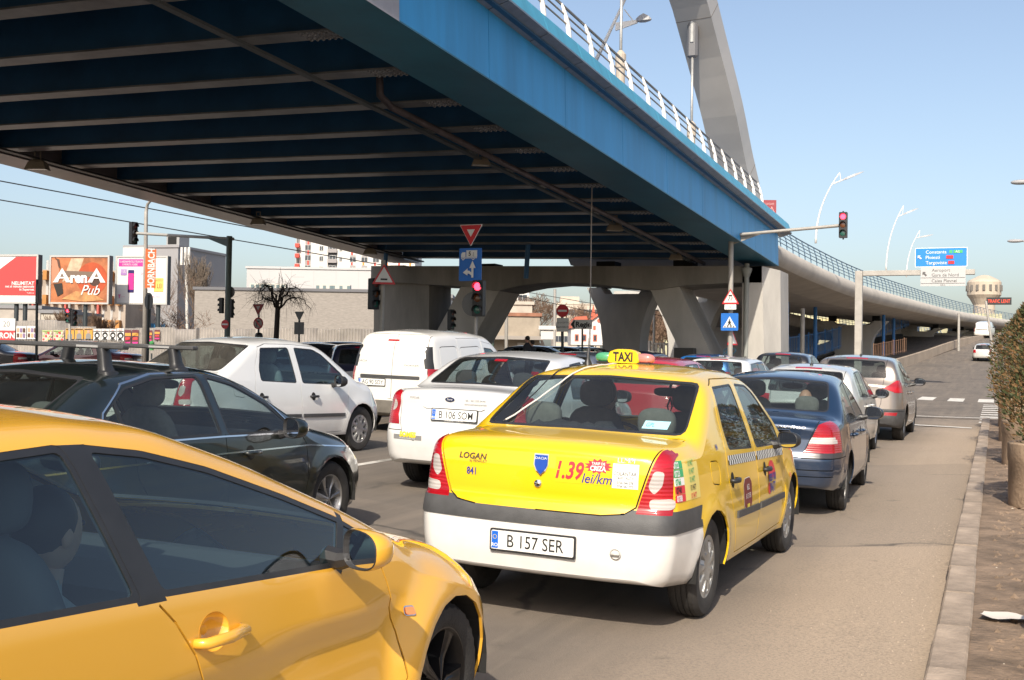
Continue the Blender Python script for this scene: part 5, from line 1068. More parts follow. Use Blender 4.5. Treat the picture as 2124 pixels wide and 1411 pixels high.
def under(P, L, px, off, lab, wb_, wt_):
    c = [P[i]+L[i]*off for i in range(len(P))]; i = min(range(len(P)), key=lambda k: abs(pxof(c[k])-px)); q = c[i]; ypier(q.x, q.y, q.z-1.35-.45, wb_, wt_, lab, zb=min(gz(q.x, q.y), gz(q.x+6, q.y))-.3)
under(VP_, VL_, 1778, 5.2, 'nearest flared pier of the curving viaduct beside the gantry post', 3.0, 5.6); under(VP_, VL_, 1908, 5.2, 'second flared pier of the curving viaduct', 3.2, 5.6); under(VP_, VL_, 1965, 5.2, 'third flared pier of the curving viaduct', 3.0, 5.4); under(VP_, VL_, 2010, 5.2, 'farthest flared pier of the curving viaduct', 3.0, 5.4)
q = at(1297, 720, 62); ypier(q.x, q.y, at(1297, 598, 62).z, 2.05, 3.9, 'flared pier seen through the portal right of the yellow roof sign', zb=.3)
q = at(1432, 720, 78); ypier(q.x, q.y, at(1432, 618, 78).z, 2.6, 5.0, 'flared pier behind the slanted strut', zb=.3)
q = at(1500, 720, 98); ypier(q.x, q.y, at(1500, 650, 98).z, 7., 8.5, 'broad concrete pier behind the crossing sign', zb=.3)
v2 = [at(1500, 600, 78), at(1560, 612, 84), at(1620, 640, 92), at(1700, 662, 104), at(1780, 676, 120), at(1880, 690, 150), at(1960, 698, 190)]
viaduct('viaduct', 'lower concrete viaduct behind the first with a blue railing', v2, 8, CONCL, CONC, FBL, 40)
q = at(1655, 725, 112); ypier(q.x, q.y, at(1655, 672, 112).z, 3.2, 5.6, 'flared pier of the lower viaduct beside the red advertisement', zb=.5)
q = at(1840, 715, 140); ypier(q.x, q.y, at(1840, 690, 140).z, 3.2, 5.6, 'flared pier of the lower viaduct between the blue poles', zb=.5)
v3 = [at(850, 575, 75), at(1000, 585, 78), at(1150, 590, 80), at(1280, 592, 80)]
# ------------------------------------------------------------------ signs, signals, lamps
REDS = mat('sign_red', (.55, .02, .03), .45); BLUS = mat('sign_blue', (.012, .14, .52), .45); SIGNW = mat('sign_white', (.72, .72, .70), .45); SGREY = mat('sign_back_grey', (.16, .165, .17), .6); DKST = mat('dark_post', (.05, .06, .065), .5, .4); POLEG = mat('pole_grey', (.38, .36, .33), .6, .2, var=.2, scale=2)
UX, UZ, NY = Vector((1, 0, 0)), Vector((0, 0, 1)), Vector((0, -1, 0))
def rotz(v, a): return Vector((v.x*math.cos(a)-v.y*math.sin(a), v.x*math.sin(a)+v.y*math.cos(a), v.z))
class Board:
    """flat boards and print stacked in front of one another, in metres about a centre"""
    def __init__(s, root, c, yaw=0): s.root = root; s.c = Vector(c)-root.location; s.ux = rotz(UX, yaw); s.n = rotz(NY, yaw); s.k = 0
    def pt(s, u, v, d): return s.c+s.ux*u+UZ*v+s.n*d
    def poly(s, p, m, name='print', d0=None, th=.004):
        d0 = s.k if d0 is None else d0; mb = MB(); mb.prism(p, d0, d0+th, lambda u, v, d: s.pt(u, v, d)); s.k = max(s.k, d0+th+.0015); return mb.build(name, m, s.root)
    def rect(s, u0, v0, u1, v1, m, name='print', **k): return s.poly([(u0, v0), (u1, v0), (u1, v1), (u0, v1)], m, name, **k)
    def text(s, t, u, v, h, m, name='lettering', **k): s.k += .003; return letter(t, h, m, s.root, s.pt(u, v, s.k), s.ux, UZ, name, **k)
def pole(root, p0, p1, r, m=POLEG, name='pole', n=10):
    mb = MB(); mb.tube([Vector(p0)-root.location, Vector(p1)-root.location], r, n); return mb.build(name, m, root, True, 50)
def gpt(px, d):                                     # point on the ground below a pixel column at depth d
    p = at(px, 750, d); p.z = gz(p.x, p.y); return p
def tri(h, up=True):
    a = h*.577; return rounded([(-a, 0), (a, 0), (0, h)] if up else [(-a, h), (a, h), (0, 0)], h*.05)
def signal(root, c, d, state, yaw=0, s=1., lit=True):
    """three-lamp head seen at c; d>0 faces the camera"""
    q = Vector(c)-root.location; ux = rotz(UX, yaw); n = rotz(NY, yaw); mk = lambda u, v, w_: q+ux*u*s+UZ*v*s+n*w_*s
    mb = MB(); mb.prism(rounded([(-.15, -.48), (.15, -.48), (.15, .48), (-.15, .48)], .03), -.12, .08, mk); hd = mb.build('signal_head', BLK, root)
    cols = {'red': (mat('lamp_red_lit', (1, .03, .06), .3, emit=6), mat('lamp_red', (.10, .01, .01), .25, coat=.5)), 'amber': (None, mat('lamp_amber', (.11, .035, .01), .25, coat=.5)), 'green': (mat('lamp_green_lit', (.1, .9, .6), .3, emit=4), mat('lamp_green', (.015, .09, .07), .25, coat=.5))}
    for nm, v in (('red', .31), ('amber', 0), ('green', -.31)):
        mb = MB(); mb.add([mk(.105*math.cos(a), v+.105*math.sin(a), .09) for a in np.linspace(0, 2*math.pi, 20, endpoint=False)]+[mk(0, v, .11)], [(i, (i+1) % 20, 20) for i in range(20)]); mb.build('lamp', cols[nm][0 if state == nm else 1], hd, True)
        mb = MB(); A = np.linspace(-.3, math.pi+.3, 12); mb.sweep([[mk(.125*math.cos(a), v+.125*math.sin(a), w_) for a in A] for w_ in (.07, .2)], False, False); mb.sweep([[mk(.118*math.cos(a), v+.118*math.sin(a), w_) for a in A] for w_ in (.2, .07)], False, False); mb.build('visor', BLK, hd)
    return hd
# yield sign, lane sign and red light on one post
b_ = gpt(989, 31); t = thing('signal_post', 'post with yield sign, blue lorry lane sign and red traffic light', 'traffic light', b_)
pole(t, b_, at(985, 560, 31), .055); S = at(976, 488, 31)
B = Board(t, at(977, 511, 31)); B.poly(tri(.58, False), SIGNW, 'yield_sign', th=.02); B.poly([(u*.94, v*.94+.02) for u, v in tri(.58, False)], REDS, 'sign_face'); B.poly([(u, v+.25) for u, v in tri(.20, False)], SIGNW)
B = Board(t, at(976, 549, 31)); B.poly(rounded([(-.33, -.44), (.33, -.44), (.33, .44), (-.33, .44)], .03), BLUS, 'lane_sign', th=.02)
B.rect(-.12, .2, .2, .38, SIGNW); B.poly([(-.27, .2), (-.27, .28), (-.23, .33), (-.14, .33), (-.14, .2)], SIGNW); B.rect(-.27, .165, .2, .19, SIGNW); B.text('5', -.01, .29, .11, BLACK, bold=.02); B.text('t', .1, .31, .06, BLACK); B.text('0', .1, .24, .05, BLACK)
for u in (-.2, .1): B.poly(circ(u, .155, .04, 14), SIGNW); B.poly(circ(u, .155, .02, 12), BLUS)
B.poly([(.06, -.36), (.12, -.36), (.12, -.10), (.18, -.10), (.09, .1), (0, -.10), (.06, -.10)], SIGNW, 'arrow'); B.poly([(.06, -.30), (.06, -.22), (0, -.17), (-.05, -.17), (-.05, -.11), (-.19, -.22), (-.05, -.30), (-.05, -.25), (0, -.25)], SIGNW, 'arrow')
signal(t, at(993, 619, 30.8), 1, 'red', 0, 1.0); mb = MB(); mb.prism(circ(0, 0, .33, 24), -.3, -.28, lambda u, v, d: at(972, 630, 31)-t.location+UX*u+UZ*v-NY*(-d)); mb.build('backing_disc', SGREY, t)
# wooden-left signal seen from the side, with a warning sign
b_ = gpt(789, 34); t = thing('signal_post', 'post left of the white van with a turned traffic light and triangle sign', 'traffic light', b_); pole(t, b_, at(795, 540, 34), .07, POLEG)
signal(t, at(776, 610, 34), 1, 'none', R(75), .95); B = Board(t, at(796, 590, 33.8), R(35)); B.poly([(u, v) for u, v in tri(.6)], REDS, 'warning_sign', th=.02); B.poly([(u*.75, v*.75+.06) for u, v in tri(.6)], SIGNW); B.rect(-.1, .12, .1, .17, BLACK)
b_ = gpt(932, 44); t = thing('signal_post', 'small dark traffic light in front of the slanted strut', 'traffic light', b_); pole(t, b_, at(932, 655, 44), .06, DKST); signal(t, at(936, 663, 44), 1, 'none', R(80), .8)
# right pole with arm
b_ = gpt(1514.5, 45.5); t = thing('signal_mast', 'grey mast with signs and a red traffic light on its long arm', 'traffic light', b_); pole(t, b_, at(1516.5, 477, 45.5), .10, POLEG, 'mast', 14)
a0, a1 = at(1510, 489, 45.5), at(1744, 468, 43.5); pole(t, a0, a1, .065, POLEG, 'arm'); mb = MB(); o = t.location; mb.prism([(0, 0), (0, .38), (1, .1)], -.01, .01, lambda u, v, d: (at(1521, 507, 45.5)-o).lerp(at(1590, 487, 45)-o, u)+UZ*(v-.0)+NY*d); mb.build('gusset', POLEG, t)
signal(t, at(1749, 467, 43.3), 1, 'red', 0, 1.0); pole(t, at(1749, 438, 43.4), at(1749, 497, 43.4), .03, DKST, 'hanger_bar', 6)
B = Board(t, at(1515, 631, 45.2)); B.poly(tri(.6), REDS, 'warning_sign', th=.02); B.poly([(u*.76, v*.76+.06) for u, v in tri(.6)], SIGNW); B.rect(-.07, .30, .07, .36, BLACK); 
for q in (-.05, .05): mb = MB(); mb.tube([B.pt(q+.03*math.sin(a*2), .28-.05*a, B.k) for a in np.linspace(0, 3, 8)], .012, 4); mb.build('skid_mark', BLACK, t)
B = Board(t, at(1515, 637, 45.2)); B.poly(rounded([(-.23, -.1), (.23, -.1), (.23, .1), (-.23, .1)], .02), SIGNW, 'plate', th=.015); B.text('*', 0, -.03, .12, BLACK)
B = Board(t, at(1513.5, 668, 45.2)); B.poly(rounded([(-.34, -.34), (.34, -.34), (.34, .34), (-.34, .34)], .03), BLUS, 'crossing_sign', th=.02); B.poly([(-.26, -.22), (.26, -.22), (0, .22)], SIGNW)
B.poly(circ(0, .075, .028, 12), BLACK); B.poly([(-.03, .04), (.03, .04), (.07, -.05), (.04, -.04), (.03, -.06), (.1, -.17), (.06, -.18), (0, -.08), (-.06, -.18), (-.1, -.17), (-.03, -.06), (-.04, -.04), (-.07, -.05)], BLACK)
for k in range(4): u = -.2+.115*k; B.poly([(u, -.2), (u+.05, -.2), (u+.035, -.15), (u+.015, -.15)], BLACK)
B = Board(t, at(1519, 716, 45.6), R(60)); B.poly(tri(.55), REDS, 'side_sign', th=.02); B.poly([(u*.72, v*.72+.06) for u, v in tri(.55)], SIGNW)
# no entry, tram plate, direction arrow
b_ = gpt(1168, 47); t = thing('no_entry_sign', 'no entry sign over a white plate on a dark post', 'road sign', b_); pole(t, b_, at(1166, 640, 47), .06, DKST); B = Board(t, at(1167, 645, 46.8)); B.poly(circ(0, 0, .26, 28), REDS, 'disc', th=.02); B.rect(-.19, -.04, .19, .04, SIGNW)
B = Board(t, at(1167, 674, 46.8)); B.rect(-.26, -.28, .26, .28, mat('plate_dull', (.62, .62, .60), .6), 'plate', th=.015); B.text('CU EXCEPTIA', 0, .09, .06, BLACK); B.text('TRAMVAIELOR', 0, -.09, .06, BLACK)
b_ = gpt(1208, 50); t = thing('direction_sign', 'grey arrow sign reading Regie on a thin post', 'road sign', b_); pole(t, b_, at(1208, 675, 50), .04, DKST); B = Board(t, at(1207, 673, 49.8)); B.poly([(-.52, 0), (-.38, .2), (.46, .2), (.46, -.2), (-.38, -.2)], mat('sign_grey_face', (.66, .66, .64), .6), 'board', th=.02); B.poly([(-.5, 0), (-.36, .17), (-.30, .17), (-.36, 0), (-.30, -.17), (-.36, -.17)], BLACK); B.text('Regie', .08, 0, .22, BLACK, bold=.03)
# left cluster
b_ = gpt(470, 44); t = thing('signal_mast', 'dark green mast with a long arm reaching left over the road', 'traffic light', b_); MSTG = mat('mast_green_grey', (.10, .13, .13), .5, .3); pole(t, b_, at(476, 490, 44), .11, MSTG, 'mast', 14)
pole(t, at(484, 496, 44), at(282, 484, 47), .06, mat('arm_grey', (.34, .33, .31), .6), 'arm'); mb = MB(); o = t.location; mb.add([at(471, 497, 44)-o, at(471, 512, 44)-o, at(425, 493, 44.7)-o], [(0, 1, 2)]); mb.add([at(471, 497, 44.1)-o, at(471, 512, 44.1)-o, at(425, 493, 44.8)-o], [(2, 1, 0)]); mb.build('gusset', MSTG, t)
signal(t, at(277, 484, 47), 1, 'none', R(78), .95); signal(t, at(459, 634, 44), 1, 'none', R(-80), .62); signal(t, at(478, 640, 44), 1, 'none', R(180), .75)
mb = MB(); mb.prism(circ(0, 0, .22, 24), 0, .02, lambda u, v, d: at(474, 606, 44)-o+UX*u+UZ*v+NY*(d-.1)); mb.build('sign_back', SGREY, t)
B = Board(t, at(467, 673, 43.6)); B.poly(circ(0, 0, .17, 26), REDS, 'no_entry', th=.015); B.rect(-.13, -.03, .13, .03, SIGNW)
b_ = gpt(306, 42); t = thing('sign_post', 'dark post with the round grey back of a road sign', 'road sign', b_); pole(t, b_, at(309, 612, 42), .05, DKST); mb = MB(); o = t.location; mb.prism([(u*.62, v) for u, v in circ(0, 0, .31, 26)], 0, .02, lambda u, v, d: at(309, 625, 42)-o+UX*u+UZ*v+NY*(d)); mb.build('sign_back', SGREY, t)
b_ = gpt(76, 40); t = thing('sign_post', 'tall thin dark post in front of the red advertisement', 'post', b_); pole(t, b_, at(77, 580, 40), .045, DKST); mb = MB(); o = t.location; mb.box(at(77, 608, 40)-o-Vector((.06, .02, .35)), at(77, 608, 40)-o+Vector((.06, .02, .3))); mb.build('plate_edge', SGREY, t)
b_ = gpt(146, 55); t = thing('signal_post', 'pedestrian light showing red under the pub billboard', 'traffic light', b_); pole(t, b_, at(144, 630, 55), .06, POLEG); signal(t, at(142, 655, 55), 1, 'red', R(8), .75); signal(t, at(153, 660, 55), 1, 'none', R(80), .8)
b_ = gpt(536, 40); t = thing('yield_sign', 'faded yield and no left turn signs on one post', 'road sign', b_); pole(t, b_, at(537, 632, 40), .035, DKST); B = Board(t, at(536, 656, 39.8)); B.poly(tri(.42, False), SIGNW, 'yield', th=.015); B.poly([(u*.95, v*.95+.01) for u, v in tri(.42, False)], mat('faded_red', (.22, .03, .03), .6), 'sign_face'); B.poly([(u, v+.2) for u, v in tri(.14, False)], mat('dull_white', (.35, .33, .32), .6))
B = Board(t, at(536, 671, 39.8)); B.poly(circ(0, 0, .2, 26), mat('dark_red', (.3, .02, .03), .6), 'no_turn', th=.015); B.poly(circ(0, 0, .155, 26), mat('dull_grey', (.25, .22, .2), .6)); B.poly([(-.07, -.1), (-.03, -.1), (-.03, .04), (.06, .04), (.06, .09), (-.07, .09)], BLACK, 'arrow'); B.poly([(-.13, .11), (-.10, .14), (.13, -.11), (.10, -.14)], REDS)
b_ = gpt(536, 38.5); tt = thing('bollard', 'dark round-topped bollard below the no left turn sign', 'bollard', b_); mb = MB(); z1 = at(532, 690, 38.5).z-b_.z; mb.lathe([(.13, 0), (.13, z1-.1), (.11, z1-.03), (.05, z1), (0, z1)], 14); mb.build('shaft', BLK, tt, True)
b_ = gpt(620, 40); t = thing('sign_post', 'post with the grey backs of a triangle and two plates', 'road sign', b_); pole(t, b_, at(621, 650, 40), .035, DKST); B = Board(t, at(621, 667, 39.9)); B.poly(tri(.34, False), SGREY, 'triangle_back', th=.015); B = Board(t, at(621, 681, 39.9)); B.rect(-.2, -.21, -.01, .21, SGREY, 'plate_back', th=.015); B.rect(.01, -.21, .2, .21, SGREY, 'plate_back', th=.015)
# flood lamps under the bridge
def flood(s, l, h, lab, yaw=.3, sc=1.):
    p = BP(s, l, h); t = thing('flood_lamp', lab, 'lamp', p, yaw, 'flood lamps under the bridge'); mb = MB(); LM = mat('lamp_housing', (.24, .20, .15), .55, .2, var=.2)
    mb.add([(-.26, -.14, -.34), (.26, -.14, -.34), (.26, .14, -.34), (-.26, .14, -.34), (-.19, -.10, -.16), (.19, -.10, -.16), (.19, .10, -.16), (-.19, .10, -.16), (-.1, -.05, -.1), (.1, -.05, -.1), (.1, .05, -.1), (-.1, .05, -.1)], [(0, 1, 5, 4), (1, 2, 6, 5), (2, 3, 7, 6), (3, 0, 4, 7), (4, 5, 9, 8), (5, 6, 10, 9), (6, 7, 11, 10), (7, 4, 8, 11), (8, 9, 10, 11)]); mb.build('housing', LM, t)
    mb = MB(); mb.box((-.23, -.12, -.335), (.23, .12, -.33)); mb.build('lens', mat('lamp_lens', (.45, .42, .36), .2), t)
    mb = MB()
    for q in (-.07, .07): mb.tube([(q, 0, -.12), (q, 0, .12)], .018, 6)
    mb.tube([(-.09, 0, .12), (.09, 0, .12)], .018, 6); mb.build('bracket', LM, t); t.scale = (sc,)*3
flood(-23.5, 3.62, .12, 'flood lamp hanging near the middle of the bridge underside', .5, 1.0); flood(-11.95, 3.62, .12, 'flood lamp hanging right of the thin white cable', .5, 1.2); flood(-3.6, 3.62, .12, 'flood lamp nearest the bridge pier on the right', .2, 1.2)
flood(-25.65, 17.7, .05, 'dark flood lamp at the far left edge of the bridge', .3, 1.3); flood(-5.65, 17.7, .05, 'dark flood lamp beside the far pier column', .3, 1.2); flood(-14.35, 17.7, .05, 'dark flood lamp midway along the far edge of the bridge', .3, 1.1)
def wire(name, lab, pts, r, m, cat='cable', sag=0):
    a, b = Vector(pts[0]), Vector(pts[-1]); mb = MB(); n = 14
    P = [a.lerp(b, k/n)-Vector((0, 0, sag*4*(k/n)*(1-k/n))) for k in range(n+1)] if len(pts) == 2 else [Vector(p) for p in pts]
    mb.tube([p-a for p in P], r, 5); o = mb.build(name, m); o.location = a; return tag(o, lab, cat)
p = BP(-16.5, 2.4, 0); c0 = at(1227, 352, 37.4); wire('hanging_cable', 'thin pale cable hanging straight down from the bridge', [c0, at(1228, 372, 37.4), at(1226, 500, 37.4), at(1223, 745, 37.4)], .02, mat('pale_cable', (.4, .36, .33), .6))
wire('overhead_wire', 'upper black wire crossing the sky at far left', [at(-40, 368, 60), at(640, 494, 75)], .035, BLK); wire('overhead_wire', 'lower black wire crossing the sky at far left', [at(-40, 408, 55), at(1000, 585, 72)], .03, BLK)
for q in ((1058, 600, 70, 1400, 660, 70), (1290, 600, 70, 1420, 616, 70), (900, 575, 58, 1240, 650, 66), (850, 560, 58, 1010, 600, 60), (1620, 650, 90, 1800, 640, 100)): wire('tram_wire', 'thin dark tram wire strung beneath the viaduct', [at(*q[:3]), at(*q[3:])], .02, BLK)['group'] = 'tram wires under the viaduct'
FBP = mat('blue_post', (.03, .13, .28), .5)
for px, y0, y1, d, lab in ((803, 455, 560, 57, 'short blue hanger post below the far bridge girder'), (1096, 448, 578, 52, 'slanted blue post hanging below the bridge')):
    a, b = at(px+3, y0, d-1), at(px-5, y1, d-1); t = thing('hanger_post', lab, 'post', a); pole(t, a, b, .11, FBP); mb = MB(); mb.bbox((-.35, -.15, -.05), (.35, .15, .15), .02); mb.build('clamp', FBP, t)
# ------------------------------------------------------------------ street lamps
def curved_mast(base, top, head, lab, r=.06):
    base, top, head = Vector(base), Vector(top), Vector(head); t = thing('street_lamp', lab, 'street lamp', base, 0, 'curved lamp masts on the viaduct'); P = []
    for k in range(13):
        u = k/12; P.append(Vector(((top-base).x*u**2.2, (top-base).y*u**2.2, (top-base).z*u)))
    mb = MB(); mb.tube(P, [r*(1-.55*k/12) for k in range(13)], 8); mb.build('mast', WHS, t, True); h = head-base; q = P[-3]
    mb = MB(); mb.tube([q, h], .035, 6); mb.tube([P[-1], h.lerp(q, .3)], .018, 5); mb.build('arm', WHS, t)
    mb = MB(); d = (h-q).normalized(); n_ = d.cross(UZ).normalized(); rg = []
    for u, w_, z in ((-.1, .05, .05), (.1, .13, .09), (.5, .17, .10), (.85, .12, .05), (1.0, .03, .01)): rg.append([h+d*u*1.1+n_*w_*a+UZ*z*b for a, b in ((-1, -.5), (1, -.5), (.7, .8), (-.7, .8))])
    mb.sweep(rg); mb.build('lamp_head', mat('lamp_head_grey', (.3, .3, .31), .5), t); return t
curved_mast(at(1692, 505, 62), at(1742, 358, 62), at(1752, 372, 62), 'curved white lamp mast rising just past the bridge end'); curved_mast(at(1838, 562, 84), at(1874, 427, 84), at(1876, 444, 84), 'second curved lamp mast along the viaduct'); curved_mast(at(1880, 575, 100), at(1908, 478, 100), at(1910, 492, 100), 'third curved lamp mast left of the blue direction sign')
a, b, h = at(1234, 130, 46), at(1300, -8, 46), at(1322, 42, 46); t = thing('street_lamp', 'white bridge lamp leaning over the railing at the top of the photo', 'street lamp', a)
mb = MB(); mb.tube([Vector((0, 0, 0)), b-a], [.085, .05], 8); mb.build('mast', WHS, t, True); mb = MB(); q = at(1277, 58, 46)-a; mb.prism([(0, .32), (0, 0), (1, .0), (1, .13)], -.04, .04, lambda u, v, d: q.lerp(h-a, u)+UZ*(v-.12)+NY*d); mb.build('bracket', WHS, t)
mb = MB(); mb.tube([at(1295, 20, 46)-a, at(1312, 42, 46)-a], .025, 5); mb.build('stay', WHS, t); rg = []
for u, w_, z0, z1 in ((-.1, .05, -.05, .05), (.15, .15, -.07, .14), (.5, .19, -.07, .22), (.9, .12, -.05, .1), (1.05, .03, -.03, .0)): rg.append([h-a+UX*(u*.55)+NY*(w_*k)+UZ*z for k, z in ((-1, z0), (1, z0), (.6, z1), (-.6, z1))])
mb = MB(); mb.sweep(rg); mb.build('lamp_head', mat('lamp_head_grey', (.3, .3, .31), .5), t)
p = at(2106, 378, 70); 
for (px, py, d, lab) in ((2120, 378, 60, 'lamp head poking in at the upper right edge'), (2106, 500, 85, 'lower lamp head at the right edge')):
    hd = at(px, py, d); bp = Vector((hd.x+4.2, hd.y+.5, gz(hd.x+4.2, hd.y))); t = thing('street_lamp', lab, 'street lamp', bp); pole(t, bp, Vector((bp.x, bp.y, hd.z-.3)), .1); pole(t, Vector((bp.x, bp.y, hd.z-.3)), hd, .05, POLEG, 'arm'); mb = MB(); blob(mb, hd-bp, .55, .2, .13, 2.4); mb.build('lamp_head', mat('lamp_head_grey', (.3, .3, .31), .5), t, True)
b_ = gpt(300, 58); t = thing('lamp_post', 'tall pale lamp post beside the orange banner', 'street lamp', b_); o = t.location; mb = MB(); mb.tube([b_-o, at(303, 440, 58)-o, at(306, 424, 58)-o, at(313, 416, 57.5)-o, at(330, 408, 57)-o], [.13, .09, .07, .06, .05], 10); mb.build('mast', POLEG, t, True)
B = Board(t, at(302, 557, 57.4), R(52)); ORN = mat('banner_orange', (.62, .14, .04), .7); B.rect(-.02, -.98, .5, .98, ORN, 'banner', th=.015)
v, f = text_data('HORNBACH', .34, bold=.03); mb = MB(); mb.add([B.pt(.26-q[1]*.9, q[0]*.74, B.k) for q in v], f); mb.build('lettering', SIGNW, t)
v, f = text_data('la 1.5 minute', .14); mb = MB(); mb.add([B.pt(.43-q[1]*.8, q[0], B.k) for q in v], f); mb.build('lettering', SIGNW, t)
pb = gpt(1550, 75); 
# ------------------------------------------------------------------ gantry with direction signs
b_ = gpt(1780, 62); t = thing('sign_gantry', 'grey gantry post holding blue and white direction signs', 'sign gantry', b_); o = t.location; mb = MB(); top = at(1781, 562, 62)-o; mb.bbox((-.19, -.19, 0), (.19, .19, top.z), .02); mb.build('post', POLEG, t)
c = at(1957, 560, 62); mb = MB(); mb.bbox((0.2, -.14, top.z-.28), (c.x-b_.x+1.6, .14, top.z), .02); mb.build('beam', POLEG, t)
GYB = mat('direction_blue', (.01, .20, .62), .45); cb = Vector((c.x-.05, b_.y-.2, at(1954, 540, 62).z)); B = Board(t, cb); B.rect(-1.28, -.5, 1.28, .5, SIGNW, 'blue_panel', th=.03); B.rect(-1.25, -.47, 1.25, .47, GYB, 'panel_face')
for tx, v_ in (('Constanta', .28), ('Ploiesti', 0), ('Targoviste', -.28)): B.text(tx, -.75, v_, .17, SIGNW, align='LEFT')
B.rect(.4, .2, .55, .36, mat('road_green', (.05, .4, .15), .5)); B.rect(.6, .2, 1.05, .36, mat('road_green', (.05, .4, .15), .5)); B.text('A2', .8, .28, .12, SIGNW); B.rect(.25, -.08, .6, .09, REDS); B.rect(.35, -.36, .65, -.2, REDS); B.poly([(-1.15, .1), (-1.0, .1), (-1.05, .05), (-.95, -.05), (-1.0, -.1), (-1.1, 0), (-1.15, -.05)], SIGNW, 'arrow')
cb = Vector((c.x+.05, b_.y-.2, at(1954, 579, 62).z)); B = Board(t, cb); B.rect(-1.1, -.5, 1.1, .5, mat('plate_dull_w', (.44, .44, .44), .5), 'white_panel', th=.03)
for tx, v_ in (('Aeroport', .33), ('Gara de Nord', .08), ('Calea Plevnei', -.22)): B.text(tx, -.55, v_, .16, mat('sign_text_grey', (.10, .10, .10), .6), align='LEFT')
B.rect(-1.08, -.07, 1.08, -.05, SGREY); B.rect(-1.08, -.36, 1.08, -.345, SGREY); B.poly([(-1.0, .25), (-.84, .25), (-.9, .2), (-.78, .08), (-.84, .03), (-.95, .14), (-1.0, .09)], mat('sign_text_grey', (.10, .10, .10), .6), 'arrow'); B.text('150 m', 0, -.43, .07, mat('sign_text_grey', (.10, .10, .10), .6))
# red notice board past the bridge end, LED board, water tower far away
a = at(1593, 432, 60); t = thing('notice_board', 'dark red board above the end of the bridge railing', 'sign board', Vector((a.x, a.y, a.z-1.2))); B = Board(t, a, R(20)); B.rect(-.35, -.42, .42, .42, mat('board_red', (.26, .04, .05), .5), 'board', th=.03); B.text('RELANSARE', .02, .22, .11, mat('pink_print', (.5, .3, .3), .6), sx=.7); B.poly([(-.0, -.3), (.38, -.3), (.19, .1)], mat('pink_print', (.5, .3, .3), .6)); B.poly([(.06, -.25), (.32, -.25), (.19, .02)], mat('board_red', (.26, .04, .05), .5)); pole(t, t.location, a, .05, DKST)
b_ = at(2062, 745, 95); b_.z = gz(b_.x, b_.y); t = thing('led_board', 'dark message board with red letters over the far road', 'message board', b_); B = Board(t, at(2072, 625, 95)); B.rect(-.95, -.3, .95, .3, BLK, 'panel', th=.15); B.text('TRAFIC LENT', 0, 0, .28, mat('led_red', (.8, .06, .02), .5, emit=.3), sx=.7); pole(t, b_, at(2045, 625, 95), .1)
b_ = at(2040, 740, 330); t = thing('water_tower', 'beige round tower far off above the viaduct', 'tower', (b_.x, b_.y, 0)); mb = MB(); h1 = at(2040, 572, 330).z; mb.lathe([(3, 0), (2.9, h1*.70), (3.8, h1*.76), (4.6, h1*.8), (4.6, h1*.93), (4.2, h1*.95), (1.5, h1*1.0), (0, h1*1.01)], 24); mb.build('shaft', mat('tower_beige', (.46, .39, .31), .8, var=.15, scale=.3), t)
mb = MB()
for k in range(16): q = k*math.pi/8; mb.box((4.55*math.cos(q)-.35, 4.55*math.sin(q)-.35, h1*.84), (4.55*math.cos(q)+.35, 4.55*math.sin(q)+.35, h1*.90))
mb.build('window_row', mat('tower_window', (.12, .11, .1), .4), t)
# ------------------------------------------------------------------ walls, blue fences, poles on the right
def wallrun(name, lab, pts, h, m, th=.25, cat='wall', joint=True):
    P = vpath(pts, 14); t = thing(name, lab, cat, P[0])
    for i in range(13):
        a, b = P[i]-P[0], P[i+1]-P[0]; d = (b-a).normalized(); n_ = Vector((-d.y, d.x, 0))*th/2; a = a+d*.015; b = b-d*.015; mb = MB(); hh = h if not callable(h) else h(i)
        mb.add([a-n_, b-n_, b+n_, a+n_, a-n_+UZ*hh, b-n_+UZ*hh, b+n_+UZ*hh, a+n_+UZ*hh], [(0, 3, 2, 1), (4, 5, 6, 7), (0, 1, 5, 4), (1, 2, 6, 5), (2, 3, 7, 6), (3, 0, 4, 7)]); mb.build('wall_panel', m, t)
    return t
BEI = mat('wall_beige', (.36, .29, .225), .9, var=.2, scale=.5)
def gp(px, d, dz=0): p = gpt(px, d); p.z += dz; return p
wallrun('road_wall', 'low beige retaining wall along the far road', [(x_, y_, gz(x_, y_)) for x_, y_ in ((-8.2, 50), (-7.2, 66), (-6.6, 86), (-5.4, 105), (-3.2, 125), (.5, 150))], .75, BEI)
def picket(name, lab, pts, h, m, sp=.5, r=.02, base=0, posts=6, n=16, cat='fence'):
    P = vpath(pts, n); t = thing(name, lab, cat, P[0]); o = P[0]; D = 0; nx = 0; mbs = MB(); k = 0
    for hh in (h*.12, h*.95): mb = MB(); mb.tube([p-o+UZ*(base+hh) for p in P], r*1.3, 5); mb.build('rail', m, t)
    for i in range(n-1):
        a, b = P[i]-o, P[i+1]-o; ln = (b-a).length
        while nx < D+ln:
            p = a.lerp(b, (nx-D)/ln); mb = MB(); rr = r*(2.2 if k % posts == 0 else 1); mb.box(p+Vector((-rr, -rr, base)), p+Vector((rr, rr, base+h*(1.06 if k % posts == 0 else 1)))); mb.build('post' if k % posts == 0 else 'bar', m, t); nx += sp; k += 1
        D += ln
    return t
picket('blue_fence', 'blue bar fence along the tram line left of the viaduct pier', [gp(1612, 72, .5), gp(1690, 82, .8), gp(1745, 92, 1.1)], 1.7, FBL, .5, .018)
picket('blue_fence', 'blue bar fence right of the nearest viaduct pier', [gp(1812, 100, 1.6), gp(1850, 106, 1.9), gp(1885, 112, 2.2)], 1.8, FBL, .6, .02)
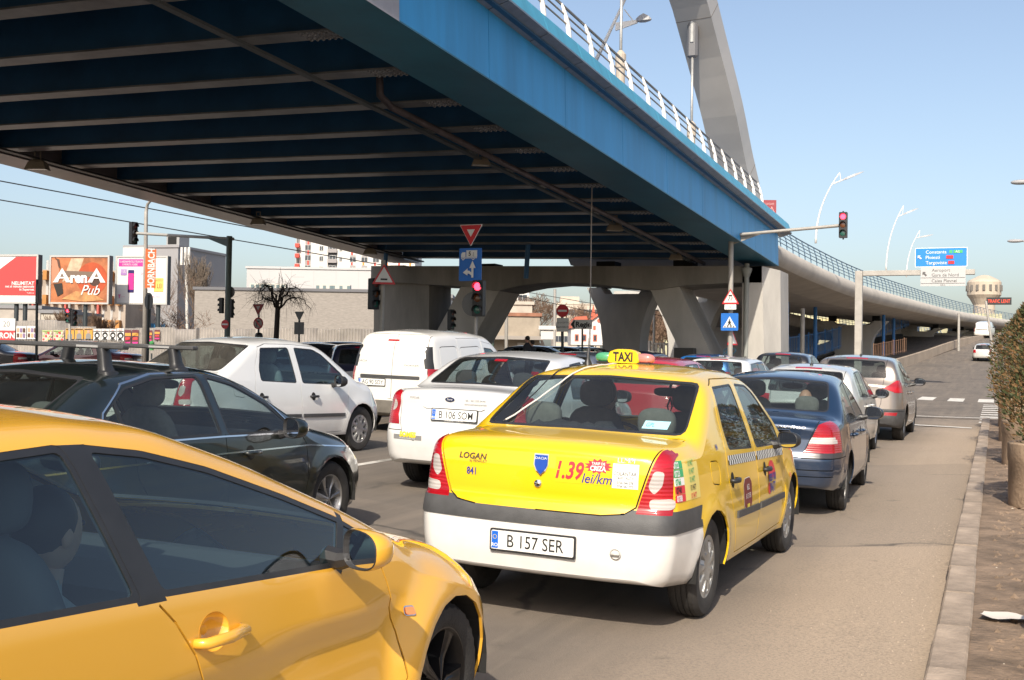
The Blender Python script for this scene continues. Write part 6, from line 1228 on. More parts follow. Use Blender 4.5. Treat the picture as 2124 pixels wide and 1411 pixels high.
picket('rusty_fence', 'low rusty fence behind the beige wall', [gp(1812, 82, .7), gp(1850, 88, .8), gp(1880, 92, .9)], 1.1, mat('rust_brown', (.18, .10, .06), .8), .6, .014)
for px, y0, y1, d, lab in ((1631, 626, 738, 70, 'thick blue pole right of the bridge column'), (1690, 592, 728, 80, 'blue pole between the two viaducts'), (1832, 640, 720, 95, 'blue pole behind the nearest viaduct pier'), (1853, 640, 718, 104, 'thin blue pole further along the tram line')):
    a, b = gpt(px, d), at(px, y0, d); t = thing('blue_pole', lab, 'pole', a, 0, 'blue tram poles'); pole(t, a, Vector((a.x, a.y, b.z)), .13, FBL)
for px, y0, d, lab in ((1664, 640, 66, 'grey pole in front of the blue fence'), (1988, 650, 110, 'grey pole before the far viaduct piers')): a, b = gpt(px, d), at(px, y0, d); t = thing('grey_pole', lab, 'pole', a); pole(t, a, Vector((a.x, a.y, b.z)), .12, POLEG)
# advertisements under the viaduct
a = at(1636, 690, 120); t = thing('advert_board', 'red and white round advertisement behind the blue pole', 'billboard', Vector((a.x, a.y, gz(a.x, a.y)))); B = Board(t, a); B.poly(circ(-.6, 0, 2.1, 30), REDS, 'disc', th=.05); B.rect(-2.4, -1.9, -1.0, 1.2, SIGNW); B.rect(-2.4, 1.0, -.2, 2.4, REDS); pole(t, t.location, a, .1)
a = at(1695, 680, 125); t = thing('advert_board', 'yellow board with the letters ARI below the lower viaduct', 'billboard', Vector((a.x, a.y, gz(a.x, a.y)))); B = Board(t, a); B.rect(-1.7, -.9, 2.3, 1.0, mat('ad_yellow', (.55, .45, .22), .6), 'panel', th=.05); B.text('ARI', -.4, .1, 1.1, mat('ad_brown', (.12, .09, .07), .6), bold=.03, sx=.8); pole(t, t.location, a, .1)

a = at(1700, 700, 190); t = thing('apartment_block', 'pale yellow building glimpsed beneath the viaducts', 'building', (a.x, a.y, 0)); B = Board(t, (a.x, a.y, 6), TH); B.rect(-26, -6, 30, 4.5, mat('far_yellow', (.42, .40, .26), .8, var=.2, scale=.4), 'wall', d0=-8, th=8)
for i in range(18):
    for j in range(2): B.rect(-24+i*3, -2.6+j*3.4, -22.6+i*3, -.9+j*3.4, mat('window_dark', (.05, .06, .075), .12), 'window', d0=.0, th=.05)
wallrun('tram_wall', 'pale concrete wall beside the tram line under the viaducts', [gp(1600, 105, .2), gp(1700, 112, .2), gp(1800, 122, .3), gp(1900, 135, .4)], 1.6, CONCL)
# ------------------------------------------------------------------ billboards
FRM = mat('billboard_frame', (.46, .45, .43), .5, .3); BDK = mat('billboard_side', (.06, .065, .07), .6)
PRW = mat('poster_white', (.66, .65, .635), .55); PRR = mat('poster_red', (.62, .05, .05), .55); MAG = mat('poster_magenta', (.62, .03, .25), .55); OCH = mat('poster_ochre', (.55, .28, .05), .6)
def billboard(px0, px1, py0, py1, d, lab, draw, legs):
    c = at((px0+px1)/2, (py0+py1)/2, d); w = (at(px1, py0, d)-at(px0, py0, d)).length; h = (at(px0, py1, d)-at(px0, py0, d)).length
    t = thing('billboard', lab, 'billboard', (c.x, c.y, gz(c.x, c.y)), 0, 'billboards above the fence'); yaw = math.radians(14)
    B = Board(t, c, yaw); B.rect(-w/2, -h/2, w/2, h/2, BDK, 'cabinet', d0=-.45, th=.44); f = .11
    for a in ((-w/2, h/2-f, w/2, h/2), (-w/2, -h/2, w/2, -h/2+f), (-w/2, -h/2+f+.002, -w/2+f, h/2-f-.002), (w/2-f, -h/2+f+.002, w/2, h/2-f-.002)): B.rect(*a, FRM, 'frame', d0=-.005, th=.06)
    B.k = .0; draw(B, w/2-f, h/2-f)
    for u in legs: pole(t, B.pt(u*w, 0, -.25)+t.location-Vector((0, 0, c.z-t.location.z)), B.pt(u*w, -h/2, -.25)+t.location, .14, DKST, 'leg')
    return t
def ad_red(B, w, h):
    B.rect(-w, -h, w, h, PRW, 'poster'); B.poly([(w*.25, h*.98), (w*.98, h*.98), (w*.98, -h*.72), (-w*.45, -h*.72), (-w*.98, -h*.15)], PRR, 'red_field')
    B.poly(circ(-w*.72, h*.42, .30, 16), SKIN); B.poly(circ(-w*.70, h*.58, .30, 16, 0, 180), HAIRD); B.poly([(-w*.98, h*.15), (-w*.5, h*.2), (-w*.45, -h*.1), (-w*.98, -h*.3)], mat('sweater_blue', (.12, .16, .3), .8)); B.poly([(-w*.98, -h*.4), (-w*.8, -h*.42), (-w*.62, -h*.7), (-w*.98, -h*.7)], mat('sweater_blue', (.12, .16, .3), .8))
    for tx, v, hh in (('NELIMITAT', -.18, .22), ('net si minute nationale', -.32, .15), ('in Supernet', -.45, .15)): B.text(tx, w*.93, h*v, hh, PRW, align='RIGHT', bold=.02)
    B.text('Vodafone', w*.93, -h*.6, .09, PRW, align='RIGHT'); B.poly(circ(-w*.82, -h*.28, .19, 18), PRW); B.poly(circ(-w*.80, -h*.29, .1, 14), PRR)
def ad_pub(B, w, h):
    B.rect(-w, -h, w, h, mat('pub_poster', (.38, .13, .05), .55, var=.6, scale=.9), 'poster'); B.poly([(-w*.3, h*.95), (w*.15, h*.95), (-w*.05, h*.2), (-w*.6, -h*.1)], mat('pub_cream', (.5, .38, .26), .6, var=.4, scale=2)); B.poly(circ(w*.45, h*.05, h*.72, 28), mat('guitar_red', (.42, .07, .02), .45, var=.3, scale=1)); B.poly(circ(w*.55, h*.0, h*.28, 20), mat('sound_hole', (.06, .03, .02), .7))
    B.poly([(-w*.55, h*.4), (w*.55, h*.35), (w*.55, h*.12), (-w*.55, h*.12)], mat('guitar_neck', (.16, .11, .08), .6)); B.poly([(-w*.98, h*.9), (-w*.78, h*.85), (-w*.7, h*.35), (-w*.8, -h*.1), (-w*.98, -h*.2)], mat('model_skin', (.45, .2, .12), .6)); B.poly([(-w*.9, h*.98), (-w*.72, h*.9), (-w*.66, h*.5), (-w*.74, h*.55), (-w*.8, h*.85)], HAIRB)
    B.poly([(-w*.9, -h*.2), (-w*.6, -h*.15), (-w*.55, -h*.6), (-w*.75, -h*.75)], HAIRD); B.poly([(-w*.6, -h*.85), (-w*.1, -h*.5), (w*.5, -h*.6), (w*.9, -h*.9), (w*.2, -h*.97)], mat('pub_tan', (.5, .24, .09), .6, var=.5, scale=1.5))
    for s, u in (('A', -.60), ('A', .62)):
        B.poly([(w*u-.62, -h*.12), (w*u-.28, -h*.12), (w*u-.17, h*.05), (w*u+.17, h*.05), (w*u+.28, -h*.12), (w*u+.62, -h*.12), (w*u+.0, h*.52)], PRW); B.poly([(w*u-.13, h*.12), (w*u+.13, h*.12), (w*u, h*.30)], mat('guitar_neck', (.16, .11, .08), .6))
    B.text('ren', 0, h*.1, .62, PRW, bold=.05, sx=.95); B.text('Pub', w*.42, -h*.45, .62, PRW, shear=.4, sx=.95)
def ad_phone(B, w, h):
    B.rect(-w, -h, w, h, PRW, 'poster'); B.rect(-w*.95, h*.6, w*.05, h*.93, MAG); B.text('CU ABONAMENTELE TELEKOM', -w*.45, h*.82, .13, PRW, sx=.62); B.text('SI PRIMESTI, SI OFERI', -w*.48, h*.69, .13, PRW, sx=.62)
    B.poly(rounded([(-w*.55, -h*.55), (-w*.3, -h*.55), (-w*.3, h*.45), (-w*.55, h*.45)], .06), mat('phone_navy', (.04, .03, .12), .3), 'phone'); B.rect(-w*.535, -h*.42, -w*.315, h*.3, MAG); B.rect(-w*.85, h*.22, -w*.6, h*.48, mat('ad_violet', (.35, .2, .45), .5)); B.text('1 LEU', -w*.72, h*.38, .16, PRW, sx=.7)
    B.rect(w*.52, -h*.5, w*.9, h*.1, mat('ad_yel', (.8, .5, .12), .5)); B.text('CADOU', w*.7, -h*.0, .14, PRR, sx=.8); B.text('1 LEI', w*.7, -h*.25, .3, BLACK, sx=.7); B.text('2+1', w*.08, h*.3, .16, MAG); B.text('T', -w*.88, -h*.72, .22, MAG, bold=.03); B.rect(-w*.78, -h*.74, -w*.75, -h*.72, MAG); B.rect(-w*.70, -h*.74, -w*.67, -h*.72, MAG); B.text('FARA LIMITA', w*.6, -h*.72, .08, MAG)
billboard(-46, 84, 528, 630, 74, 'red and white phone advert billboard at the far left edge', ad_red, (.1, .25)); billboard(98, 231, 530, 631, 74, 'brown pub billboard with a guitar and white lettering', ad_pub, (.08,)); billboard(236, 351, 531, 632, 76, 'white billboard with a pink telephone and yellow tag', ad_phone, (.12, .3))
# ------------------------------------------------------------------ corrugated fence with posters
CORR = mat('corrugated_steel', (.46, .43, .40), .6, .3, var=.3, scale=.8, bump=.0); 
FA, FBn = at(-120, 715, 66), at(790, 700, 62)
ft = thing('corrugated_fence', 'grey corrugated metal fence plastered with posters', 'fence', FA); FD = FBn-FA; FL = Vector((FD.x, FD.y, 0)).length; fd = Vector((FD.x, FD.y, 0)).normalized(); fn = Vector((fd.y, -fd.x, 0)); npan = 22
ztop = lambda s: at(0, 678, 65).z+(.35 if s < .30 else 0)+(at(790, 684, 62).z-at(0, 678, 65).z)*s
for i in range(npan):
    mb = MB(); W_ = FL/npan; n = 14; zt = ztop((i+.5)/npan)+random.uniform(-.06, .06); vs = []
    for k in range(n+1): u = i*W_+W_*k/n*.992; off = .05 if k % 2 else -.05; p = fd*u+fn*off; vs += [p+Vector((0, 0, -1.2)), p+Vector((0, 0, zt-FA.z))]
    mb.add(vs, [(2*k, 2*k+2, 2*k+3, 2*k+1) for k in range(n)]); mb.build('sheet', CORR if i % 3 else mat('corrugated_steel_b', (.40, .375, .355), .65, .3, var=.35, scale=1), ft)
def poster(px0, py0, px1, py1, kind, i):
    d = 64.5; a, b = at(px0, py1, d), at(px1, py0, d); w, h = (b-a).x/math.cos(math.atan2(fd.y, fd.x)), abs(b.z-a.z); s = ((a-FA).x*fd.x+(a-FA).y*fd.y); base = FA+fd*s+fn*.075; zc = a.z+h/2
    names = {'faces': 'white poster with small faces', 'food': 'pink and green grocery poster', 'orange': 'orange poster with a grey figure', 'black': 'black and white concert poster', 'dark': 'dark poster with red and yellow bands', 'ron': 'red and white price poster'}
    t = thing('poster', names[kind]+', %s from the left on the corrugated fence' % ('first second third fourth fifth sixth seventh eighth ninth tenth eleventh twelfth thirteenth fourteenth fifteenth sixteenth'.split()[i]), 'poster', (base.x, base.y, zc), 0, 'posters on the corrugated fence')
    yaw = math.atan2(fd.y, fd.x); B = Board(t, t.location, yaw); bgm = {'faces': PRW, 'food': mat('poster_pink', (.62, .45, .40), .6, var=.4, scale=3), 'orange': OCH, 'black': PRW, 'dark': mat('poster_dark', (.12, .03, .04), .6), 'ron': PRW}[kind]
    B.rect(0, -h/2, w, h/2, bgm, 'sheet'); rg = random.Random(i)
    if kind == 'faces':
        for k in range(3):
            for j in range(2): B.rect(w*(.06+.31*k), h*(-.38+.4*j), w*(.30+.31*k), h*(-.06+.4*j), [HAIRB, mat('print_tan', (.45, .3, .2), .7), mat('print_violet', (.2, .14, .25), .7)][(k+j) % 3])
    elif kind == 'food':
        for k in range(4):
            for j in range(3): B.poly(circ(w*(.13+.25*k), h*(-.32+.3*j), h*.1, 10), [PRR, mat('print_green', (.3, .42, .15), .6), mat('print_cream', (.7, .6, .4), .6)][(k*2+j) % 3])
        B.rect(w*.02, h*.38, w*.98, h*.48, mat('print_green', (.3, .42, .15), .6))
    elif kind == 'orange': B.poly([(w*.2, -h*.5), (w*.2, -h*.1), (w*.35, h*.05), (w*.65, h*.05), (w*.8, -h*.1), (w*.8, -h*.5)], mat('print_grey', (.2, .2, .2), .7)); B.poly(circ(w*.5, h*.22, h*.15, 14), SKIN); B.rect(w*.05, h*.38, w*.95, h*.46, HAIRD)
    elif kind == 'black': B.poly(circ(w*.5, -h*.05, h*.27, 18), BLACK); B.poly(circ(w*.52, -h*.08, h*.13, 14), PRW); B.rect(w*.05, h*.25, w*.95, h*.32, BLACK); B.text('LIVE', w*.5, h*.40, h*.1, PRR); B.poly([(w*.1, -h*.45), (w*.45, -h*.2), (w*.9, -h*.45)], BLACK)
    elif kind == 'dark': B.rect(w*.05, h*.1, w*.95, h*.3, OCH); B.rect(w*.1, -h*.4, w*.9, -h*.3, MAG); B.rect(w*.15, -h*.15, w*.85, h*.0, PRR)
    else: B.rect(0, -h*.5, w, -h*.05, PRR); B.text('RON', w*.55, -h*.28, h*.25, PRW, bold=.03); B.text('20', w*.5, h*.25, h*.25, mat('print_grey', (.2, .2, .2), .7))
k = 0
for px0, px1, py0, py1, kind in ((-25, 17, 660, 705, 'ron'), (18, 42, 676, 703, 'faces'), (43, 68, 676, 703, 'faces'), (78, 102, 685, 708, 'food'), (103, 128, 685, 708, 'food'), (131, 151, 682, 703, 'orange'), (152, 172, 682, 703, 'orange'), (173, 193, 682, 703, 'orange'), (194, 211, 683, 706, 'black'), (212, 229, 683, 706, 'black'), (230, 246, 683, 706, 'black'), (247, 263, 682, 708, 'black'), (264, 279, 685, 716, 'dark'), (280, 296, 685, 716, 'dark'), (312, 326, 686, 710, 'dark'), (330, 343, 685, 706, 'dark')): poster(px0, py0, px1, py1, kind, k); k += 1
q = gpt(314, 57); t = thing('waste_bin', 'small green litter bin on the lamp post', 'bin', q); mb = MB(); z0 = at(314, 712, 57).z-q.z; mb.lathe([(.0, z0-.35), (.10, z0-.35), (.12, z0), (.13, z0+.03), (.06, z0+.1), (0, z0+.12)], 12); mb.build('shell', mat('bin_green', (.06, .25, .08), .5), t, True, 40); pole(t, q, q+Vector((0, 0, z0-.5)), .04, DKST)
# ------------------------------------------------------------------ buildings
def building(lab, px0, px1, pytop, d, depth, m, name='building', rows=None, yaw=8, base=None, roofm=None, cat='building'):
    """box block facing the camera; rows: dict(wm, n, floors, y0, fh, w, h, sill)"""
    a, b = at(px0, pytop, d), at(px1, pytop, d); w = (b-a).length; c = (a+b)/2; z0 = base if base is not None else gz(c.x, c.y)-.5; h = c.z-z0
    t = thing(name, lab, cat, (c.x, c.y, z0)); yw = TH*1.0+R(yaw-8); ux = rotz(UX, yw); n_ = rotz(NY, yw); mk = lambda u, v, q: ux*u+UZ*v+n_*q
    mb = MB(); mb.prism([(-w/2, 0), (w/2, 0), (w/2, h), (-w/2, h)], -depth, 0, mk); mb.build('wall', m, t)
    mb = MB(); mb.prism([(-w/2-.15, h), (w/2+.15, h), (w/2+.15, h+.25), (-w/2-.15, h+.25)], -depth-.1, .12, mk); mb.build('parapet', roofm or m, t)
    return t, mk, w, h
WIN = mat('window_dark', (.05, .06, .075), .12, spec=.8); WINF = mat('window_frame', (.5, .49, .47), .6); OFFW = mat('render_white', (.60, .585, .555), .8, var=.06, scale=.3)
def winpiece(t, mk, u0, v0, u1, v1, m=None, fr=None, par=None, dd=.02):
    mb = MB(); mb.prism([(u0-.06, v0-.06), (u1+.06, v0-.06), (u1+.06, v1+.06), (u0-.06, v1+.06)], .005, .05+dd, mk); w = mb.build('window', fr or WINF, t)
    mb = MB(); mid = (u0+u1)/2
    for a, b in ((u0, mid-.03), (mid+.03, u1)): mb.prism([(a, v0), (b, v0), (b, v1), (a, v1)], .051+dd, .056+dd, mk)
    mb.build('pane', m or WIN, w); return w
def slab(t, mk, name, u0, v0, u1, v1, m, q0=.0, q1=.06): mb = MB(); mb.prism([(u0, v0), (u1, v0), (u1, v1), (u0, v1)], q0, q1, mk); return mb.build(name, m, t)
# white tower with red and orange panels
RDP = mat('panel_red', (.62, .06, .04), .6); ORP = mat('panel_orange', (.72, .25, .04), .6); GRP = mat('panel_grey', (.28, .26, .26), .7); DKP = mat('panel_dark', (.05, .05, .06), .6)
t, mk, w, h = building('tall white apartment block with red and orange panels behind the bridge', 615, 862, 480, 190, 14, OFFW, 'apartment_block', yaw=8); k = 190/2400
P = lambda px: (px-738.5)*k; Z = lambda py: h-(py-480)*k
for fl in range(9):
    zb = Z(516+21.2*fl); 
    if zb < 1.5: break
    slab(t, mk, 'balcony', P(615), zb, P(623), zb+.62, RDP, .0, 1.1); winpiece(t, mk, P(616), zb+.75, P(622), zb+1.5)
    winpiece(t, mk, P(634), zb-.35, P(645.5), zb+.45); slab(t, mk, 'panel', P(634), zb+.55, P(645.5), zb+1.25, GRP, .0, .03); slab(t, mk, 'panel', P(638.5), zb+.55, P(642), zb+1.25, RDP, .031, .045)
    winpiece(t, mk, P(664), zb-.4, P(671), zb+.3); slab(t, mk, 'loggia', P(681), zb-1.0, P(700), zb+.65, DKP, .0, .03); slab(t, mk, 'balcony', P(681), zb-.75, P(700), zb-.15, GRP, .031, .5); winpiece(t, mk, P(684), zb-.1, P(697), zb+.45, dd=.03)
    winpiece(t, mk, P(705.5), zb-.4, P(710), zb+.2)
    for q, pm in ((727, RDP), (751, ORP), (775, RDP), (800, ORP), (825, RDP), (848, ORP)): winpiece(t, mk, P(q), zb-.5, P(q+12), zb+.25); slab(t, mk, 'panel', P(q), zb+.35, P(q+12), zb+.55, GRP, 0, .03); slab(t, mk, 'panel', P(q), zb-1.05, P(q+12), zb-.6, PRW, 0, .03); slab(t, mk, 'panel', P(q+2), zb-1.05, P(q+6), zb-.6, pm, .031, .05)
# white hall, long low grey hall
t, mk, w, h = building('windowless white hall behind the long low building', 512, 790, 559, 130, 20, mat('hall_white', (.46, .45, .45), .75, var=.04, scale=.2), 'hall')
for u in np.linspace(-w/2, w/2, 7)[1:-1]: slab(t, mk, 'panel_joint', u-.03, 0, u+.03, h, mat('joint_grey', (.42, .41, .41), .8), 0, .01)
t, mk, w, h = building('long low grey hall with pale rough wall', 404, 800, 604, 100, 16, mat('hall_grey', (.27, .245, .22), .85, var=.2, scale=3, stretch=(1, 1, 4)), 'hall', roofm=mat('roof_edge', (.12, .12, .13), .6))
for u in np.linspace(-w/2+3, w/2-1.5, 7): slab(t, mk, 'window', u, .3, u+1.7, 1.5, WIN, 0, .04); slab(t, mk, 'mullion', u+1.75, .2, u+1.95, 1.6, mat('mullion_olive', (.25, .25, .08), .6), 0, .06)
for px, wd in ((545, 3.2), (665, 1.4), (700, 1.6)):
    u = (px-602)*100/2400; a = thing('roof_unit', 'pale ventilation unit on the hall roof at %s' % {545: 'the left', 665: 'the middle', 700: 'the right'}[px], 'roof unit', Vector(t.location)+mk(u, h+.25, -2)); mb = MB(); mb.prism(rounded([(-wd*.5, 0), (wd*.5, 0), (wd*.5, .5), (-wd*.5, .5)], .05), -.8, 0, mk); mb.build('casing', mat('unit_cream', (.5, .47, .42), .7), a); mb = MB()
    for q in np.linspace(-wd*.42, wd*.42, max(3, int(wd*2.2))): mb.prism([(q-.14, .12), (q+.14, .12), (q+.14, .4), (q-.14, .4)], .001, .02, mk)
    mb.build('louvre', mat('louvre_teal', (.12, .17, .18), .5), a)
# grey slab with blue glazing, orange flats
GSL = mat('slab_grey', (.27, .265, .275), .8, var=.05, scale=.2)
t, mk, w, h = building('grey slab office with a white top and blue glazing behind the billboard', 252, 376, 514, 118, 10, GSL, 'office_block', yaw=-6); slab(t, mk, 'white_facade', -w/2, 3, -w*.07, h, OFFW, 0, .3)
for i in range(9):
    for j in range(4): slab(t, mk, 'pane', -w/2+.05+i*.42*w/9*1.95, .3+j*.98, -w/2+.05+(i+.88)*.42*w/9*1.95, .3+(j+.88)*.98, mat('glazing_blue', (.04, .16, .32), .12, spec=.8), .31, .34)
slab(t, mk, 'roof_unit', w*.18, h+.26, w*.42, h+1.4, mat('unit_grey', (.3, .3, .3), .6), -3, -1); slab(t, mk, 'roof_grille', w*.21, h+.45, w*.37, h+1.2, UNDER, -.99, -.96)
ORB = mat('balcony_orange', (.42, .19, .05), .75, var=.15, scale=.8); RDB = mat('balcony_red', (.50, .10, .08), .75)
t, mk, w, h = building('old flats with orange balconies behind the billboards', 60, 262, 566, 112, 12, mat('flats_beige', (.36, .30, .25), .85, var=.2, scale=.6), 'apartment_block')
for j in range(4):
    for i in range(12):
        u = -w/2+w*i/12; v = 1.0+j*2.35; slab(t, mk, 'balcony', u+.05, v, u+w/12-.35, v+.9, ORB, 0, .7); winpiece(t, mk, u+.2, v+1.0, u+w/12-.5, v+1.85); 
        if j == 0 and i % 4 == 0: slab(t, mk, 'fin', u+w/12-.25, .5, u+w/12-.08, h-.3, RDB, 0, .5)
t, mk, w, h = building('orange flats showing right of the grey slab', 377, 408, 588, 125, 12, mat('flats_beige', (.36, .30, .25), .85), 'apartment_block')
for j in range(4): slab(t, mk, 'balcony', -w/2, .8+j*1.6, w/2, 1.5+j*1.6, ORB, 0, .6); winpiece(t, mk, -w/2+.2, 1.55+j*1.6, w/2-.2, 2.2+j*1.6)
t, mk, w, h = building('pale shed with a grey roof behind the poster fence', 85, 130, 650, 84, 8, mat('shed_beige', (.44, .40, .34), .85, var=.2, scale=1), 'shed', roofm=mat('roof_grey', (.22, .22, .23), .8)); t, mk, w, h = building('long grey roofed shed left of the pub billboard legs', -40, 84, 640, 88, 8, mat('shed_beige2', (.38, .34, .30), .85, var=.25, scale=1), 'shed', roofm=mat('roof_grey', (.22, .22, .23), .8))
# telecom mast
a = gpt(389, 116); t = thing('telecom_mast', 'white telecom mast with panel antennas beside the grey slab', 'mast', a); pole(t, a, at(386, 516, 116), .15, OFFW); 
for q in (-.45, .0, .45): mb = MB(); c = at(386, 532, 116)-a; mb.bbox((c.x+q-.13, c.y-.2, c.z-.9), (c.x+q+.13, c.y-.05, c.z+.9), .03); mb.build('antenna', OFFW, t)
# ---- seen through the pier
t, mk, w, h = building('dull green container under the slanted strut', 980, 1024, 648, 72, 4, mat('container_green', (.06, .10, .07), .7, var=.15, scale=1), 'container', cat='container')
t, mk, w, h = building('tan workshop with rusty roof edge and open bays', 1018, 1120, 656, 84, 8, mat('workshop_tan', (.33, .28, .22), .85, var=.25, scale=.8), 'workshop', roofm=mat('roof_rust', (.28, .13, .08), .85, var=.3, scale=2)); slab(t, mk, 'opening', -w*.35, 0, -w*.05, h*.42, UNDER, .0, .02); slab(t, mk, 'door', w*.05, 0, w*.4, h*.55, mat('door_white', (.55, .52, .48), .8), 0, .05); slab(t, mk, 'canopy', -w*.5, h*.6, w*.56, h*.66, mat('canopy_grey', (.3, .27, .24), .8), 0, 1.2)
t, mk, w, h = building('upper white floor of the tan workshop', 1022, 1104, 632, 88, 6, mat('workshop_cream', (.44, .40, .34), .85, var=.2, scale=1), 'workshop'); slab(t, mk, 'opening', -w*.4, h*.8, -w*.15, h*.95, UNDER, 0, .02)
t, mk, w, h = building('small white kiosk beside the left pier column', 884, 935, 618, 80, 5, OFFW, 'kiosk', roofm=mat('roof_grey', (.22, .22, .23), .8)); slab(t, mk, 'window', -w*.3, h*.5, 0, h*.62, WIN, 0, .03)
t, mk, w, h = building('cream block with a rooftop hut on the skyline', 1148, 1246, 632, 240, 12, mat('block_cream', (.52, .45, .37), .85, var=.12, scale=.5), 'apartment_block'); slab(t, mk, 'rooftop_hut', -w*.35, h, w*.05, h+1.7, mat('block_cream', (.52, .45, .37), .85), -6, -1)
for j in range(3):
    for i in range(8): winpiece(t, mk, -w/2+.5+i*w/8, h-2.2-j*2.8, -w/2+1.7+i*w/8, h-1-j*2.8)
t, mk, w, h = building('pale tall block behind the bare trees', 1070, 1098, 605, 210, 10, OFFW, 'apartment_block')
for j in range(4): winpiece(t, mk, -.8, h-1.6-j*2.6, .8, h-.6-j*2.6)
a = at(1222, 712, 140); t = thing('white_villa', 'white house with arched red trim and a small red spire', 'house', (a.x, a.y, at(1222, 716, 140).z)); mk = lambda u, v, q: rotz(UX, TH)*u+UZ*v+rotz(NY, TH)*q; k = 140/2400; wl = mat('villa_white', (.60, .57, .54), .8); rt = mat('villa_red', (.48, .12, .07), .8)
mb = MB(); mb.prism([(-38*k, 0), (42*k, 0), (42*k, 44*k), (20*k, 62*k), (-2*k, 46*k), (-38*k, 34*k)], -8, 0, mk); mb.build('wall', wl, t); mb = MB()
for p in ([(-40*k, 34*k), (-2*k, 46*k), (-6*k, 60*k), (-30*k, 58*k)], [(-4*k, 45*k), (20*k, 63*k), (44*k, 43*k), (44*k, 47*k), (20*k, 68*k), (-4*k, 49*k)]): mb.prism(p, -8.2, .3, mk)
mb.build('roof', rt, t); mb = MB(); mb.prism([(7*k, 62*k), (17*k, 62*k), (12*k, 86*k)], -4, -3.3, mk); mb.build('spire', rt, t)
for px in (-30, -14, 8, 28):
    w_ = slab(t, mk, 'window', px*k, 8*k, (px+8)*k, 22*k, rt, 0, .06); slab(w_.parent, mk, 'pane', (px+1.6)*k, 9.5*k, (px+6.4)*k, 20*k, WIN, .061, .08)
for px in (8, 28): slab(t, mk, 'window', px*k, 32*k, (px+5)*k, 40*k, rt, 0, .06)
mb = MB(); mb.prism(circ(20*k, 51*k, 4*k, 14), 0, .08, mk); mb.build('round_window', rt, t)
t, mk, w, h = building('white square advertisement screen under the trees', 1122, 1148, 684, 75, .3, OFFW, 'white_screen', base=at(1135, 704, 75).z, cat='screen')
picket('white_fence', 'thin pale post fence beyond the parked cars', [gpt(1010, 56), gpt(1120, 58), gpt(1235, 60)], 1.15, mat('fence_pale', (.45, .42, .38), .8), 1.3, .035, posts=2); picket('pale_fence', 'short pale picket fence right of the flared pier', [gpt(1345, 84), gpt(1395, 84)], 2.0, mat('fence_pale', (.45, .42, .38), .8), .28, .06)
for px, y0, d, lab in ((1050, 605, 66, 'pale pole in front of the tan workshop'), (1150, 600, 80, 'pale pole beside the white screen'), (1356, 640, 90, 'pale pole right of the flared pier')): a, b = gpt(px, d), at(px+1, y0, d); t = thing('pale_pole', lab, 'pole', a); pole(t, a, b, .1, POLEG)
# ------------------------------------------------------------------ bare trees
BARK = mat('bark_dark', (.045, .035, .03), .9); TWIG = mat('twig_brown', (.16, .10, .065), .9); TWIGD = mat('twig_dark', (.035, .028, .025), .9); TWIGP = mat('twig_poplar', (.14, .11, .085), .9)
def bare_tree(h, seed, spread=.75, levels=5, up=.35, droop=0., trunk=.24, nb=4, thin=.012, twigs=0, kids=None):
    rg = random.Random(seed); A, T = MB(), MB()
    def grow(p, d, L, r, lv):
        n = 3; P = [p]; rr = [r]
        for k in range(n):
            d = (d+Vector((rg.gauss(0, .16), rg.gauss(0, .16), rg.gauss(0, .1)+up*.12-droop*.25*(levels-lv)/levels))).normalized(); p = p+d*L/n; P.append(p); rr.append(max(thin, r*(1-.4*(k+1)/n)))
        (A if lv >= levels-1 else T).tube(P, rr, 6 if lv >= levels-1 else 3, False)
        if lv <= 0: return
        for k in range(nb if lv < levels else nb+1):
            q = P[-1] if k < 2 else P[-2] if k < 4 else P[1]; a = rg.random()*6.28; s = Vector((math.cos(a), math.sin(a), rg.uniform(-.2, .6)-droop)); nd = (d*(1-spread*.5)+s*spread+Vector((0, 0, up*.5))).normalized(); grow(q, nd, L*rg.uniform(.6, .85), max(thin, rr[-1]*.66), lv-1)
    grow(Vector((0, 0, 0)), Vector((0, 0, 1)), h*.34, trunk, levels); return A, T
def tree(lab, px, pybase, pytop, d, seed, group=None, tw=TWIG, bark=BARK, **k):
    b = gpt(px, d); h = at(px, pytop, d).z-b.z; t = thing('bare_tree', lab, 'tree', b, seed, group); A, T = bare_tree(h, seed, **k); s = h/max(v[2] for v in A.v+T.v)
    for m_, nm, mm in ((A, 'trunk', bark), (T, 'crown', tw)): m_.v = [(x*s, y*s, z*s) for x, y, z in m_.v]; m_.build(nm, mm, t)
    return t
wb_ = gpt(570, 46); wt_ = thing('bare_tree', 'dark weeping bare tree in front of the long low hall', 'tree', wb_); rw = random.Random(4); fk = at(576, 640, 46)-wb_; A_, T_ = MB(), MB(); A_.tube([(0, 0, 0), (fk.x*.4, 0, fk.z*.5), fk], [.13, .11, .10], 8)
for k in range(10):
    a = k*2.4+rw.uniform(-.3, .3); l = rw.uniform(.7, 1.75); hh = rw.uniform(.3, .95); P_ = []
    for i in range(11): u = i/10; P_.append(fk+Vector((math.cos(a)*l*u+rw.gauss(0, .05), math.sin(a)*l*u*.8, hh*math.sin(math.pi*min(1, u*.7))*1.1-.45*u**3*l*.6+rw.gauss(0, .05))))
    A_.tube(P_, [.042*(1-.85*i/10)+.004 for i in range(11)], 5)
    for q in range(34):
        p = P_[rw.randint(3, 10)]; d_ = Vector((math.cos(a)*.3+rw.gauss(0, .5), rw.gauss(0, .4), rw.gauss(-.15, .5)))*rw.uniform(.25, .8); e_ = p+d_*.5+Vector((0, 0, .07)); T_.tube([p, e_, p+d_-Vector((0, 0, .12))], [.006, .0045, .003], 3); T_.tube([e_, e_+Vector((rw.gauss(0, .2), rw.gauss(0, .2), rw.gauss(-.1, .2)))], [.004, .0025], 3)
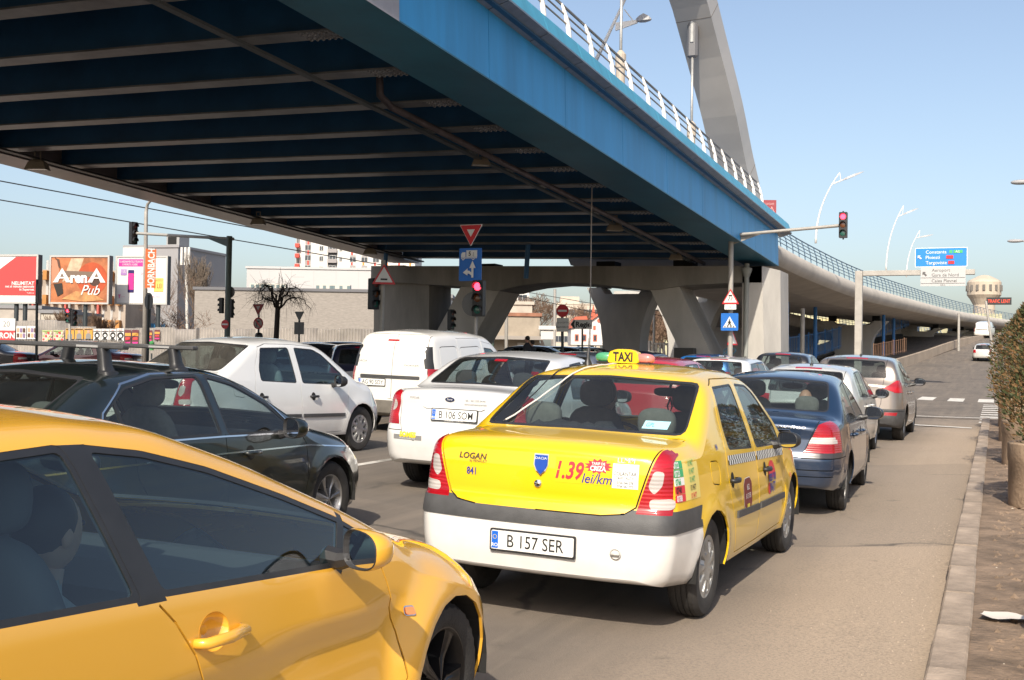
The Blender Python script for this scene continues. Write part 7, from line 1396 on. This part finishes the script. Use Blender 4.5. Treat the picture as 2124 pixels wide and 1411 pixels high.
for q in range(6): p = fk+Vector((rw.gauss(.2, .25), 0, .75)); T_.tube([p-Vector((0, 0, .3)), p+Vector((rw.gauss(0, .1), 0, .35)), p+Vector((rw.gauss(0, .3), 0, rw.uniform(.5, .9)))], [.014, .009, .004], 3)
A_.build('trunk', BARK, wt_, True); T_.build('crown', TWIGD, wt_)
tree('tall narrow bare poplar right of the grey slab', 412, 600, 521, 112, 5, spread=.28, up=1.0, levels=5, tw=TWIGP, thin=.016, trunk=.2, nb=4); tree('brown bare tree beside the telecom mast', 396, 600, 560, 108, 6, spread=.7, levels=5, thin=.011, nb=3, trunk=.15)
tree('rusty bare bush in front of the grey slab', 378, 690, 640, 78, 8, spread=1., levels=5, thin=.009, trunk=.08, nb=3)
G = 'brown bare trees behind the pier'
for i, (px, yt, d, sd, lab) in enumerate(((1078, 604, 130, 21, 'brown bare tree just right of the red light'), (1112, 606, 135, 22, 'broad brown bare tree above the tan workshop'), (1140, 612, 128, 23, 'brown bare tree behind the white screen'), (1205, 622, 200, 24, 'bare tree behind the cream block'), (1228, 640, 150, 25, 'rusty bare tree beside the red spire'), (1352, 640, 115, 26, 'brown bare tree right of the flared pier'), (1375, 628, 122, 27, 'brown bare tree above the pale picket fence'), (1330, 620, 140, 29, 'bare tree half hidden by the flared pier'), (1395, 660, 110, 28, 'low brown bare tree beside the slanted strut'))): tree(lab, px, 0, yt, d, sd, G, spread=.75, levels=6 if i < 3 else 5, thin=.018, trunk=.22, nb=4 if i > 2 else 3)
for i, (px, yt, d, sd) in enumerate(((115, 640, 80, 31), (175, 640, 82, 32), (205, 655, 80, 33))): tree('twiggy bare bush %s behind the poster fence' % ('left', 'middle', 'right')[i], px, 0, yt, d, sd, 'bushes behind the poster fence', spread=.5, up=.6, levels=5, thin=.011, trunk=.07)
# people walking past the fence
def walker(px, d, h, lab, shirt, hairm, yaw):
    b = gpt(px, d); t = thing('person', lab, 'person', b, yaw); k = h/1.75; mb = MB(); prof = [(.92, .15, .11), (1.05, .16, .115), (1.25, .19, .12), (1.38, .20, .11), (1.46, .12, .08), (1.5, .06, .06)]
    mb.sweep([[(a*math.cos(q)*k, c*math.sin(q)*k, z*k) for q in np.linspace(0, 2*math.pi, 14, endpoint=False)] for z, a, c in prof])
    for s in (-1, 1): mb.tube([(s*.19*k, 0, 1.38*k), (s*.24*k, -.03, 1.1*k), (s*.22*k, .08*s, .85*k)], [.06, .05, .035], 8)
    mb.build('jacket', shirt, t, True); mb = MB()
    for s in (-1, 1): mb.tube([(s*.08*k, 0, .95*k), (s*.1*k, .12*s, .5*k), (s*.1*k, .2*s-.06, .06*k), (s*.1*k, .2*s+.1, .04*k)], [.085, .065, .045, .04], 8)
    mb.build('trousers', CLOTHD, t, True); mb = MB(); mb.tube([(0, 0, 1.46*k), (0, .01, 1.56*k)], .05, 8); mb.ball((0, .02, 1.63*k), .075, .095, .115, 14, 10); mb.ball((0, .12, 1.61*k), .015, .02, .02, 6, 4); mb.build('head', SKIN, t, True); mb = MB(); mb.ball((0, -.015, 1.665*k), .09, .1, .1, 12, 8); mb.build('hair', hairm, t, True)
walker(1093, 46, 1.85, 'dark-haired person in a black jacket walking behind the white saloon', CLOTHD, HAIRD, R(80)); walker(1103, 46.5, 1.68, 'shorter dark-clad person beside the taller walker', CLOTHD, HAIRD, R(90))
# ------------------------------------------------------------------ the cars in their lanes
MATS['handle_cup'] = GAP
YEL = paint('taxi_yellow', (.80, .50, .004), dirt=.05); WHT = paint('white_paint', (.66, .66, .655), dirt=.28); WHV = paint('van_white', (.74, .725, .69), dirt=.35); WHR = paint('taxi_bumper_white', (.74, .73, .71), dirt=.32)
AMB = paint('amber_paint', (.76, .395, .035), dirt=.10, rough=.25); DKG = paint('dark_green_paint', (.006, .010, .009), .1, dirt=.07); NAV = paint('navy_paint', (.005, .026, .070), .35, dirt=.10); BEI_ = paint('champagne_paint', (.24, .205, .18), .6, dirt=.18)
SLW = paint('pale_silver_paint', (.60, .60, .58), .3, dirt=.15); REDP = paint('red_paint', (.42, .018, .03), dirt=.1); BURG = paint('burgundy_paint', (.10, .008, .014), .3, dirt=.12); BLKP = paint('black_paint', (.008, .008, .01), dirt=.12); BLUP = paint('bright_blue_paint', (.02, .16, .48), .3, dirt=.1); GRYP = paint('grey_blue_paint', (.13, .15, .19), .5, dirt=.15); DNB = paint('dark_navy_paint', (.01, .012, .03), dirt=.15)
NUMB = mat('number_blue', (.03, .04, .25), .4); PRICE = mat('price_red', (.62, .03, .05), .4); GRN = mat('phone_green', (.05, .35, .14), .5); MAR = mat('maroon', (.16, .015, .02), .4); STKW = mat('sticker_white', (.72, .72, .70), .45)
# ---- taxi
sp = logan_spec(); sp['mbig'] = .82; sp['rhead'] = (-.40, .40)
taxi, sk, pt = make_car(sp, 'taxi', 'yellow taxi saloon with roof sign, white bumper and price stickers', 'taxi', dict(paint=YEL, bumper=WHR, glass=GL, glass_rear=GL, hand=BLK, headrest=SEATG, shelf=SEATG), -2.475, 7.14, 1.3, step=.045)
lid = pt['trunk_lid']; bmp = pt['bumper']
rp = lambda u, v, off=0: sk.project('rear', u, v, off)
def rear_plate(sk, root, u, v, txt, **k):
    a, b = sk.project('rear', u, v-.055, 0), sk.project('rear', u, v+.055, 0); uy = (b-a).normalized(); n = Vector((1, 0, 0)).cross(uy).normalized(); 
    if n.y > 0: n = -n
    y_ = min(sk.project('rear', u+q, v, 0).y for q in (-.25, 0, .25)); c = Vector((u, min(a.lerp(b, .5).y, y_)-.003, v)); return plate(root, c, (1, 0, 0), uy, n, txt, **k)
rear_plate(sk, bmp, .0, .492, 'B 157 SER')
m = MB(); shp = [(-.045, .055), (.045, .055), (.046, -.01), (.03, -.045), (0, -.075), (-.03, -.045), (-.046, -.01)]
m.prism(shp, 0, .008, lambda u, v, d: rp(.015+u, .955+v)+Vector((0, -d, 0))); em = m.build('emblem', CHROME, lid); m = MB(); m.prism([(u*.86, v*.86) for u, v in shp], .0081, .0105, lambda u, v, d: rp(.015+u, .955+v)+Vector((0, -d, 0))); m.build('emblem_field', mat('emblem_blue', (.01, .06, .35), .3), em)
sk.word('DACIA', 'rear', .015, .985, .014, STKW, em, .013, sx=1.2)
m = MB(); m.lathe([(0, -.012), (.02, -.012), (.024, -.006), (.024, .0)], 18, 'y', rp(0.0, .835)); m.build('lock', CHROME, lid, True)
sk.sticker('price_sticker', 'rear', .105, .855, .455, 1.0, mat('sticker_yellow', (.80, .52, .01), .35), lid, .0015)
sk.word('1.39', 'rear', .195, .928, .095, PRICE, lid, .004, shear=.25, bold=.026, sx=.76); sk.word('lei/km', 'rear', .36, .89, .054, NUMB, lid, .004, shear=.25, sx=.95, bold=.01)
st = [(.365+(.085 if k % 2 == 0 else .06)*math.cos(k*math.pi/13), .962+(.045 if k % 2 == 0 else .031)*math.sin(k*math.pi/13)) for k in range(26)]; sk.decal('starburst', 'rear', st+[(.365, .962)], [(k, (k+1) % 26, 26) for k in range(26)], PRICE, lid, .004)
sk.word('TARIF DE', 'rear', .365, .977, .015, STKW, lid, .006, sx=.9, bold=.02); sk.word('CRIZA', 'rear', .365, .95, .026, STKW, lid, .006, bold=.04, sx=.85)
sk.word('LLMPI', 'rear', .525, 1.005, .026, CHROME, lid, .004, sx=1.1); sk.sticker('white_sticker', 'rear', .45, .845, .60, .985, STKW, lid, .002)
for tx, v, h in (('COLANTARI', .93, .021), ('TAXI - AUTO', .905, .015), ('0726 246 378', .878, .014), ('0766 662 772', .858, .014)): sk.word(tx, 'rear', .525, v, h, BLACK, lid, .004, sx=.82)
sk.word('LOGAN', 'rear', -.44, .965, .034, mat('badge_dark', (.10, .09, .08), .35, .5), lid, .005, shear=.15, sx=1.1, bold=.02); sk.word('by RENAULT', 'rear', -.40, .937, .015, mat('badge_dark', (.10, .09, .08), .35, .5), lid, .005); sk.word('841', 'rear', -.445, .875, .042, NUMB, lid, .004, sx=.8, bold=.02)
m = MB(); m.lathe([(.032, -.001), (.034, -.006), (.028, -.009)], 18, 'y', rp(.50, .478)); m.tube([rp(.475, .478)+Vector((0, -.012, 0)), rp(.525, .478)+Vector((0, -.012, 0))], .009, 6); m.build('tow_eye', mat('eye_white', (.5, .48, .45), .5), bmp, True)
# side: checker band, phone numbers, door badges
for side, v in ((1, 'right'), (-1, 'left')):
    d1, d2 = pt['door_rear_R' if side > 0 else 'door_rear_L'], pt['door_front_R' if side > 0 else 'door_front_L']
    for dr_, y0, y1 in ((d1, .45, 1.28), (d2, 1.31, 2.32)):
        zf = lambda y: .963-.0375*(y-.45); n = int((y1-y0)/.03); W0, K0 = ([], []), ([], [])
        for i in range(n):
            for j in range(2):
                a, b = y0+(y1-y0)*i/n, y0+(y1-y0)*(i+1)/n; t_ = W0 if (i+j) % 2 else K0; k = len(t_[0]); z0 = lambda q: zf(q)-.062+.031*j; t_[0].extend([(a, z0(a)), (b, z0(b)), (b, z0(b)+.031), (a, z0(a)+.031)]); t_[1].append((k, k+1, k+2, k+3) if side > 0 else (k+3, k+2, k+1, k))
        sk.decal('checker_white', v, *W0, STKW, dr_, .0025); sk.decal('checker_black', v, *K0, BLACK, dr_, .0025)
    if side > 0:
        BD = pt['body']
        sk.word('841', v, .22, 1.035, .034, NUMB, BD, .004, sx=.8, bold=.02); sk.sticker('phone_sticker', v, -.72, .775, -.27, 1.01, mat('sticker_pale_yellow', (.75, .62, .18), .4), BD, .002)
        for i, (pre, cb, ct) in enumerate((('0722', GRN, GRN), ('0723', GRN, GRN), ('0766', STKW, GRN), ('0740', PRICE, BLACK), ('0788', PRICE, PRICE))):
            z = .985-.047*i; sk.sticker('prefix_field', v, -.697, z-.022, -.53, z+.022, cb, BD, .0035, 3); sk.word(pre, v, -.613, z, .033, STKW if cb != STKW else GRN, BD, .0055, bold=.03, sx=.72) if pre != '0740' else sk.word(pre, v, -.613, z, .033, BLACK, BD, .0055, bold=.03, sx=.72); sk.word('10 9477', v, -.40, z, .032, ct, BD, .0055, sx=.68, bold=.01)
        oc = rounded([(.80, .60), (.80, .74), (.85, .78), (1.0, .78), (1.05, .74), (1.05, .60), (1.0, .56), (.85, .56)], .02); sk.decal('badge_rim', v, oc, [tuple(range(len(oc)))], STKW, d1, .002); oc = inset(oc, .010); sk.decal('maroon_badge', v, oc, [tuple(range(len(oc)))], MAR, d1, .0035)
        for tx, z, h in (('8622', .715, .038), ('B 157 SER', .655, .034)): sk.word(tx, v, .925, z, h, STKW, d1, .006, sx=.72)
        sk.sticker('badge_tab', v, .885, .575, .965, .60, mat('tab_yellow', (.75, .6, .05), .4), d1, .005, 2)
        ar_ = [(1.78+.14*math.cos(a), .70+.13*math.sin(a)) for a in np.linspace(0, math.pi, 16)]; sk.decal('red_dome', v, ar_, [tuple(range(16))], PRICE, d2, .003); sk.word('SPEED TAXI', v, 1.78, .705, .05, NUMB, d2, .005, bold=.05, sx=.72); sk.decal('red_dome', v, circ(1.66, .63, .045, 14), [tuple(range(14))], PRICE, d2, .003); sk.word('09477', v, 1.78, .63, .068, NUMB, d2, .005, bold=.03, sx=.85); sk.word('1.39 lei/km', v, 2.06, .80, .034, BLACK, d2, .004, sx=.7)
        vv, ff = circ(2.46, .66, .022, 12), [tuple(range(12))]; sk.decal('side_repeater', v, vv, ff, ORL, BD, .006)
# roof sign, aerial, cables
t = thing('taxi_sign', 'yellow roof sign reading TAXI between green and red lamps', 'taxi sign'); t.matrix_world = taxi.matrix_world.copy(); zr = sk.project('top', -.1, 1.1, 0).z-.005
YS = mat('sign_yellow', (.82, .50, .01), .3, coat=.4); m = MB(); rg = []
for y_, k in ((-.055, .93), (-.045, 1), (.045, 1), (.055, .93)): rg.append([(-.13+u*k, 1.12+y_, zr+.008+v*k) for u, v in rounded([(-.125, 0), (.125, 0), (.11, .08), (.05, .102), (-.05, .102), (-.11, .08)], .02)])
m.sweep(rg); m.build('sign_body', YS, t, True, 40); v, f = text_data('TAXI', .064, bold=.04, sx=.74); m = MB(); m.add([(-.13+q[0], 1.12-.0565, zr+.054+q[1]) for q in v], f); m.build('lettering', BLACK, t)
for s, cm, nm in ((-1, mat('lamp_green_dome', (.07, .30, .15), .2, coat=.5), 'green_lamp'), (1, mat('lamp_red_dome', (.62, .18, .16), .2, coat=.5), 'red_lamp')): m = MB(); blob(m, (-.13+s*.155, 1.12, zr+.045), .075, .048, .038, 2.4); m.build(nm, cm, t, True)
m = MB(); m.bbox((-.34, 1.07, zr), (.08, 1.17, zr+.014), .005); m.build('base', BLK, t)
def on_taxi(name, lab, cat, build): o = build(); o.name = name; o.matrix_world = taxi.matrix_world.copy(); return tag(o, lab, cat)
za = sk.project('top', -.36, .95, 0).z; m = MB(); m.lathe([(.035, 0), (.03, .015), (.012, .055), (.008, .12), (.003, .125), (.002, .2)], 12, 'z', (-.36, .95, za)); on_taxi('aerial', 'small black aerial on the taxi roof left of its sign', 'aerial', lambda: m.build('aerial', BLK, None, True))
def cable(pts, r, mm, nm, lab): mb_ = MB(); mb_.tube([sk.project('top', a, b, 0)+Vector((0, 0, r*1.6+c)) for a, b, c in pts], r, 6); on_taxi(nm, lab, 'cable', lambda: mb_.build(nm, mm, None, True))
def crv(p, n=14): 
    P = np.array(p, float); T_ = np.linspace(0, 1, n); a = (1-T_)[:, None]**2*P[0]+2*(T_*(1-T_))[:, None]*P[1]+T_[:, None]**2*P[2]; return [(q[0], q[1], .004*math.sin(i*2.1)**2) for i, q in enumerate(a)]
cable(crv([(-.36, .95), (-.38, .5), (-.545, -.12)], 18), .0045, BLK, 'black_cable', 'thin black cable running from the aerial down the taxi rear window'); cable(crv([(-.12, .9), (-.20, .5), (-.535, -.10)], 20), .006, mat('cable_white', (.62, .58, .52), .5), 'white_cable', 'pale cable lying across the taxi roof and rear window')
# inside the taxi
m = MB(); m.add([(.0, .02, 1.02), (.20, .02, 1.02), (.18, .05, 1.10), (.03, .05, 1.10), (.0, .12, 1.02), (.2, .12, 1.02)], [(0, 1, 2, 3), (3, 2, 5, 4), (0, 3, 4), (1, 5, 2)]); m.v = [(x-.16, y+.02, z) for x, y, z in m.v]; m.build('shelf_brake_lamp', REDL, taxi)
m = MB(); rgn = random.Random(2); pts_ = [(-.42+.03*i, .17+.05*math.sin(i*1.3), 1.05+.035*abs(math.sin(i*.9))) for i in range(20)]; m.tube(pts_, [.05+.03*rgn.random() for _ in pts_], 8); on_taxi('bundled_jacket', 'dark jacket bundled on the taxi rear shelf', 'jacket', lambda: m.build('bundled_jacket', CLOTHD, None, True))
sk.sticker('glass_sticker', 'rear', .395, 1.145, .555, 1.19, mat('sticker_cyan', (.35, .62, .70), .4), taxi, -.004, 3); sk.word('GPL', 'rear', .44, 1.168, .022, mat('sticker_teal', (.02, .2, .35), .4), taxi, -.003)
def seat_person(car, lab, x, y, z, hm, sm, hair='short'): p = person_bust('person', lab, (0, 0, 0), 0, hm, sm, hair=hair); p.matrix_world = car.matrix_world @ Matrix.Translation((x, y, z)); p.location = p.matrix_world.to_translation(); p.rotation_euler = p.matrix_world.to_euler(); return p
seat_person(taxi, 'driver in dark clothes behind the taxi wheel', -.36, 1.38, .56, HAIRD, CLOTHD)
m = MB(); m.tube([(.02, 1.84, 1.26), (.0, 1.83, 1.19), (.02, 1.83, 1.13), (.04, 1.83, 1.19), (.02, 1.84, 1.26)], .008, 5); m.bbox((-.02, 1.81, 1.06), (.06, 1.84, 1.13), .005); on_taxi('mirror_pendant', 'dark pendant hanging from the taxi inner mirror', 'pendant', lambda: m.build('mirror_pendant', BLK, None, True))
# ---- amber hatchback in front
MATS['handle_cup'] = AMB
seat, sk2, pt2 = make_car(seat_spec(), 'hatchback', 'glossy amber hatchback with black window frames nearest the camera', 'car', dict(paint=AMB, mirror=AMB, glass=GLB, glass_rear=GLB, lining=mat('lining_pale', (.30, .30, .28), .85), seat=mat('seat_charcoal', (.09, .09, .10), .95)), -2.83, 1.51, 0, step=.035)
MATS['handle_cup'] = GAP
for sd_, vw in ((1, 'right'), (-1, 'left')):
    m = MB(); A_ = np.linspace(0, 2*math.pi, 24, endpoint=False); rg = [[sk2.project(vw, 1.115+.067*k*math.cos(a), .845+.053*k*math.sin(a), 0)+Vector((-sd_*dd, 0, 0)) for a in A_] for k, dd in ((1, -.0005), (.97, .004), (.86, .02), (.6, .032), (.25, .036))]
    m.sweep(rg, True, False); m.add(rg[-1], [tuple(range(24))]); m.build('handle_cup', AMB, pt2['door_front_R' if sd_ > 0 else 'door_front_L'], True)
vv = rounded([(2.205, .665), (2.205, .70), (2.255, .695), (2.255, .66)], .012); sk2.decal('side_repeater', 'right', vv, [tuple(range(len(vv)))], CHROME, pt2['body'], .006); vv = inset(vv, .008); sk2.decal('side_repeater', 'right', vv, [tuple(range(len(vv)))], ORL, pt2['body'], .009)
seat_person(seat, 'passenger seen in profile inside the amber hatchback', .33, 1.02, .38, HAIRD, mat('shirt_grey', (.3, .3, .28), .9))
# ---- dark saloon with roof bars
rov, sk3, pt3 = make_car(rover_spec(), 'saloon', 'dark green saloon with chrome window trim and roof bars', 'car', dict(paint=DKG, mirror=DKG, glass=GL, glass_rear=GLD, seat=SEATG, headrest=TRIML, lining=mat('lining_grey', (.16, .16, .15), .85)), -5.86, 5.42, 0, step=.05)
for y_, lab in ((.50, 'black roof bar at the rear of the dark saloon roof'), (1.20, 'black roof bar at the front of the dark saloon roof')):
    t = thing('roof_bar', lab, 'roof bar', group='roof bars'); t.matrix_world = rov.matrix_world.copy(); zt = 1.515; m = MB(); m.bbox((-.66, y_-.035, zt), (.66, y_+.035, zt+.03), .008); m.build('bar', GREYP, t); m = MB(); m.box((.28, y_-.036, zt+.008), (.46, y_-.0352, zt+.022)); m.build('bar_mark', mat('mark_grey', (.3, .3, .3), .5), t)
    for s in (-1, 1):
        m = MB(); zb = sk3.project('top', s*.50, y_, 0).z; zl = sk3.project('top', s*.565, y_, 0).z
        m.sweep([[(s*(.53+.040*k*math.copysign(abs(math.cos(q))**.6, math.cos(q))-.012*j), y_+.052*k*math.copysign(abs(math.sin(q))**.6, math.sin(q)), z) for q in np.linspace(0, 2*math.pi, 16, endpoint=False)] for j, (z, k) in enumerate(((zl-.012, 1.28), (zl+.015, 1.25), (zb+.012, 1.0), (zb+.04, .9), (zt-.03, .84), (zt+.004, .8)))]); m.build('foot', BLK, t, True, 40)
# ---- white saloons, van, and the cars ahead
lg, sk4, pt4 = make_car(logan_spec(), 'saloon', 'white saloon with dusty rear window beside the dark saloon', 'car', dict(paint=WHT, hand=BLK, band=WHT, glass=GLB, glass_rear=glass('dusty_glass', (.28, .29, .27), .09), seat=SEATG), -9.52, 11.95, 6.5, step=.055); lg.scale = (1, 1, 1.035)
fo, sk5, pt5 = make_car(focus_spec(), 'saloon', 'white saloon with round reversing lamps and yellow lettering on its bumper', 'car', dict(paint=WHT, glass=GL, glass_rear=GL), -5.33, 11.95, 0, step=.055)
fo.scale = (1, 1, 1.035)
rear_plate(sk5, pt5['trunk_lid'], .06, .825, 'B 106 SOM', footer='www.StarAutorulate.ro  tel 0741112200'); l5 = pt5['trunk_lid']
m = MB(); m.prism([(u, v) for u, v in [(.055*math.cos(a), .024*math.sin(a)) for a in np.linspace(0, 2*math.pi, 24, endpoint=False)]], 0, .008, lambda u, v, d: sk5.project('rear', u, .985+v, 0)+Vector((0, -d, 0))); em = m.build('emblem', CHROME, l5); m = MB(); m.prism([(.049*math.cos(a), .02*math.sin(a)) for a in np.linspace(0, 2*math.pi, 24, endpoint=False)], .0081, .010, lambda u, v, d: sk5.project('rear', u, .985+v, 0)+Vector((0, -d, 0))); m.build('emblem_field', mat('emblem_navy', (.01, .02, .08), .3), em); sk5.word('Ford', 'rear', 0, .985, .022, STKW, em, .0115, shear=.3)
sk5.word('FOCUS', 'rear', -.43, .985, .020, mat('badge_dark', (.10, .09, .08), .35, .5), l5, .004, sx=1.3); sk5.word('tel. - 021.323.24.40', 'rear', .29, .985, .022, mat('print_grey', (.2, .2, .2), .7), l5, .004, sx=.9); sk5.word('www.somesmateriale', 'rear', .29, .945, .022, mat('print_grey', (.2, .2, .2), .7), l5, .004, sx=.9)
b5 = pt5['bumper']; sk5.sticker('bumper_sticker', 'rear', -.66, .545, -.30, .595, mat('sticker_grey', (.2, .2, .2), .5), b5, .0015, 5); sk5.word('SOMES', 'rear', -.475, .60, .05, mat('some_yellow', (.78, .60, .02), .4), b5, .004, bold=.05, sx=.95); sk5.word('MATERIALE PENTRU CASA', 'rear', -.48, .56, .012, STKW, b5, .004)
m = MB(); m.prism([(-.30, 0), (.34, 0), (.38, .02), (-.34, .02)], 0, .014, lambda u, v, d: sk5.project('rear', u+.02, .885+v, 0)+Vector((0, -d, 0))); m.build('plate_brow', WHT, l5)
van, sk6, pt6 = make_car(van_spec(), 'van', 'white panel van with split rear doors and grimy bumper', 'van', dict(paint=WHV, bumper=mat('van_bumper', (.16, .145, .125), .7, var=.3, scale=4), glass=GLB), -9.62, 18.2, .5, step=.07)
rear_plate(sk6, pt6['tailgate'], -.33, .86, 'AG 90 SOY'); l6 = pt6['tailgate']; sk6.word('DACIA', 'rear', -.55, 1.22, .035, mat('badge_grey', (.2, .2, .19), .4, .5), l6, .004, sx=1.3); sk6.word('DOKKER', 'rear', .42, 1.17, .032, mat('badge_grey', (.2, .2, .19), .4, .5), l6, .004, sx=1.5)
m = MB(); m.bbox((.0, 0, 0), (.05, .01, .015), .003)
nu, sk7, pt7 = make_car(nubira_spec(), 'saloon', 'dark blue saloon with two people in front of the taxi', 'car', dict(paint=NAV, glass=GL, glass_rear=GL, seat=SEATG, headrest=SEATG, mirror=BLKP, band=mat('lamp_smoke', (.05, .045, .05), .3)), -2.27, 12.68, -1.3, step=.055)
l7 = pt7['trunk_lid']; sk7.word('DAEWOO', 'rear', .35, .90, .026, CHROME, l7, .004, sx=1.6); rear_plate(sk7, l7, .0, .74, 'B 52 NKD'); m = MB(); m.prism(rounded([(-.36, 0), (.36, 0), (.33, .03), (-.33, .03)], .01), 0, .02, lambda u, v, d: sk7.project('rear', u, .84+v, 0)+Vector((0, -d, 0))); m.build('chrome_brow', CHROME, l7); m = MB(); m.lathe([(.055, 0), (.058, -.008), (.05, -.01)], 18, 'y', sk7.project('rear', 0, .915)); m.build('emblem', CHROME, l7, True)
seat_person(nu, 'long-haired passenger on the left of the dark blue saloon', -.34, .42, .40, HAIRB, CLOTHD, 'long'); seat_person(nu, 'bald white-haired man on the right of the dark blue saloon', .30, .46, .42, HAIRW, mat('coat_brown', (.1, .07, .05), .9), 'bald')
po, sk8, pt8 = make_car(hatch_spec(W=1.68, H=1.47), 'hatchback', 'pale silver hatchback between the dark blue saloon and the beige crossover', 'car', dict(paint=SLW, glass=GL, glass_rear=GL), -2.72, 18.6, 0, step=.07)
m = MB(); m.lathe([(.055, 0), (.058, -.008), (.05, -.01)], 20, 'y', sk8.project('rear', 0, .93)); em = m.build('emblem', CHROME, pt8['tailgate'], True); sk8.word('VW', 'rear', 0, .93, .05, CHROME, em, .012, sx=.75)
pg, sk9, pt9 = make_car(suv_spec(), 'crossover', 'champagne crossover stopped first at the line', 'car', dict(paint=BEI_, glass=GL, glass_rear=GLD, band=GREYP), -2.52, 23.75, .3, step=.07)
def aerial(car, sk_, y_, lab, h=.28):
    z = sk_.project('top', 0, y_, 0).z; mb_ = MB(); mb_.lathe([(.03, 0), (.02, .02), (.006, .04), (.003, h)], 8, 'z', (0, y_, z)); o = mb_.build('aerial', BLK, None, True); o.matrix_world = car.matrix_world.copy(); tag(o, lab, 'aerial')
aerial(po, sk8, .1, 'thin aerial on the pale silver hatchback roof', .25); aerial(pg, sk9, .2, 'thin aerial on the champagne crossover roof', .3)
def far(S, nm, lab, pal, x, y, hd, **k): k.setdefault('step', .11); k.setdefault('lod', 1); return make_car(S, nm, lab, 'car', pal, x, y, hd, detail=1, **k)
LO = dict(n=(10, 5, 3, 6))
wg, skw, ptw = far(wagon_spec(**LO), 'estate_car', 'white estate car ahead of the taxi roof sign', dict(paint=WHT, glass=GL, glass_rear=GL), -5.75, 26.2, 0); aerial(wg, skw, .1, 'short aerial on the white estate car roof', .14)
far(hatch_spec(**LO, H=1.48), 'hatchback', 'red hatchback hidden behind the taxi roof', dict(paint=REDP, glass=GL, glass_rear=GL), -5.3, 18.2, 0)
far(wagon_spec(**LO), 'estate_car', 'bright blue estate car beyond the white estate', dict(paint=BLUP, glass=GL, glass_rear=GL), -7.75, 33.0, -4)
far(hatch_spec(**LO, H=1.62, W=1.8), 'crossover', 'black car left of the champagne crossover', dict(paint=BLKP, glass=GL, glass_rear=GL), -5.4, 32.2, 0)
far(hatch_spec(**LO, H=1.5), 'hatchback', 'dark navy car behind the taxi roof aerial', dict(paint=DNB), -9.2, 30.5, 0); far(wagon_spec(**LO), 'estate_car', 'grey blue car whose roof shows beyond the white saloon', dict(paint=GRYP), -8.6, 24.2, 4)
B9 = {}
def side_far(S, nm, lab, pal, px, d, hd, **k):
    p = gpt(px, d); return far(S, nm, lab, pal, p.x, p.y, hd, **k)
def NBL(): s_ = nubira_spec(); s_['n'] = (10, 5, 3, 6); return s_
side_far(NBL(), 'saloon', 'burgundy saloon crossing far left before the posters', dict(paint=BURG, glass=GL, glass_rear=GL), 235, 42, -112); side_far(NBL(), 'saloon', 'dark car at the far left edge with a lit tail lamp', dict(paint=BLKP), 14, 40, -115)
side_far(NBL(), 'saloon', 'black saloon between the white saloon and the van', dict(paint=BLKP, glass=GL), 738, 27, -80); side_far(hatch_spec(**LO), 'hatchback', 'dark blue car half hidden by the white van', dict(paint=DNB), 752, 25, -35); side_far(hatch_spec(**LO, H=1.5), 'hatchback', 'dark grey parked car farther behind the black saloon', dict(paint=GRYP), 700, 44, -95); side_far(hatch_spec(**LO, H=1.5), 'hatchback', 'blue grey parked car left of the van roof', dict(paint=GRYP), 752, 40, -90)
for px, d, hd, lab, p_ in ((1070, 50, 90, 'grey parked car left of the two walkers', GRYP), (1128, 53, 88, 'dark parked car right of the two walkers', BLKP), (1182, 54, 90, 'pale parked car below the arrow sign', SLW), (1262, 95, 20, 'tiny red car parked by the white house', REDP)): side_far(hatch_spec(**LO, H=1.5), 'parked_car', lab, dict(paint=p_), px, d, hd, group='cars parked beyond the pier')
vv_, skv, ptv = make_car(van_spec(), 'van', 'distant white van on the far road', 'van', dict(paint=WHV), gpt(2056, 128).x-.9, 138, 8, step=.12, lod=1, detail=1); far(hatch_spec(**LO), 'hatchback', 'distant silver car on the far road below the white van', dict(paint=SLW), gpt(2056, 96).x-.6, 104, 6)
bpy.data.objects.remove(_fo); bpy.data.scenes.remove(_fs)
print('objects', len(bpy.data.objects), 'tris', sum(len(m.polygons) for m in bpy.data.meshes)*2)
